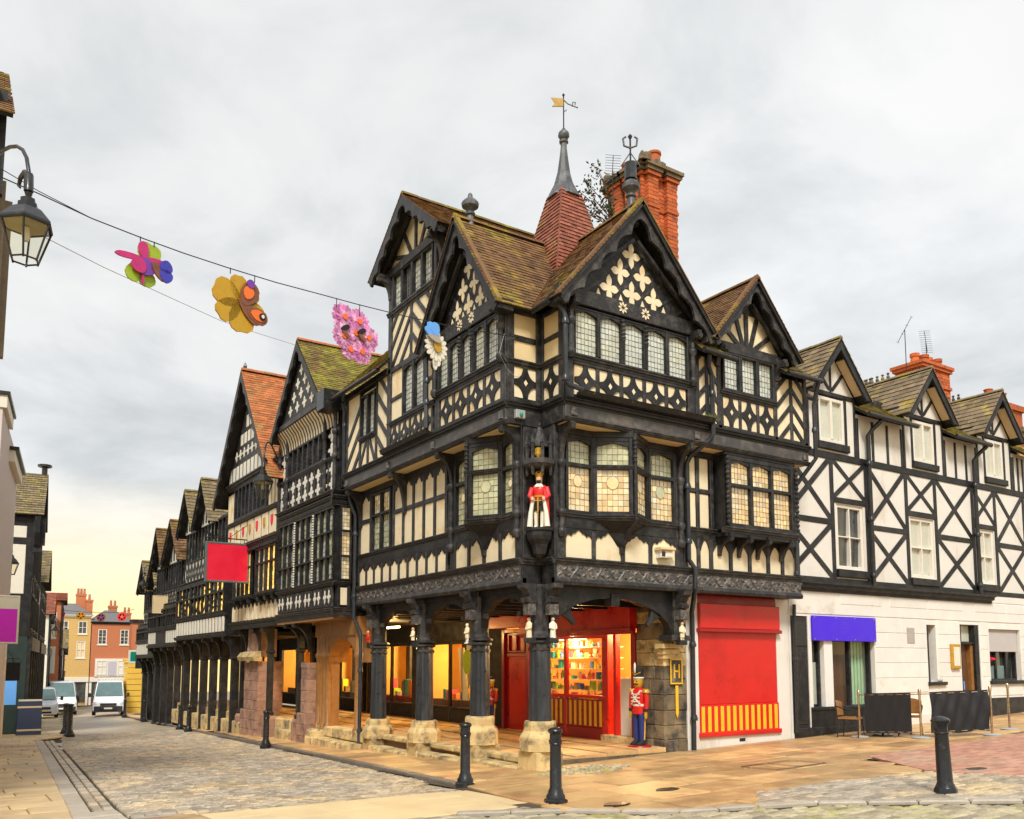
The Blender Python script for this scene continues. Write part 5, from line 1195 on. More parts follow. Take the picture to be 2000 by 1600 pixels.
pipe(CB, [(8.82, 22.0, 9.2), (8.88, 22.0, 9.0), (8.9, 22.0, 7.2), (9.1, 21.95, 6.4), (9.22, 21.9, 6.1), (9.22, 21.9, 3.3), (9.35, 21.75, 2.9), (9.35, 21.7, 2.7), (9.35, 21.7, -.2)], .05, [(8.9, 22, 8.6), (9.22, 21.9, 5.6), (9.22, 21.9, 3.9), (9.35, 21.7, 1.9), (9.35, 21.7, .3)])
pipe(CB, [(8.72, 16.85, 9.0), (8.74, 16.85, 7.3)], .05, [(8.74, 16.85, 8.4), (8.74, 16.85, 7.9)])
R2.prof('pent_gutter', [(.0, 7.18), (.22, 7.22), (.28, 7.32), (.24, 7.33), (.1, 7.25), (.0, 7.25)], 9.95, 13.6, iron, CB)
ms = MB(); rm = random.Random(3)
for i in range(260):
    a = rm.choice([13.5 + rm.gauss(0, .07), 13.5 + rm.gauss(0, .12), 10.2 + rm.gauss(0, .15), 11.3 + rm.gauss(0, .05)]); h = rm.uniform(.02, .10 if 13 < a else .05); q = R2.p(a, 7.27 + (.04 if a > 13 else 0), .2 + rm.gauss(0, .03)); d = Vector((rm.gauss(0, .03), rm.gauss(0, .03), h))
    ms.add([q - Vector((.012, 0, 0)), q + Vector((.012, 0, 0)), q + d], [(0, 1, 2)])
mg = thing('moss_tuft', R2.p(13.5, 7.27, .2), 'bright green moss tufts growing along the gutter below the big gable', 'moss'); mg['kind'] = 'stuff'; ms.make('moss', mossm, mg, kind='stuff')
# small fittings
FLD = thing('floodlight', R1.p(12.55, 4.2, .02), 'white wall floodlight box fixed to a cream panel under the oriel', 'floodlight')
R1.box('housing', 12.42, 12.76, 4.28, 4.44, .0, .16, whitep, FLD); R1.box('shade', 12.38, 12.80, 4.44, 4.50, .0, .22, cream_s, FLD); R1.box('lens', 12.58, 12.74, 4.30, 4.42, .15, .17, petal_w, FLD); R1.box('vent_grille', 12.44, 12.55, 4.30, 4.42, .15, .168, iron, FLD)
AL = thing('alarm_box', nf.p(9.2, 6.86, .02), 'pale alarm box with green lens on the dark fascia above the king', 'alarm box')
nf.box('housing', 9.10, 9.32, 6.86, 7.03, .02, .10, grey, AL); MB().lathe(nf.p(9.21, 6.90, .11), [(.03, 0), (.035, .04), (.02, .08)], 10).make('lens', green_s, AL)
pipe(CB, [nf.p(9.26, 6.86, .03), nf.p(9.27, 5.6, .03), nf.p(9.27, 4.2, .03)], .008, mat=iron, name='cable')

# ------------------------------------------------------------------ white timbered building along the side street
WB = thing('white_building', (23, 15, .4), 'white rendered building with black cross-braced timbers and three slate dormers', 'building')
W = FR(13.90)
def opening_wall(fr, par, a0, a1, z0, z1, holes, mat, d=.35, name='wall'):
    "wall slab with rectangular openings, cut into strips"
    xs = sorted({a0, a1, *[h[0] for h in holes], *[h[1] for h in holes]}); m = MB()
    for p, q in zip(xs, xs[1:]):
        hs = sorted([(h[2], h[3]) for h in holes if h[0] <= p + 1e-6 and h[1] >= q - 1e-6]); z = z0
        for c, e in hs:
            if c > z: m.add(*fr.vbox(p, q, z, c, -d, 0, .0005))
            z = e
        if z < z1: m.add(*fr.vbox(p, q, z, z1, -d, 0, .0005))
    return m.make(name, mat, par)
wins = [(19.12, 20.25, 4.5, 6.2), (22.36, 23.52, 4.45, 6.15), (25.72, 26.75, 4.45, 6.1)]
dorm = [19.05, 23.2, 27.0]
opening_wall(W, WB, 17.05, 29.0, 4.0, 7.6, wins, white)
opening_wall(W, WB, 17.05, 29.0, 7.6, 8.72, [(c - .52, c + .52, 7.75, 8.72) for c in dorm], white)
def tb(p, q, wd=.14, nm='timber'): return W.beam(nm, p, q, wd, -.02, .022, tim, WB)
def tbox(a0, a1, z0, z1, nm='timber', o=.026): return W.box(nm, a0, a1, z0, z1, -.02, o, tim, WB)
tbox(17.1, 28.9, 7.34, 7.52, 'rail', .03); tbox(17.1, 28.9, 4.08, 4.24, 'rail', .03)
for a in (18.95, 20.40, 22.22, 23.64, 25.6, 26.86, 28.6): tbox(a - .07, a + .07, 4.24, 7.34, 'stud', .028)
for a0, a1 in ((17.15, 18.88), (20.47, 22.15), (23.71, 25.53), (26.93, 28.53)):
    tbox(a0, a1, 5.62, 5.77, 'rail', .026)
    for z0, z1 in ((4.26, 5.62), (5.77, 7.34)):
        tb((a0, z0), (a1, z1), .14, 'brace'); W.beam('brace', (a0, z1), (a1, z0), .14, -.02, .0185, tim, WB)
for (a0, a1, z0, z1) in wins:
    tbox(a0 - .1, a1 + .1, z1 + .02, z1 + .17, 'rail', .027); W.box('window_sill', a0 - .08, a1 + .08, z0 - .22, z0 - .02, -.2, .09, tim, WB)
    tb((a0 - .1, z1 + .17), (a1 + .1, 7.34), .12, 'brace'); W.beam('brace', (a0 - .1, 7.34), (a1 + .1, z1 + .17), .12, -.02, .0185, tim, WB)
    wi = window(W, WB, a0, a1, z0, z1, -.10, 2, ((z0 + z1) / 2,), glasses=lambda r_, i, a0=a0: (glassd if a0 < 20 else blindm), qs=(.5, .8), fwid=.09, mw=.035, sill=False, mat=whitep, leads=False, name='sash_window')
W.box('window_back', 17.2, 28.9, 4.2, 7.2, -.5, -.4, void, WB)
for c in dorm:
    window(W, WB, c - .52, c + .52, 7.78, 8.98, -.06, 2, (), glass=blindm, qs=(.5, 1.2), fwid=.09, mw=.09, sill=False, mat=whitep, leads=False, name='dormer_window')
    W.box('window_sill', c - .62, c + .62, 7.58, 7.76, -.2, .10, tim, WB)
    for sg in (-1, 1): tbox(min(c + sg * .53, c + sg * .62), max(c + sg * .53, c + sg * .62), 7.6, 9.05, 'stud', .03); tbox(min(c + sg * .92, c + sg * 1.0), max(c + sg * .92, c + sg * 1.0), 7.52, 9.1, 'stud', .028)
    for p, q in ((c - 1.0, c - .53), (c + .53, c + 1.0)): W.box('dormer_cheek', p, q, 8.70, 9.1, -.2, -.001, white, WB, .0005)
    g = W.poly('dormer_gable', [(c - 1.0, 9.08), (c + 1.0, 9.08), (c, 10.3)], -.2, .0, white, WB)
    W.box('tie_beam', c - 1.0, c + 1.0, 9.02, 9.14, -.02, .03, tim, g); W.box('gable_post', c - .045, c + .045, 9.14, 10.1, -.02, .026, tim, g)
    for sg in (-1, 1): W.beam('gable_strut', (c + sg * .06, 9.2), (c + sg * .5, 9.66), .09, -.02, .024, tim, g)
    za, ze, hf = 10.48, 9.0, 1.22
    for sg in (-1, 1):
        pts = [(c, za), (c + sg * hf, ze), (c + sg * (hf - .22), ze - .02), (c, za - .30)]; W.poly('bargeboard', pts, .32, .38, tim, WB)
        roof_slope(WB, [(c + sg * hf, 13.52, ze), (c + sg * hf, 16.4 if sg > 0 else 16.0, ze), (c, 16.4, za), (c, 13.52, za)], slate if sg < 0 else slate_i, .29, .20, .028, name='dormer_roof', single=sg < 0, wob=.01)
    ridge(WB, (c, 13.5, za + .03), (c, 16.2, za + .03), slate_i, r=.08)
    for yq in ((14.0, 14.6) if c > 20 else ()):                 # little crested ridge tiles
        for k in range(6): m = MB().lathe((c, yq + .9 + k * .18, za + .08), [(.05, 0), (.05, .05), (.02, .10), (.05, .14), (.01, .18)], 6); m.make('ridge_crest', dark_st, WB)
    m = MB()
    for sg in (-1, 1): m.add(*FL(c + sg * 1.0).vbox(13.95, 16.0, 8.6, 9.3, -.05, .05, .01))
    m.make('dormer_side', tim, WB)
    W.beam('soffit_board', (c + .25, 10.0), (c + .98, 9.18), .09, .05, .30, cream_s, WB)
for a0, a1 in ((20.12, 22.12), (24.25, 25.95), (28.1, 29)):
    roof_slope(WB, [(a0 - .1, 13.5, 8.66), (a1 + .1, 13.5, 8.66), (a1 + .1, 15.6, 10.1), (a0 - .1, 15.6, 10.1)], tile_m, .26, .18, .03)
    pipe(WB, [(a0 - .1, 13.46, 8.62), (a1 + .1, 13.46, 8.60)], .065, mat=iron, name='gutter')
    n = 3
    for i in range(n + 1): a = a0 + (a1 - a0) * i / n; tbox(a - .05, a + .05, 7.52, 8.6, 'stud', .027)
roof_slope(WB, [(17.05, 13.5, 8.70), (17.85, 13.5, 8.70), (17.85, 14.6, 9.4), (17.05, 14.6, 9.4)], tile_m, .26, .18, .03)
pipe(WB, [(17.0, 13.46, 8.66), (17.9, 13.46, 8.62)], .06, mat=iron, name='gutter')
roof_slope(WB, [(17.1, 15.6, 9.6), (29, 15.6, 9.6), (29, 18.2, 11.0), (17.1, 18.2, 11.0)], slate_i, .29, .2, .028)
MB().box(17.1, 29, 14.6, 20, 7, 9.6).make('rear_block', timg, WB)
for a, zt_ in ((20.42, 8.5), (25.62, 8.5)): pipe(WB, [(a + .25, 13.5, zt_ + .05), (a + .1, 13.66, zt_ - .15), (a, 13.78, zt_ - .35), (a, 13.78, 4.1)], .06, [(a, 13.78, 7.4), (a, 13.78, 5.9), (a, 13.78, 4.4)], mat=iron)
pipe(WB, [(17.22, 13.8, 3.5), (17.2, 13.8, 3.2), (17.2, 13.8, .42)], .045, [(17.2, 13.8, 2.2)], mat=iron)
# street front: painted stone
hl = [(17.18, 17.82, .4, 3.24), (17.95, 18.42, .95, 3.2), (18.75, 20.5, .95, 3.2), (22.92, 23.36, 1.55, 3.15), (24.6, 25.62, .4, 3.2), (26.15, 27.95, 1.55, 3.1)]
opening_wall(W, WB, 17.1, 29, .1, 3.3, hl, stone_w, .38, 'ground_floor_wall')
W.box('stone_band', 17.12, 29, 3.3, 3.88, -.3, .02, stone_w, WB)
for a in (19.1, 21.2, 23.0, 25.4, 27.2): W.box('stone_band', a, a + 1.75, 3.58, 3.86, -.1, .03, stone_w, WB)
W.mould('cornice', 17.1, 26.3, 3.86, 4.10, .0, .22, tim, WB); W.box('stone_band', 26.35, 29, 3.88, 4.1, -.3, .03, stone_w, WB)
def course(a0, a1, z0, z1):
    n = max(1, round((a1 - a0) / 1.1)); h = .40; z = z1
    k = 0
    while z - h > z0 - .02:
        c = [a0] + sorted(a0 + (a1 - a0) * (i + (.5 if k % 2 else 0)) / n for i in range(1 if k % 2 == 0 else 0, n)) + [a1]
        for p, q in zip(c, c[1:]):
            if q - p > .05: W.box('ashlar_block', p + .004, q - .004, z - h + .012, z, -.02, .018, stone_w, WB, .008)
        z -= h; k += 1
for a0, a1 in ((20.54, 22.88), (23.42, 24.55), (25.68, 26.1), (27.98, 29)): course(a0, a1, 1.1, 3.28)
course(22.92, 23.36, 1.1, 1.5); course(26.15, 27.95, 1.1, 1.5)
W.box('black_plinth', 25.7, 29, .3, 1.05, -.1, .03, tim, WB); W.box('black_plinth', 20.54, 24.5, .3, .7, -.1, .026, white, WB)
W.box('black_door_panel', 17.2, 17.8, .42, 3.22, -.1, .0, tim, WB); W.box('black_door_panel', 17.26, 17.74, .6, 2.3, -.02, .02, tim, WB); W.box('door_grille', 17.28, 17.72, 2.5, 3.1, -.02, .03, iron, WB)
W.box('stall_riser', 17.85, 20.5, .3, .95, -.3, .03, tim, WB); W.box('stall_riser_cap', 17.85, 20.55, .92, 1.0, -.3, .06, tim, WB); W.box('kick_plinth', 17.2, 20.5, .2, .52, -.3, .08, tim, WB)
shop_room(WB, 17.9, 20.6, 14.3, 17, .5, 3.3, woodd)
for p, q, n in ((17.95, 18.42, 1), (18.75, 20.5, 2)):
    f = MB()
    for a in ([p, q - .07] if n == 1 else [p, (p + q) / 2 - .035, q - .07]): f.add(*W.vbox(a, a + .07, 1.0, 3.2, -.25, -.12))
    sw_ = f.make('shop_window', tim, WB); v, ff = pillow(W, p + .07, q - .07, 1.0, 3.2, -.19, n, 1, .001); mk('pane', v, ff, shopglass, sw_)
W.box('frosted_pane', 18.02, 18.36, 1.05, 2.1, -.24, -.21, blindm, WB)
cu = MB()
for i in range(7): cu.add(*W.vbox(19.95 + i * .07, 20.01 + i * .07, 1.0, 2.7, -.36 - .03 * (i % 2), -.32 - .03 * (i % 2), .01))
cu.make('curtain', M('pale green curtain', (.42, .62, .38), .8, .1, 6), WB)
for x, y, z, c in ((19.1, 15.2, 2.4, glow), (19.6, 15.6, 2.35, glow)): MB().lathe((x, y, z), [(.05, 0), (.09, .03), (.04, .1)], 10).make('pendant_lamp', c, WB)
W.box('bar_counter', 18.8, 19.9, 1.0, 1.6, -1.2, -.9, wood, WB)
BS = thing('blue_sign', W.p(19.2, 2.62, .08), 'plain bright blue fascia sign board above the dark shop window', 'sign')
W.box('sign_panel', 17.92, 20.5, 2.64, 3.26, .03, .07, blue_s, BS, .004)
for a in (18.0, 18.85, 19.6, 20.42):
    for z in (2.68, 3.22): MB().add(*W.vbox(a - .012, a + .012, z - .012, z + .012, .07, .078, .002)).make('screw', grey, BS)
W.box('plaque', 21.95, 22.3, 2.62, 3.05, .0, .035, M('grey stone plaque', (.42, .37, .33), .8, .15, 9), WB)
W.box('slit_window', 22.94, 23.34, 1.55, 3.13, -.3, -.22, glassd, WB); W.box('window_sill', 22.85, 23.7, 1.47, 1.56, -.1, .10, tim, WB); W.box('slit_frame', 22.92, 23.05, 1.55, 3.15, -.3, -.02, tim, WB)
m = MB()
for i in range(7): m.lathe(W.p(23.3 + i * .035, 1.56, .04), [(.008, 0), (.002, R.uniform(.04, .10))], 5)
m.make('pigeon_spikes', iron, WB)
MN = thing('menu_case', W.p(24.25, 1.9, .03), 'gold framed menu case on the white wall beside the doorway', 'menu case')
W.box('case', 24.0, 24.42, 1.92, 2.62, .02, .10, gold, MN); W.box('menu_sheet', 24.06, 24.36, 2.0, 2.54, .095, .108, petal_w, MN, .003)
for a0, a1 in ((24.6, 24.7), (25.42, 25.62)): W.box('door_frame', a0, a1, .45, 3.2, -.35, -.02, tim, WB)
W.box('door_frame', 24.7, 25.42, 2.62, 2.7, -.3, -.05, tim, WB); W.box('fanlight', 24.7, 25.42, 2.7, 3.18, -.25, -.2, blindm, WB)
dd = W.box('brown_door', 24.7, 25.3, .5, 2.62, -.28, -.22, woodd, WB); W.box('door_leaf', 25.3, 25.42, .5, 2.62, -.3, -.1, wood, WB); W.box('door_notice', 24.78, 25.1, 1.3, 1.55, -.23, -.21, sky_b, dd); W.box('door_notice', 24.72, 24.98, 2.1, 2.5, -.23, -.21, petal_w, dd)
rw = window(W, WB, 26.15, 27.95, 1.55, 3.1, -.22, 3, (), glass=glassd, qs=(.6, 1.6), fwid=.06, mw=.06, sill=False, mat=tim, leads=False, name='restaurant_window')
W.box('roller_blind', 26.1, 27.9, 2.42, 3.1, -.12, -.08, M('grey awning cloth', (.50, .47, .45), .8, .05, 4), WB); W.box('window_sill', 26.05, 28.05, 1.46, 1.56, -.1, .1, tim, WB)
for a in (26.45, 26.95): W.box('half_curtain', a, a + .4, 1.6, 2.0, -.25, -.21, M('grey green net%d' % int(a * 10), (.16, .22, .20), .8, .1, 5), WB)
m = MB().lathe(W.p(26.5, 2.15, -.15), [(.02, 0), (.11, .03), (.11, .08), (.02, .11)], 10); m.make('red_lantern', red_s, WB)
# chimney of the white building
cx0, cx1, cy0 = 27.2, 28.85, 16.2
C2 = put(bpy.data.objects.new('chimney', None), WB, (27.5, 16.7, 10)); MB().box(cx0 + .02, cx1 - .02, cy0 + .02, 17.2, 9.4, 12.2).make('chimney_core', mortar, C2)
z = 12.16; k = 0
while z > 10.3:
    for i in range(8):
        p = cx0 + i * .24 - (.12 if k % 2 else 0); q = min(p + .232, cx1); p = max(p, cx0)
        if q - p > .05: d = R.uniform(-.006, .006); MB().box(p, q, cy0 + d, cy0 + .08, z - .09, z).make('brick', brickm, C2)
    for i in range(4): p = cy0 + i * .25 + (.12 if k % 2 else 0); MB().box(cx0 + R.uniform(-.006, .006), cx0 + .09, p, min(p + .24, 17.2), z - .09, z).make('brick', brickm, C2)
    z -= .1; k += 1
for z, e in ((11.5, .05), (12.1, .07), (12.2, .12)): MB().box(cx0 - e, cx1 + e, cy0 - e, 17.2 + e, z, z + .11).make('brick_band', brickm, C2)
for i in range(4): m = MB().lathe((27.45 + i * .4, 16.6 - (i % 2) * .1, 12.3), [(.16, 0), (.13, .25), (.16, .27), (.16, .38), (.1, .38), (.1, .2)], 12); smooth_by_angle(m.make('chimney_pot', brickm, C2))
aerial(WB, (26.6, 16.4, 13.3), 1.1, 4, .05, Vector((.5, -.2, .9)), post=2.2); aerial(WB, (28.0, 16.5, 13.2), .8, 11, .2, Vector((0, .1, 1)), post=1.1)
# orange building at the end of the side street
OB = thing('orange_building', (31.5, 16, .6), 'orange rendered building end with brick chimney beyond the white building', 'building')
MB().box(29.05, 38, 14.2, 20, 0, 9.3).make('wall', M('orange render', (.58, .30, .11), .85, .12, 3), OB)
MB().box(29.0, 38, 14.1, 20.1, 9.3, 9.6).make('cornice', greyc, OB); MB().box(29.0, 38, 13.95, 20.2, 9.6, 9.75).make('cornice', dark_st, OB)
m = MB().box(29.5, 31.2, 15, 16, 9.7, 11.0).box(29.42, 31.28, 14.92, 16.08, 10.8, 11.0); m.make('chimney', brickm, OB)
for i in range(3): smooth_by_angle(MB().lathe((29.8 + i * .45, 15.4, 11.0), [(.15, 0), (.13, .45), (.16, .5), (.12, .52)], 12).make('chimney_pot', brickm, OB))
of = FR(14.2)
for a in (30.2, 32.6, 35.0):
    for z0 in (4.4, 6.9): window(of, OB, a, a + 1.1, z0, z0 + 1.7, .0, 2, (z0 + .85,), glass=glassd, qs=(.5, .8), fwid=.08, mw=.05, sill=True, mat=whitep, leads=False, name='sash_window')
of.box('shop_fascia', 29.3, 37.8, 3.2, 3.9, -.05, .15, tim, OB); of.box('shop_glazing', 29.8, 37.4, 1.0, 3.2, -.05, .03, glassd, OB); of.box('stall_riser', 29.3, 37.8, .4, 1.0, -.05, .06, tim, OB)
for a in (29.3, 32.2, 35.0, 37.4): of.box('shop_pilaster', a, a + .35, .4, 3.2, -.05, .12, tim, OB)
# ---- pavement cafe: rope posts, windbreaks, wicker chairs, table
def on(x, y): return (x, y, ground(x, y))
posts = [(18.12, 12.76), (18.5, 11.46), (19.88, 10.61), (21.5, 11.05)]
labs = ['brass windbreak post beside the wicker chair and black shop front', 'brass windbreak post between the two black windbreak cloths', 'brass windbreak post at the outer end of the creased black cloth', 'lone brass windbreak post near the white wall plinth']
for (x, y), lb in zip(posts, labs):
    t = thing('barrier_post', on(x, y), lb, 'post', 'brass posts of the cafe enclosure'); z = ground(x, y)
    smooth_by_angle(MB().lathe((x, y, z), [(.20, 0), (.205, .012), (.18, .03), (.04, .045)], 24).make('base', grey, t))
    smooth_by_angle(MB().lathe((x, y, z), [(.026, .03), (.026, 1.0)], 12).make('pole', steel, t)); smooth_by_angle(MB().lathe((x, y, z), [(.034, .99), (.034, 1.08), (.02, 1.1)], 12).make('cap', steel, t))
def windbreak(p, q, label, e0, e1, wrinkle):
    p, q = Vector(on(*p)), Vector(on(*q)); t = thing('windbreak', (p + q) / 2, label, 'windbreak', None)
    for z in (.13, .98): smooth_by_angle(MB().tube([p + zz * z, q + zz * z], .011, 8).make('rail', steel, t))
    d = q - p; v = []; f = []; nx, nz = 24, 12; n_2 = Vector((d.y, -d.x, 0)).normalized()
    for side in (0, 1):
        for j in range(nz + 1):
            for i in range(nx + 1):
                u = e0 + (e1 - e0) * i / nx; s_ = j / nz; bul = math.sin(s_ * math.pi) * wrinkle * (.5 + .5 * math.sin(i * .75 + s_ * 4)) + wrinkle * .5 * math.sin(i * 1.3 - s_ * 7)
                v.append(p + d * u + zz * (.10 + .92 * s_ + (.02 * math.sin(i * .4) * (1 - s_) if wrinkle > .02 else 0)) + n_2 * (bul + .008 * side))
        o_ = side * (nx + 1) * (nz + 1)
        f += [(o_ + j * (nx + 1) + i, o_ + j * (nx + 1) + i + 1, o_ + (j + 1) * (nx + 1) + i + 1, o_ + (j + 1) * (nx + 1) + i) for j in range(nz) for i in range(nx)]
    mk('cloth', v, f, black, t, smooth=True)
    return t
windbreak(posts[0], posts[1], 'smooth black windbreak cloth between the first two brass posts', .10, .86, .006)
windbreak(posts[1], posts[2], 'creased black windbreak cloth hung between the outer brass posts', .14, .97, .05)
def chair(at, rz, label):
    t = thing('wicker_chair', at, label, 'chair', 'cafe chairs behind the windbreaks'); a = Vector(at); rot = Matrix.Rotation(rz, 4, 'Z')
    def fin(mb, nm, mat): return mk(nm, [a + rot @ v for v in mb.v], mb.f, mat, t)
    for sx in (-1, 1):
        for sy in (-1, 1): fin(MB().tube([(sx * .22, sy * .2, .44), (sx * .25, sy * .24, 0)], .013, 6), 'leg', iron)
        fin(MB().tube([(sx * .22, .22, .44), (sx * .27, .2, .66), (sx * .27, -.1, .68), (sx * .24, -.24, .72)], .015, 6), 'armrest', iron)
    fin(MB().box(-.24, .24, -.22, .23, .43, .47), 'seat', wood)
    v = []; f = []
    for j in range(7):
        for i in range(9): u = i / 8 * 2 - 1; v.append(Vector((u * .25, -.24 - .06 * (1 - u * u) - .03 * j / 6, .5 + j * .06 - (.06 * u * u if j == 6 else 0))))
    f = [(j * 9 + i, j * 9 + i + 1, (j + 1) * 9 + i + 1, (j + 1) * 9 + i) for j in range(6) for i in range(8)]
    mb = MB(); mb.add(v, f); mb.add([q + Vector((0, .015, 0)) for q in v], f); fin(mb, 'backrest', wood)
    return t
chair((18.05, 12.95, ground(18, 12.9)), rad(200), 'wicker cafe chair tucked beside the black shop front and first post')
chair((18.95, 12.0, ground(19, 12)), rad(120), 'wicker cafe chair between the two black windbreak cloths')
chair((19.3, 12.5, ground(19.3, 12.5)), rad(300), 'wicker cafe chair behind the smooth windbreak, by the table')
chair((20.6, 12.0, ground(20.6, 12)), rad(60), 'wicker cafe chair behind the creased black windbreak')
TB = thing('cafe_table', on(18.7, 12.55), 'round metal cafe table behind the smooth black windbreak', 'table'); z = ground(18.7, 12.55)
MB().lathe((18.7, 12.55, z), [(.35, .71), (.36, .73), (.35, .745)], 24).make('table_top', grey, TB); MB().lathe((18.7, 12.55, z), [(.03, .03), (.03, .72)], 10).make('stem', iron, TB); MB().lathe((18.7, 12.55, z), [(.24, 0), (.22, .03), (.03, .05)], 16).make('foot', iron, TB)

# ------------------------------------------------------------------ shops at the back of the arcade
ROWS = [(21.35, 25.3, 'unit', 260, glassy), (25.5, 29.4, 'unit', 235, glassy), (29.8, 34.4, 'unit', 297, glassy), (34.8, 39.4, 'unit', 260, glassy), (39.8, 44, 'unit', 186, glassy)]
sl = ['lit gallery shop at back of arcade beyond the dark wall', 'orange lit shop at back of arcade with crimson counter', 'yellow lit shop behind the carved oak arch', 'lit shop behind the sandstone pier', 'lit shop behind the slim black columns']
rq = random.Random(21)
for (y0, y1, _, en, _), lb in zip(ROWS, sl):
    SP = thing('arcade_shop', (13.0, (y0 + y1) / 2, .3), lb, 'shop front', 'shop fronts along the arcade')
    shop_room(SP, 13.1, 15.6, y0, y1, .25, 3.3, wallw)
    shop_front(S, SP, y0 + .25, y1 - .25, .28, 2.75, tim, .10, 2, .42); S.box('stall_riser', y0 + .25, y1 - .25, .26, .7, -.06, .025, void, SP)
    S.box('pilaster', y0, y0 + .25, .26, 3.3, -.1, .05, tim, SP); S.box('pilaster', y1 - .25, y1, .26, 3.3, -.1, .05, tim, SP); S.box('fascia', y0, y1, 2.75, 3.35, -.1, .06, tim, SP)
    shop_light(SP, 14.3, (y0 + y1) / 2, 2.7, en * .8, (1, .66, .25))
    for k in range(6):
        y = y0 + .3 + k * (y1 - y0 - .6) / 6; h = rq.uniform(.4, 1.0); zq = rq.uniform(1.0, 1.9); MB().box(15.45, 15.58, y, y + rq.uniform(.3, .6), zq, zq + h).make('wall_display', rq.choice(cols_ + [woodd, woodd, redd, void]), SP)
    MB().box(15.0, 15.5, y0 + .2, y1 - .2, .3, 1.1).make('back_counter', woodd, SP); MB().box(14.2, 14.5, y1 - .9, y1 - .6, .3, 3.2).make('inner_post', void, SP)
    MB().box(13.3, 14.0, y0 + .3, y1 - .3, .3, .95).make('display_counter', woodd if y0 != 25.5 else redd, SP)
    for k in range(9):
        y = y0 + .5 + k * (y1 - y0 - 1.0) / 9; h = rq.uniform(.12, .6)
        MB().box(13.4 + rq.uniform(0, .2), 13.75, y, y + rq.uniform(.12, .26), .95, .95 + h).make('ware', rq.choice(cols_), SP)
SG = thing('shop_pennant', (13.45, 23.1, .9), 'tall cream panel with round green emblem inside the gallery shop window', 'display panel')
mk('panel', [(13.42, 23.6, 2.55), (13.42, 23.25, 2.55), (13.42, 22.9, .8), (13.42, 23.25, .8), (13.46, 23.6, 2.55), (13.46, 23.25, 2.55), (13.46, 22.9, .8), (13.46, 23.25, .8)], BOXF, petal_w, SG)
FL(13.40).poly('emblem', [(22.95 + math.cos(i * .3142) * .25, 2.12 + math.sin(i * .3142) * .38) for i in range(20)], .0, .03, lime, SG)
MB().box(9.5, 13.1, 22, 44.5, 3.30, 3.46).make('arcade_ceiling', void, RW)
LN = thing('arcade_lantern', (10.4, 20.2, 2.4), 'small glowing lantern hung under the arcade arches by the downpipe', 'lamp')
MB().lathe((10.4, 20.3, 2.42), [(.05, 0), (.085, .03), (.085, .3), (.05, .33)], 8).make('lamp_glass', glowg, LN); MB().lathe((10.4, 20.3, 2.75), [(.11, 0), (.05, .08), (.015, .1), (.015, .75)], 8).make('lamp_cap', iron, LN); MB().lathe((10.4, 20.3, 2.36), [(.03, 0), (.07, .06)], 8).make('lamp_base', iron, LN)

# ------------------------------------------------------------------ mossy gabled house next along the street
HA = thing('gabled_row_house', (9.3, 24.8, -.2), 'ornate row house with mossy tiled gable and long leaded oriel', 'building')
A = FL(8.85); Ar = FR(22.35)
MB().box(8.9, 14, 22.40, 27.2, 3.35, 9.6).make('wall_core', tim, HA)
for fr, a0, a1 in ((A, 22.35, 27.2), (Ar, 8.85, 9.6)):
    for z0, z1, d in ((3.34, 3.46, .02), (3.46, 3.6, .08), (4.2, 4.32, .10)): fr.mould('oriel_moulding', a0 - (.02 if fr is A else .08), a1, z0, z1, .0, d, timg, HA)
    for z0, z1, d in ((6.42, 6.55, .05), (6.55, 6.70, .12), (6.70, 6.84, .18)): fr.mould('cornice', a0 - (.02 if fr is A else .16), a1, z0, z1, .0, d, timg, HA)
for i in range(6):
    a = 22.5 + i * .78; A.box('panel_frame', a, a + .7, 3.62, 4.18, -.02, .03, timg, HA); A.box('panel_recess', a + .08, a + .62, 3.68, 4.12, .01, .034, tim, HA)
    for k in (0, 1):
        c = a + .2 + k * .3
        q_ = quatre(A, HA, c, 3.9, .22, .36, .036, whitep)
Ar.box('plaster_panel', 9.0, 9.2, 3.66, 4.14, -.02, .02, cream, HA); Ar.box('panel_frame', 8.92, 9.0, 3.6, 4.2, -.02, .03, tim, HA); Ar.box('panel_frame', 9.2, 9.3, 3.6, 4.2, -.02, .03, tim, HA)
for i in range(3):
    a0 = 22.42 + i * 1.58
    window(A, HA, a0, a0 + 1.5, 4.34, 6.42, .0, 3, (5.02, 5.72), glasses=lambda r_, k: glassg if (r_ + k) % 2 else glassw, qs=(.16, .16), fwid=.06, mw=.06, sill=False)
for i in range(4):
    a = 22.38 + i * 1.58; m = MB()
    for k in range(26): m.add(*A.vbox(a - .04, a + .04, 4.36 + k * .078, 4.41 + k * .078, .07, .10, .012))
    m.make('carved_mullion', petal_w if 0 < i < 3 else timg, HA)
window(Ar, HA, 8.95, 9.3, 4.34, 6.42, .0, 1, (5.02, 5.72), glass=glassa, qs=(.08, .10), fwid=.05, mw=.06, sill=False)
window(Ar, HA, 8.95, 9.3, 6.9, 8.0, .0, 1, (), glass=glassg, qs=(.12, .12), fwid=.05, mw=.06, sill=False)
A.box('panel_wall', 22.4, 27.2, 6.84, 7.75, -.04, .0, tim, HA)
for i in range(9):
    for j in range(2): quatre(A, HA, 22.72 + i * .54, 7.08 + j * .42, .40, .38, .012, whitep)
for i in range(10): A.box('stud', 22.41 + i * .54, 22.49 + i * .54, 6.84, 7.72, -.02, .032, timg, HA)
A.mould('moulding', 22.35, 27.2, 7.72, 7.84, .0, .08, timg, HA)
window(A, HA, 23.2, 26.4, 7.84, 8.72, .0, 7, (), glass=glassd, qs=(.11, .13), fwid=.07, mw=.08, sill=False)
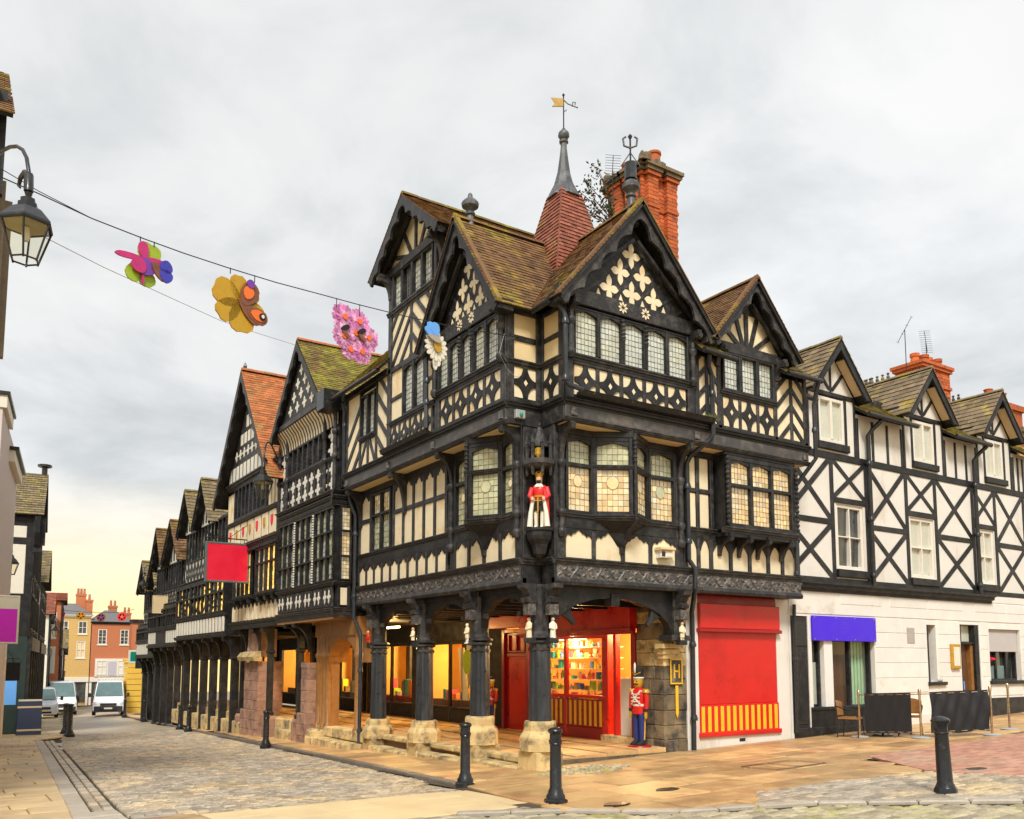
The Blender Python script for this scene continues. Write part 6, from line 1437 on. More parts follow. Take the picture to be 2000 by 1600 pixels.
for p, q in ((22.4, 23.15), (26.45, 27.2)):
    for j in range(2): quatre(A, HA, (p + q) / 2, 8.06 + j * .42, .5, .38, .012, whitep)
for a in (22.42, 23.18, 26.42, 27.15): shaft(A, HA, a, 6.9, 9.3, .06, .06, (7.8, 8.5))
cv = [(.0, 8.72), (.03, 8.72), (.05, 8.9), (.12, 9.1), (.26, 9.28), (.30, 9.34), (.0, 9.34)]
A.prof('coved_band', cv, 22.38, 27.2, cream, HA)
for i in range(22): a = 22.5 + i * .215; A.prof('cove_rib', [(o + .012, z) for o, z in cv[1:6]] + [(.0, 9.34), (.0, 8.72)], a - .03, a + .03, timg, HA)
A.box('tie_beam', 22.3, 27.25, 9.34, 9.52, -.1, .34, timg, HA)
ga = A.poly('gable_board', [(22.75, 9.5), (26.7, 9.5), (24.72, 11.5)], -.05, .26, timg, HA)
for i in range(4):
    for j in range(i + 1): quatre(A, ga, 24.72 + (j - i / 2) * .62, 10.9 - i * .36, .34, .34, .262, petal_w)
barge(A, HA, 24.72, 2.35, 9.15, 11.75, .38, .46, .26, 6, tim)
A.box('eave_box', 22.2, 22.75, 9.05, 9.62, .0, .5, iron, HA)
roof_slope(HA, [(8.42, 22.3, 9.12), (14, 22.3, 9.12), (14, 24.72, 11.8), (8.42, 24.72, 11.8)], tile_m, .17, .11); roof_slope(HA, [(8.42, 27.1, 9.12), (14, 27.1, 9.12), (14, 24.72, 11.8), (8.42, 24.72, 11.8)], tile_m, .17, .11)
ridge(HA, (8.42, 24.72, 11.83), (14, 24.72, 11.83), tile_o, r=.1)
# oak arch below the oriel
A1 = FL(9.5)
A1.box('oak_lintel', 21.95, 25.25, 2.85, 3.36, -.6, .10, wood, HA); A.prof('oak_soffit', [(-.7, 3.30), (.0, 3.28), (.0, 3.36), (-.7, 3.36)], 22.4, 27.2, wood, HA)
arch(A1, HA, 22.25, 24.2, 2.1, 2.78, -.5, .06, mat=wood, fill=2.9)
for y, r_ in ((22.12, .10), (24.3, .10), (24.5, .12), (24.75, .10), (24.98, .12)): smooth_by_angle(MB().lathe((9.48, y, 0), [(r_ * 1.4, .1), (r_ * 1.4, .3), (r_, .36), (r_, 2.2), (r_ * 1.3, 2.26), (r_ * 1.3, 2.34), (r_, 2.4), (r_, 2.9)], 10).make('oak_shaft', wood, HA))
MB().box(9.55, 9.80, 24.25, 25.2, .1, 3.3).make('oak_panelling', wood, HA)
MB().lathe((9.5, 24.7, -.2), [(.5, -.3), (.5, .3), (.42, .36)], 8, rot=math.pi / 8).make('pier_base', sand, HA)
shop_light(HA, 11.0, 23.3, 3.1, 70, (1, .58, .18))
def pier(par, y0, y1, x0, x1, z0, z1, mat, name='pier_block', h=.34):
    z = z0; k = 0
    while z < z1 - .02:
        hh = min(h, z1 - z); n = max(1, round((y1 - y0) / .6)); e = .09 if z < z0 + .9 else 0
        for i in range(n):
            p, q = y0 - e + (y1 - y0 + 2 * e) * i / n, y0 - e + (y1 - y0 + 2 * e) * (i + 1) / n
            v, f = FL(x0 - e + R.uniform(-.008, .008)).vbox(p + .004, q - .004, z, z + hh - .006, -(x1 - x0), 0, .014); mk(name, v, f, mat, par)
        z += hh; k += 1
pier(HA, 25.45, 26.0, 9.25, 10.0, -.45, 2.1, sandr)
def post(par, y, x=9.45, z0=.3, z1=3.3, w_=.16, base=True, mat=None):
    m = MB().lathe((x, y, 0), [(w_ * 1.1, z0), (w_ * 1.1, z0 + .1), (w_ * .8, z0 + .14), (w_ * .8, z1 - .9), (w_ * 1.1, z1 - .86), (w_ * 1.1, z1 - .8), (w_ * .8, z1 - .76), (w_ * .8, z1)], 4, rot=math.pi / 4); o = m.make('post', mat or tim, par)
    if base: MB().lathe((x, y, 0), [(w_ * 1.7, -.8), (w_ * 1.7, z0 - .1), (w_ * 1.3, z0)], 4, rot=math.pi / 4).make('post_base', sandr, par)
    return o
post(HA, 26.5, 9.4, .35)
for y in (25.7, 26.5): knee(FL(9.45), HA, y, 2.4, 3.34, .55, .14, .05, tim)

# ------------------------------------------------------------------ orange roofed house
HB = thing('gabled_row_house', (9.4, 30.2, -.4), 'row house with steep orange tiled roof and cream shield panels', 'building')
B_ = FL(9.15)
MB().box(9.2, 14, 27.25, 33.3, 3.3, 8.8).make('wall_core', tim, HB)
for z0, z1, d in ((3.3, 3.42, .05), (3.42, 3.55, .1)): B_.mould('moulding', 27.25, 33.3, z0, z1, .1, d, timg, HB)
for i in range(13): a = 27.4 + i * .45; B_.box('plaster_panel', a, a + .34, 3.6, 4.2, -.04, .11, cream, HB); B_.poly('arched_head', [(a, 4.205)] + [(a + .34 * t, 4.2 - .14 * abs(2 * t - 1) ** 1.7) for t in [k / 6 for k in range(7)]] + [(a + .34, 4.205)], .1, .13, tim, HB)
B_.mould('moulding', 27.25, 33.3, 4.28, 4.4, .1, .12, timg, HB)
BO = FL(8.9)
for y0, n in ((27.5, 4), (30.2, 4)):
    window(BO, HB, y0, y0 + 2.2, 4.42, 6.0, .0, n, (5.45,), glasses=lambda r_, i: glassy if i < 2 else glassa, qs=(.14, .16), fwid=.08, mw=.07, sill=True, name='oriel_window')
    MB().box(8.92, 9.2, y0, y0 + 2.2, 4.38, 4.42).box(8.92, 9.2, y0, y0 + 2.2, 6.0, 6.1).box(8.92, 9.2, y0, y0 + .05, 4.4, 6.05).box(8.92, 9.2, y0 + 2.15, y0 + 2.2, 4.4, 6.05).make('oriel_side', tim, HB)
    for a in (y0 + .3, y0 + 1.1, y0 + 1.9): knee(B_, HB, a, 3.9, 4.36, .26, .1, .05)
for a in (29.95, 32.75):
    m = MB()
    for k in range(22): m.lathe(B_.p(a, 0, .16), [(.05, 4.42 + k * .08), (.085, 4.46 + k * .08), (.05, 4.5 + k * .08)], 8)
    m.make('twisted_column', tim, HB)
B_.mould('jetty_moulding', 27.25, 33.3, 6.1, 6.28, .2, .2, timg, HB)
m = MB()
for i in range(44): a = 27.35 + i * .135; m.add(*B_.vbox(a, a + .07, 6.0, 6.1, .2, .38, .01))
m.make('dentil_course', timg, HB)
BJ = FL(8.8)
MB().box(8.83, 9.3, 27.25, 33.3, 6.1, 8.8).make('wall_core', tim, HB)
for i in range(7):
    a = 27.5 + i * .82; BJ.box('plaster_panel', a, a + .68, 6.34, 7.12, -.04, .0, cream, HB)
    BJ.poly('shield', [(a + .24, 6.95), (a + .44, 6.95), (a + .44, 6.72), (a + .34, 6.58), (a + .24, 6.72)], -.01, .03, gold if i % 2 else red_s, HB)
BJ.mould('moulding', 27.25, 33.3, 7.14, 7.26, .0, .1, timg, HB)
window(BJ, HB, 28.4, 32.2, 7.28, 8.5, .0, 8, (), glass=glassd, qs=(.13, .15), fwid=.08, mw=.09, sill=False)
for p, q in ((27.3, 28.35), (32.25, 33.25)):
    for k in range(3): BJ.box('plaster_panel', p + .06 + k * .34, p + .30 + k * .34, 7.3, 8.4, -.04, .0, cream, HB)
BJ.mould('moulding', 27.1, 33.4, 8.5, 8.7, .0, .2, timg, HB)
gb_ = BJ.poly('gable_board', [(27.4, 8.7), (33.2, 8.7), (30.3, 12.0)], -.05, .08, timg, HB)
for i in range(11): a = 28.05 + i * .45; BJ.box('plaster_panel', a, a + .32, 8.78, 9.3, .0, .09, petal_w, gb_)
for i in range(8): quatre(BJ, gb_, 28.6 + i * .48, 9.66, .36, .36, .09, petal_w)
for i in range(6): a = 29.05 + i * .43; BJ.box('plaster_panel', a, a + .3, 9.98, 10.4, .0, .09, petal_w, gb_)
for i in range(3): a = 29.7 + i * .42; BJ.box('plaster_panel', a, a + .3, 10.55, 11.0, .0, .09, petal_w, gb_)
barge(BJ, HB, 30.3, 3.4, 8.0, 12.4, .42, .5, .26, 8, tim)
roof_slope(HB, [(8.32, 26.9, 8.0), (14, 26.9, 8.0), (14, 30.3, 12.45), (8.32, 30.3, 12.45)], tile_o, .2, .13); roof_slope(HB, [(8.32, 33.7, 8.0), (14, 33.7, 8.0), (14, 30.3, 12.45), (8.32, 30.3, 12.45)], tile_o, .2, .13)
ridge(HB, (8.32, 30.3, 12.48), (14, 30.3, 12.48), tile_o, r=.12)
MB().lathe((8.45, 30.3, 12.5), [(.05, 0), (.07, .1), (.02, .25)], 8).make('finial', iron, HB)
pier(HB, 30.55, 32.2, 9.3, 10.2, -.6, 2.15, sandr); B_.prof('pier_cap', [(-.2, 2.15), (.05, 2.15), (.1, 2.3), (.0, 2.45), (-.2, 2.5)], 30.4, 32.35, sand, HB); MB().box(9.35, 10, 30.7, 32.0, 2.3, 3.3).make('pier_top', sandr, HB)
post(HB, 29.5, 9.4, .3); post(HB, 33.1, 9.5, .2)
for y in (29.5, 30.6, 32.2): knee(FL(9.4), HB, y, 2.5, 3.3, .3, .14, .05, tim)

# ------------------------------------------------------------------ simpler houses farther down the row
def far_house(label, X, y0, y1, gables, ze, za, rmat, zs, amb=.4, eave=None, name='gabled_row_house', bayx=.35, cols=3, skip=()):
    H = thing(name, (X, (y0 + y1) / 2, ground(X, y0)), label, 'building'); f = FL(X); gz = ground(X, (y0 + y1) / 2); zb, zm, zt = zs
    MB().box(X + .03, X + 4.5, y0, y1, zb, ze).make('wall_core', tim, H)
    fb = FL(X - bayx); n = max(2, round((y1 - y0) / .5))
    MB().box(X - bayx + .03, X + .1, y0 + .1, y1 - .1, zb, zm).make('bay_core', tim, H)
    fb.mould('moulding', y0, y1, zb - .06, zb + .08, .0, .08, timg, H)
    for i in range(n):
        if i * 3 // n in skip: continue
        a = y0 + .12 + (y1 - y0 - .24) * i / n; fb.box('plaster_panel', a + .09, a + (y1 - y0 - .24) / n - .09, zb + .14, zb + .72, -.02, .012, petal_w, H)
    fb.mould('moulding', y0, y1, zb + .76, zb + .86, .0, .08, timg, H)
    k = max(1, round((y1 - y0) / 2.6))
    for i in range(k):
        a = y0 + .15 + (y1 - y0 - .3) * i / k
        window(fb, H, a, a + (y1 - y0 - .3) / k - .1, zb + .88, zm - .15, .0, 4, ((zb + zm) / 2 + .5,), glasses=lambda r_, q: glassy if R.random() < amb else glassg, qs=(.2, .2), fwid=.08, mw=.08, sill=False)
    f.mould('jetty_moulding', y0, y1, zm - .12, zm + .1, .0, bayx * .9, timg, H)
    n = max(3, round((y1 - y0) / .6)); f.box('plaster_wall', y0 + .05, y1 - .05, zm + .1, zt, -.02, .01, petal_w, H)
    for i in range(n):
        a = y0 + .1 + (y1 - y0 - .2) * i / n; b_ = a + (y1 - y0 - .2) / n
        f.beam('brace', (a, zm + .1), (b_, zt), .10, .0, .035, timg, H); f.beam('brace', (a, zt), (b_, zm + .1), .10, .0, .032, timg, H); f.box('stud', a - .05, a + .05, zm + .1, zt, .0, .04, timg, H)
    window(f, H, y0 + .3, y1 - .3, zt, ze - .1, .0, max(3, round((y1 - y0) / .6)), (), glasses=lambda r_, q: R.choice([glassd, glassg, glassw]), qs=(.25, .3), fwid=.08, mw=.08, sill=False)
    for c, hf in gables:
        g = f.poly('gable_board', [(c - hf + .15, ze - .1), (c + hf - .15, ze - .1), (c, za - .2)], -.05, .05, petal_w, H)
        for q in (-.6, -.3, 0, .3, .6): f.beam('gable_strut', (c + q * hf, ze), (c + q * hf, za - .2 - abs(q) * (za - ze)), .12, .03, .09, timg, g)
        barge(f, H, c, hf, ze - .2, za, .36, .43, .22, 4, tim)
        for sg in (-1, 1): roof_slope(H, [(X - .46, c + sg * hf, ze - .2), (X + 4, c + sg * hf, ze - .2), (X + 4, c, za), (X - .46, c, za)], rmat, .3, .2, .035, thick=.06)
        ridge(H, (X - .46, c, za + .03), (X + 4, c, za + .03), rmat, r=.1)
    if eave:
        roof_slope(H, [(X - .5, y0 - .1, ze), (X - .5, y1 + .1, ze), (X + 2.2, y1 + .1, eave), (X + 2.2, y0 - .1, eave)], rmat, .25, .17, .03)
        pipe(H, [(X - .52, y0, ze - .05), (X - .52, y1, ze - .05)], .07, mat=iron, name='gutter')
    for i in range(cols): y = y0 + .3 + (y1 - y0 - .6) * i / max(1, cols - 1); post(H, y, X + .15, ground(X, y) - .1, zb - .05, .24, False); knee(f, H, y, zb - .9, zb - .05, bayx, .16, .0, tim)
    return H
far_house('row house with twin slate gables and white criss-cross panels', 9.25, 33.5, 42.0, [(37.7, 1.5), (40.7, 1.5)], 8.1, 9.9, slate_i, (3.15, 5.55, 6.6), .4, cols=6)
CH3 = MB().box(11.6, 13.4, 36.2, 38.6, 9.0, 11.2).box(11.5, 13.5, 36.1, 38.7, 10.9, 11.3); t = thing('chimney_stack', (12.5, 37.4, 9), 'wide orange brick chimney rising behind the twin slate gables', 'chimney'); CH3.make('stack', brickm, t)
MB().lathe((12.0, 36.8, 11.3), [(.2, 0), (.16, .3)], 10).make('chimney_pot', brickm, t)
far_house('row house with brown tiled twin roofs beyond the slate gables', 9.35, 42.1, 49.0, [(44.1, 1.95), (47.4, 1.5)], 7.1, 9.0, tile, (2.9, 4.9, 5.6), .2, cols=5, skip=(1,))
far_house('narrow far row house with mossy slate gables', 9.75, 49.1, 54.5, [(50.6, 1.4), (53.2, 1.4)], 6.3, 7.9, slate_i, (2.4, 4.2, 5.0), .3, cols=4, skip=(0,))
# ------------------------------------------------------------------ houses closing the street
def end_house(label, x0, x1, Y, wall, zg, z_top, wrows, roof, parapet=None, name='brick_house', bay=False):
    H = thing(name, ((x0 + x1) / 2, Y, zg), label, 'building'); f = FR(Y)
    holes = [(a, a + .95, z0, z1) for z0, z1, xs, _ in wrows for a in xs]
    opening_wall(f, H, x0, x1, zg + 3.2, z_top, holes, wall, .3)
    for z0, z1, xs, g in wrows:
        for a in xs:
            window(f, H, a, a + .95, z0, z1, -.08, 2, ((z0 + z1) / 2,), glass=g, qs=(.3, .45), fwid=.1, mw=.06, sill=False, mat=whitep, leads=True, lw=.03, bars=whitep); f.box('window_sill', a - .1, a + 1.05, z0 - .12, z0, -.1, .08, whitep, H)
    MB().box(x0, x1, Y + .3, Y + 6, zg, z_top).make('house_body', wall, H)
    f.mould('cornice', x0, x1, z_top, z_top + .3, .0, .3, whitep if parapet is None else parapet, H)
    f.box('shop_fascia', x0, x1, zg + 2.7, zg + 3.25, -.2, .15, whitep, H); f.box('shop_glass', x0 + .3, x1 - .3, zg + .5, zg + 2.7, -.2, -.1, glassd, H)
    for a in (x0, (x0 + x1) / 2 - .1, x1 - .25): f.box('shop_pilaster', a, a + .25, zg, zg + 2.7, -.2, .05, whitep, H)
    c = (x0 + x1) / 2
    mk('hipped_roof', [(x0 - .2, Y - .3, z_top + .25), (x1 + .2, Y - .3, z_top + .25), (x1 + .2, Y + 6, z_top + .25), (x0 - .2, Y + 6, z_top + .25), (c - .6, Y + 3, z_top + 1.8), (c + .6, Y + 3, z_top + 1.8)], [(0, 1, 5, 4), (1, 2, 5), (2, 3, 4, 5), (3, 0, 4)], roof, H)
    return H
YE = 112; ge = ground(14, YE)
e1 = end_house('tall yellow brick house with white sash windows at street end', 10.45, 14.3, YE, bricky, ge, 7.3, [(5.4, 6.9, (11.0, 12.95), glassd), (2.6, 4.6, (10.75, 12.85), glassa)], M('far slate', (.16, .15, .15), .7, .15, 4))
e2 = end_house('red brick house with white casements and balcony door at street end', 14.4, 19.0, YE, brickf, ge, 6.6, [(4.2, 6.0, (15.1, 17.5), glassd)], M('far slate roof', (.15, .14, .14), .7, .15, 4), tim)
f = FR(YE); f.box('white_bay', 14.9, 18.6, ge + 3.3, ge + 5.4, -.1, .25, whitep, e2)
for a in (15.05, 17.35): window(f, e2, a, a + 1.1, ge + 3.5, ge + 5.2, .24, 2, (ge + 4.5,), glass=glassa, qs=(.5, .8), fwid=.1, mw=.08, sill=False, mat=whitep, leads=False)
f.box('arched_door', 16.3, 17.2, ge + 3.4, ge + 5.1, .2, .29, M('lilac door', (.50, .47, .52), .5, .05, 4), e2)
def stack_thing(par, x, y, z0, z1, w_, n):
    MB().box(x, x + w_, y, y + .8, z0, z1).box(x - .06, x + w_ + .06, y - .06, y + .86, z1 - .25, z1).make('chimney', brickf, par)
    for i in range(n): MB().lathe((x + w_ * (i + .5) / n, y + .4, z1), [(.15, 0), (.12, .6), (.15, .65)], 8).make('chimney_pot', brickf, par)
stack_thing(e1, 13.0, YE + 3, 8, 10.3, 1.0, 3); stack_thing(e1, 14.0, YE + 2.5, 7.5, 9.6, .7, 1); stack_thing(e2, 16.6, YE + 3, 7.5, 9.0, .9, 2); stack_thing(e2, 18.2, YE + 3, 7.2, 8.2, .9, 2)
e3 = thing('brick_house', (13.3, 80, ground(13, 80)), 'narrow orange brick side wall just beyond the last row house', 'building')
MB().box(12.75, 16, 76, 77, ground(13, 80), 5.3).make('wall', brickf, e3); MB().box(12.7, 16.1, 75.9, 77.1, 5.3, 5.6).make('cornice', tim, e3)
KK = thing('yellow_kiosk', (11.9, 70, ground(11.9, 70)), 'yellow block-banded kiosk pillar beside the far vans', 'kiosk'); zg = ground(11.9, 70)
for i in range(9): MB().box(11.45, 12.7, 69.5, 71, zg + i * .42 + .02, zg + i * .42 + .40).make('band', M('ochre block%d' % i, (.72, .45, .06), .8, .1, 4), KK)
MB().box(11.35, 12.8, 69.4, 71.1, zg + 3.8, zg + 4.0).make('cap', yel, KK)

# ------------------------------------------------------------------ opposite side of the street
def face(x, y, ang=6.5):
    d = Vector((math.sin(rad(ang)), math.cos(rad(ang)), 0)); return Fr((x, y, 0), d, (d.y, -d.x, 0)), Fr((x, y, 0), (-d.y, d.x, 0), (-d.x, -d.y, 0))
# jettied gable hanging into view high up
N1 = thing('jettied_house', (-2, 17, 0), 'jettied timber gable edge with mossy tiles by the big lantern', 'building')
MB().box(-8, -1.2, 13.5, 24, -.2, 6.7).make('lower_wall', white, N1)
MB().box(-8, .05, 14.4, 22, 6.9, 10.2).make('upper_wall', cream_s, N1)
for x, y, z0, z1 in ((.18, 14.1, 7.0, 9.4), (.30, 14.3, 6.75, 9.2), (.40, 14.5, 6.6, 9.0)): MB().box(x, x + .10, y, y + .15, z0, z1).make('corner_board', M('weathered board%d' % int(y * 100), (.20, .155, .10), .7, .3, 6), N1)
for x, y in ((.12, 14.0), (.24, 14.12)): MB().box(x, x + .11, y, y + .12, 8.9, 10.5).make('bargeboard', tim, N1)
roof_slope(N1, [(-4, 13.8, 10.0), (.42, 13.8, 10.0), (.36, 15.5, 11.6), (-4, 15.5, 11.6)], tile, .17, .12)
MB().box(-8, -.3, 14.6, 22, 10, 11.0).make('gable_core', tim, N1)
nf1 = FR(14.4); ns1 = Fr((.05, 0, 0), (0, 1, 0), (1, 0, 0))
for a in (-7.6, -6.2, -4.8, -3.4, -2.0, -.6): nf1.box('stud', a, a + .16, 6.9, 10.2, -.02, .05, tim, N1)
for z in (6.9, 8.3, 10.0): nf1.box('rail', -8, .04, z, z + .16, -.02, .045, tim, N1)
for a in (14.6, 16.4, 18.2, 20.0, 21.8): ns1.box('stud', a, a + .16, 6.9, 10.2, -.02, .05, tim, N1)
for z in (6.9, 8.3, 10.0): ns1.box('rail', 14.4, 22, z, z + .16, -.02, .045, tim, N1)
window(nf1, N1, -4.6, -3.5, 8.5, 9.9, .0, 2, (), glass=glassd, qs=(.15, .2), fwid=.08, mw=.07)
window(FR(13.5), N1, -4.4, -2.6, 3.6, 5.6, .0, 3, (4.9,), glass=glassd, qs=(.3, .4), fwid=.1, mw=.07, mat=whitep, leads=False)
# white rendered house
fA, fB = face(1.0, 27)
N2 = thing('white_gabled_house', (1, 28, 0), 'plain white rendered house with dark stepped gutters', 'building')
def angled_box(fr, a0, a1, z0, z1, o0, o1, nm, mat, par): return fr.box(nm, a0, a1, z0, z1, o0, o1, mat, par)
whiteg = M('pinkish white render', (.66, .58, .54), .85, .05, 2)  # the wall's own pale, slightly pink render colour
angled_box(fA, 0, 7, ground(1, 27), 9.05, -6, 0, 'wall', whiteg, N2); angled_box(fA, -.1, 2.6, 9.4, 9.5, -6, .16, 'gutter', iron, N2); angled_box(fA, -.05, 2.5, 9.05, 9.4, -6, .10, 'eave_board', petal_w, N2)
angled_box(fA, 3.0, 7, 8.55, 8.66, -.5, .26, 'gutter', iron, N2); angled_box(fA, 3.05, 6.9, 8.2, 8.55, -.5, .16, 'eave_board', petal_w, N2)
window(fB, N2, .9, 2.0, 5.2, 7.0, .0, 2, (6.1,), glass=glassd, qs=(.5, .8), fwid=.1, mw=.06, mat=whitep, leads=False, name='sash_window')
fB.box('shop_front', .3, 4, .3, 2.6, -.02, .04, glassd, N2); fB.box('shop_fascia', .1, 4.5, 2.6, 3.2, -.02, .12, M('dark teal fascia', (.01, .06, .055), .5, .1, 5), N2)
# tall timber house with brown tiled roof seen end-on
def side_house(label, x, y, zE, zR, roofm, wallm, near=3.0, ln=9, over=.35, name='street_house', wins=True, zl=3.2):
    fa, fb_ = face(x, y); H = thing(name, (x - 1.5, y + 3, ground(x, y)), label, 'building'); g = ground(x, y)
    fa.box('wall', 0, ln, g, zE, -5, 0, wallm, H)
    a, b_ = fb_.p(-over, zE, .3), fb_.p(5, zE, .3); c, d = fa.p(near, zR, -5), fa.p(near, zR, over)
    roof_slope(H, [a, b_, c, d], roofm, .26, .2, .04); roof_slope(H, [fa.p(near * 2, zE, over), fa.p(near * 2, zE, -5), c, d], roofm, .3, .2, .03)
    for k in range(3):
        for z0, z1 in ((zl + .3, zl + 1.9), (zl + 2.6, zE - .5)): window(fa, H, .6 + k * ln / 3, .4 + (k + .8) * ln / 3, z0, z1, .0, 3, (), glass=glassd, qs=(.3, .4), fwid=.1, mw=.08, sill=True, leads=False)
    for k in range(7): fa.box('stud', k * ln / 6 - .08, k * ln / 6 + .08, zl, zE, -.02, .05, tim, H)
    fa.box('shop_front', .2, ln - .2, g + .3, zl - .6, -.1, .06, glassd, H); fb_.box('end_notice', .3, .8, g + 1.2, g + 2.4, .0, .03, R.choice([petal_w, sky_b, cream_s]), H); fa.box('shop_fascia', 0, ln, zl - .6, zl, -.1, .18, tim, H)
    for k in range(5): fa.box('shop_pilaster', k * (ln - .2) / 4, k * (ln - .2) / 4 + .2, g, zl - .6, -.1, .12, tim, H)
    return H, fa, fb_
H, fa, fb_ = side_house('tall black and white house with brown tiled roof and iron finial', 2.95, 42, 8.4, 10.7, slate_i, petal_w, 2.6)
fb_.box('end_boarding', .0, 5, 3.2, 8.4, -.02, .015, tim, H); fb_.box('end_shop_wall', .0, 5, ground(3, 42), 3.2, -.02, .015, M('dark green shop paint', (.012, .03, .027), .5, .2, 5), H)
for p, q, z0, z1 in ((.25, .75, 7.4, 7.9), (.25, .75, 5.0, 7.1), (.9, 1.2, 4.2, 5.0)): fb_.box('plaster_panel', p, q, z0, z1, -.02, .03, petal_w, H)
fb_.prof('end_bracket', [(0, 6.9), (.2, 7.1), (.42, 7.6), (.45, 8.3), (0, 8.3)], -.25, -.05, tim, H)
for z0, z1, o in ((6.8, 8.3, .35), (7.1, 8.3, .45)): fa.box('bay_board', -.1, .1, z0, z1, 0, o, tim, H)
MB().lathe(fa.p(2.6, 10.7, .2), [(.12, 0), (.12, .3), (.3, .35), (.3, .45)], 8).make('finial', iron, H)
side_house('half-timbered house with olive brown tiled roof', 4.3, 54, 6.5, 8.6, slate_i, petal_w, 3.0)
side_house('low tiled house partly behind the olive roofed house', 6.65, 75, 5.8, 7.6, tile_p, petal_w, 2.5, 8)
H, fa, fb_ = side_house('plain red brick house with white window bands', 7.95, 80, 7.2, 8.0, tile_p, brickf, 3.0, 12)
for z in (1.2, 4.0): fb_.box('window', .3, .8, z, z + 2.2, -.02, .05, petal_w, H)
side_house('far shop house at the bend of the street', 10.0, 97, 3.5, 5.5, slate_i, whitep, 3.0, 10, zl=1.2)
MB().box(3.7, 4.1, 53.2, 53.6, 6.9, 7.8).make('chimney', brickm, bpy.data.objects[[o.name for o in bpy.data.objects if o.get('label', '').startswith('half-timbered house with olive')][0]])

# ------------------------------------------------------------------ bollards
def bollard(x, y, label, kind=0, s=1.0, lean=0):
    t = thing('bollard', (x, y, ground(x, y)), label, 'bollard', 'black cast iron bollards'); c = Vector((x, y, ground(x, y)))
    def put_(prof, nm, n=20, mat=None, rot=0):
        o = smooth_by_angle(MB().lathe((0, 0, 0), [(r * s, z * s) for r, z in prof], n, rot=rot).make(nm, mat or ironb, t, at=(0, 0, 0)), 35); o.location = (0, 0, 0); o.rotation_euler = (0, lean, 0)
    if kind == 0:
        put_([(.17, -.05), (.17, .035), (.15, .05)], 'base_plate', 8); put_([(.135, .05), (.135, .09), (.11, .13), (.105, .16), (.085, .2), (.078, .82), (.078, .83)], 'shaft')
        put_([(.078, .82), (.095, .83), (.095, .86), (.082, .87), (.082, .95), (.10, .965), (.108, .99), (.10, 1.01), (.06, 1.03), (.02, 1.035)], 'cap'); put_([(.085, .795), (.092, .81), (.085, .825)], 'collar')
    else:
        put_([(.15, -.05), (.15, .06), (.135, .085)], 'base_plate', 8); put_([(.13, .085), (.10, .15), (.085, .8), (.085, .81)], 'shaft')
        put_([(.085, .8), (.085, .86), (.085, .90), (.125, .955), (.125, .975), (.09, 1.0), (.04, 1.02), (.01, 1.025)], 'cap', 8); put_([(.092, .79), (.097, .805), (.092, .82)], 'collar')
    return t
bollard(7.29, 10.02, 'black ribbed bollard beside the smooth buff crossing strip, by itself')
bollard(7.42, 12.77, 'black bollard at the end of the dark kerb before the arcade')
bollard(7.95, 25.17, 'black bollard on the kerb opposite the carved oak arch')
bollard(8.63, 37.6, 'black bollard on the kerb, front one of the pair by the slim columns')
bollard(8.80, 39.93, 'black bollard on the kerb, rear one of the pair by the slim columns')
bollard(9.56, 52.0, 'distant black bollard on the kerb at the end of the row', s=1.1)
bollard(10.12, 61.7, 'distant black bollard by the yellow kiosk pillar', s=1.1)
bollard(4.29, 38.2, 'front bollard of the pair beside the navy pavement board', s=1.2)
bollard(4.40, 40.6, 'rear bollard of the pair beside the navy pavement board', s=1.2)
bollard(11.27, 6.67, 'leaning black bollard with faceted cap standing in the setts', 1, 1.0, rad(-3))
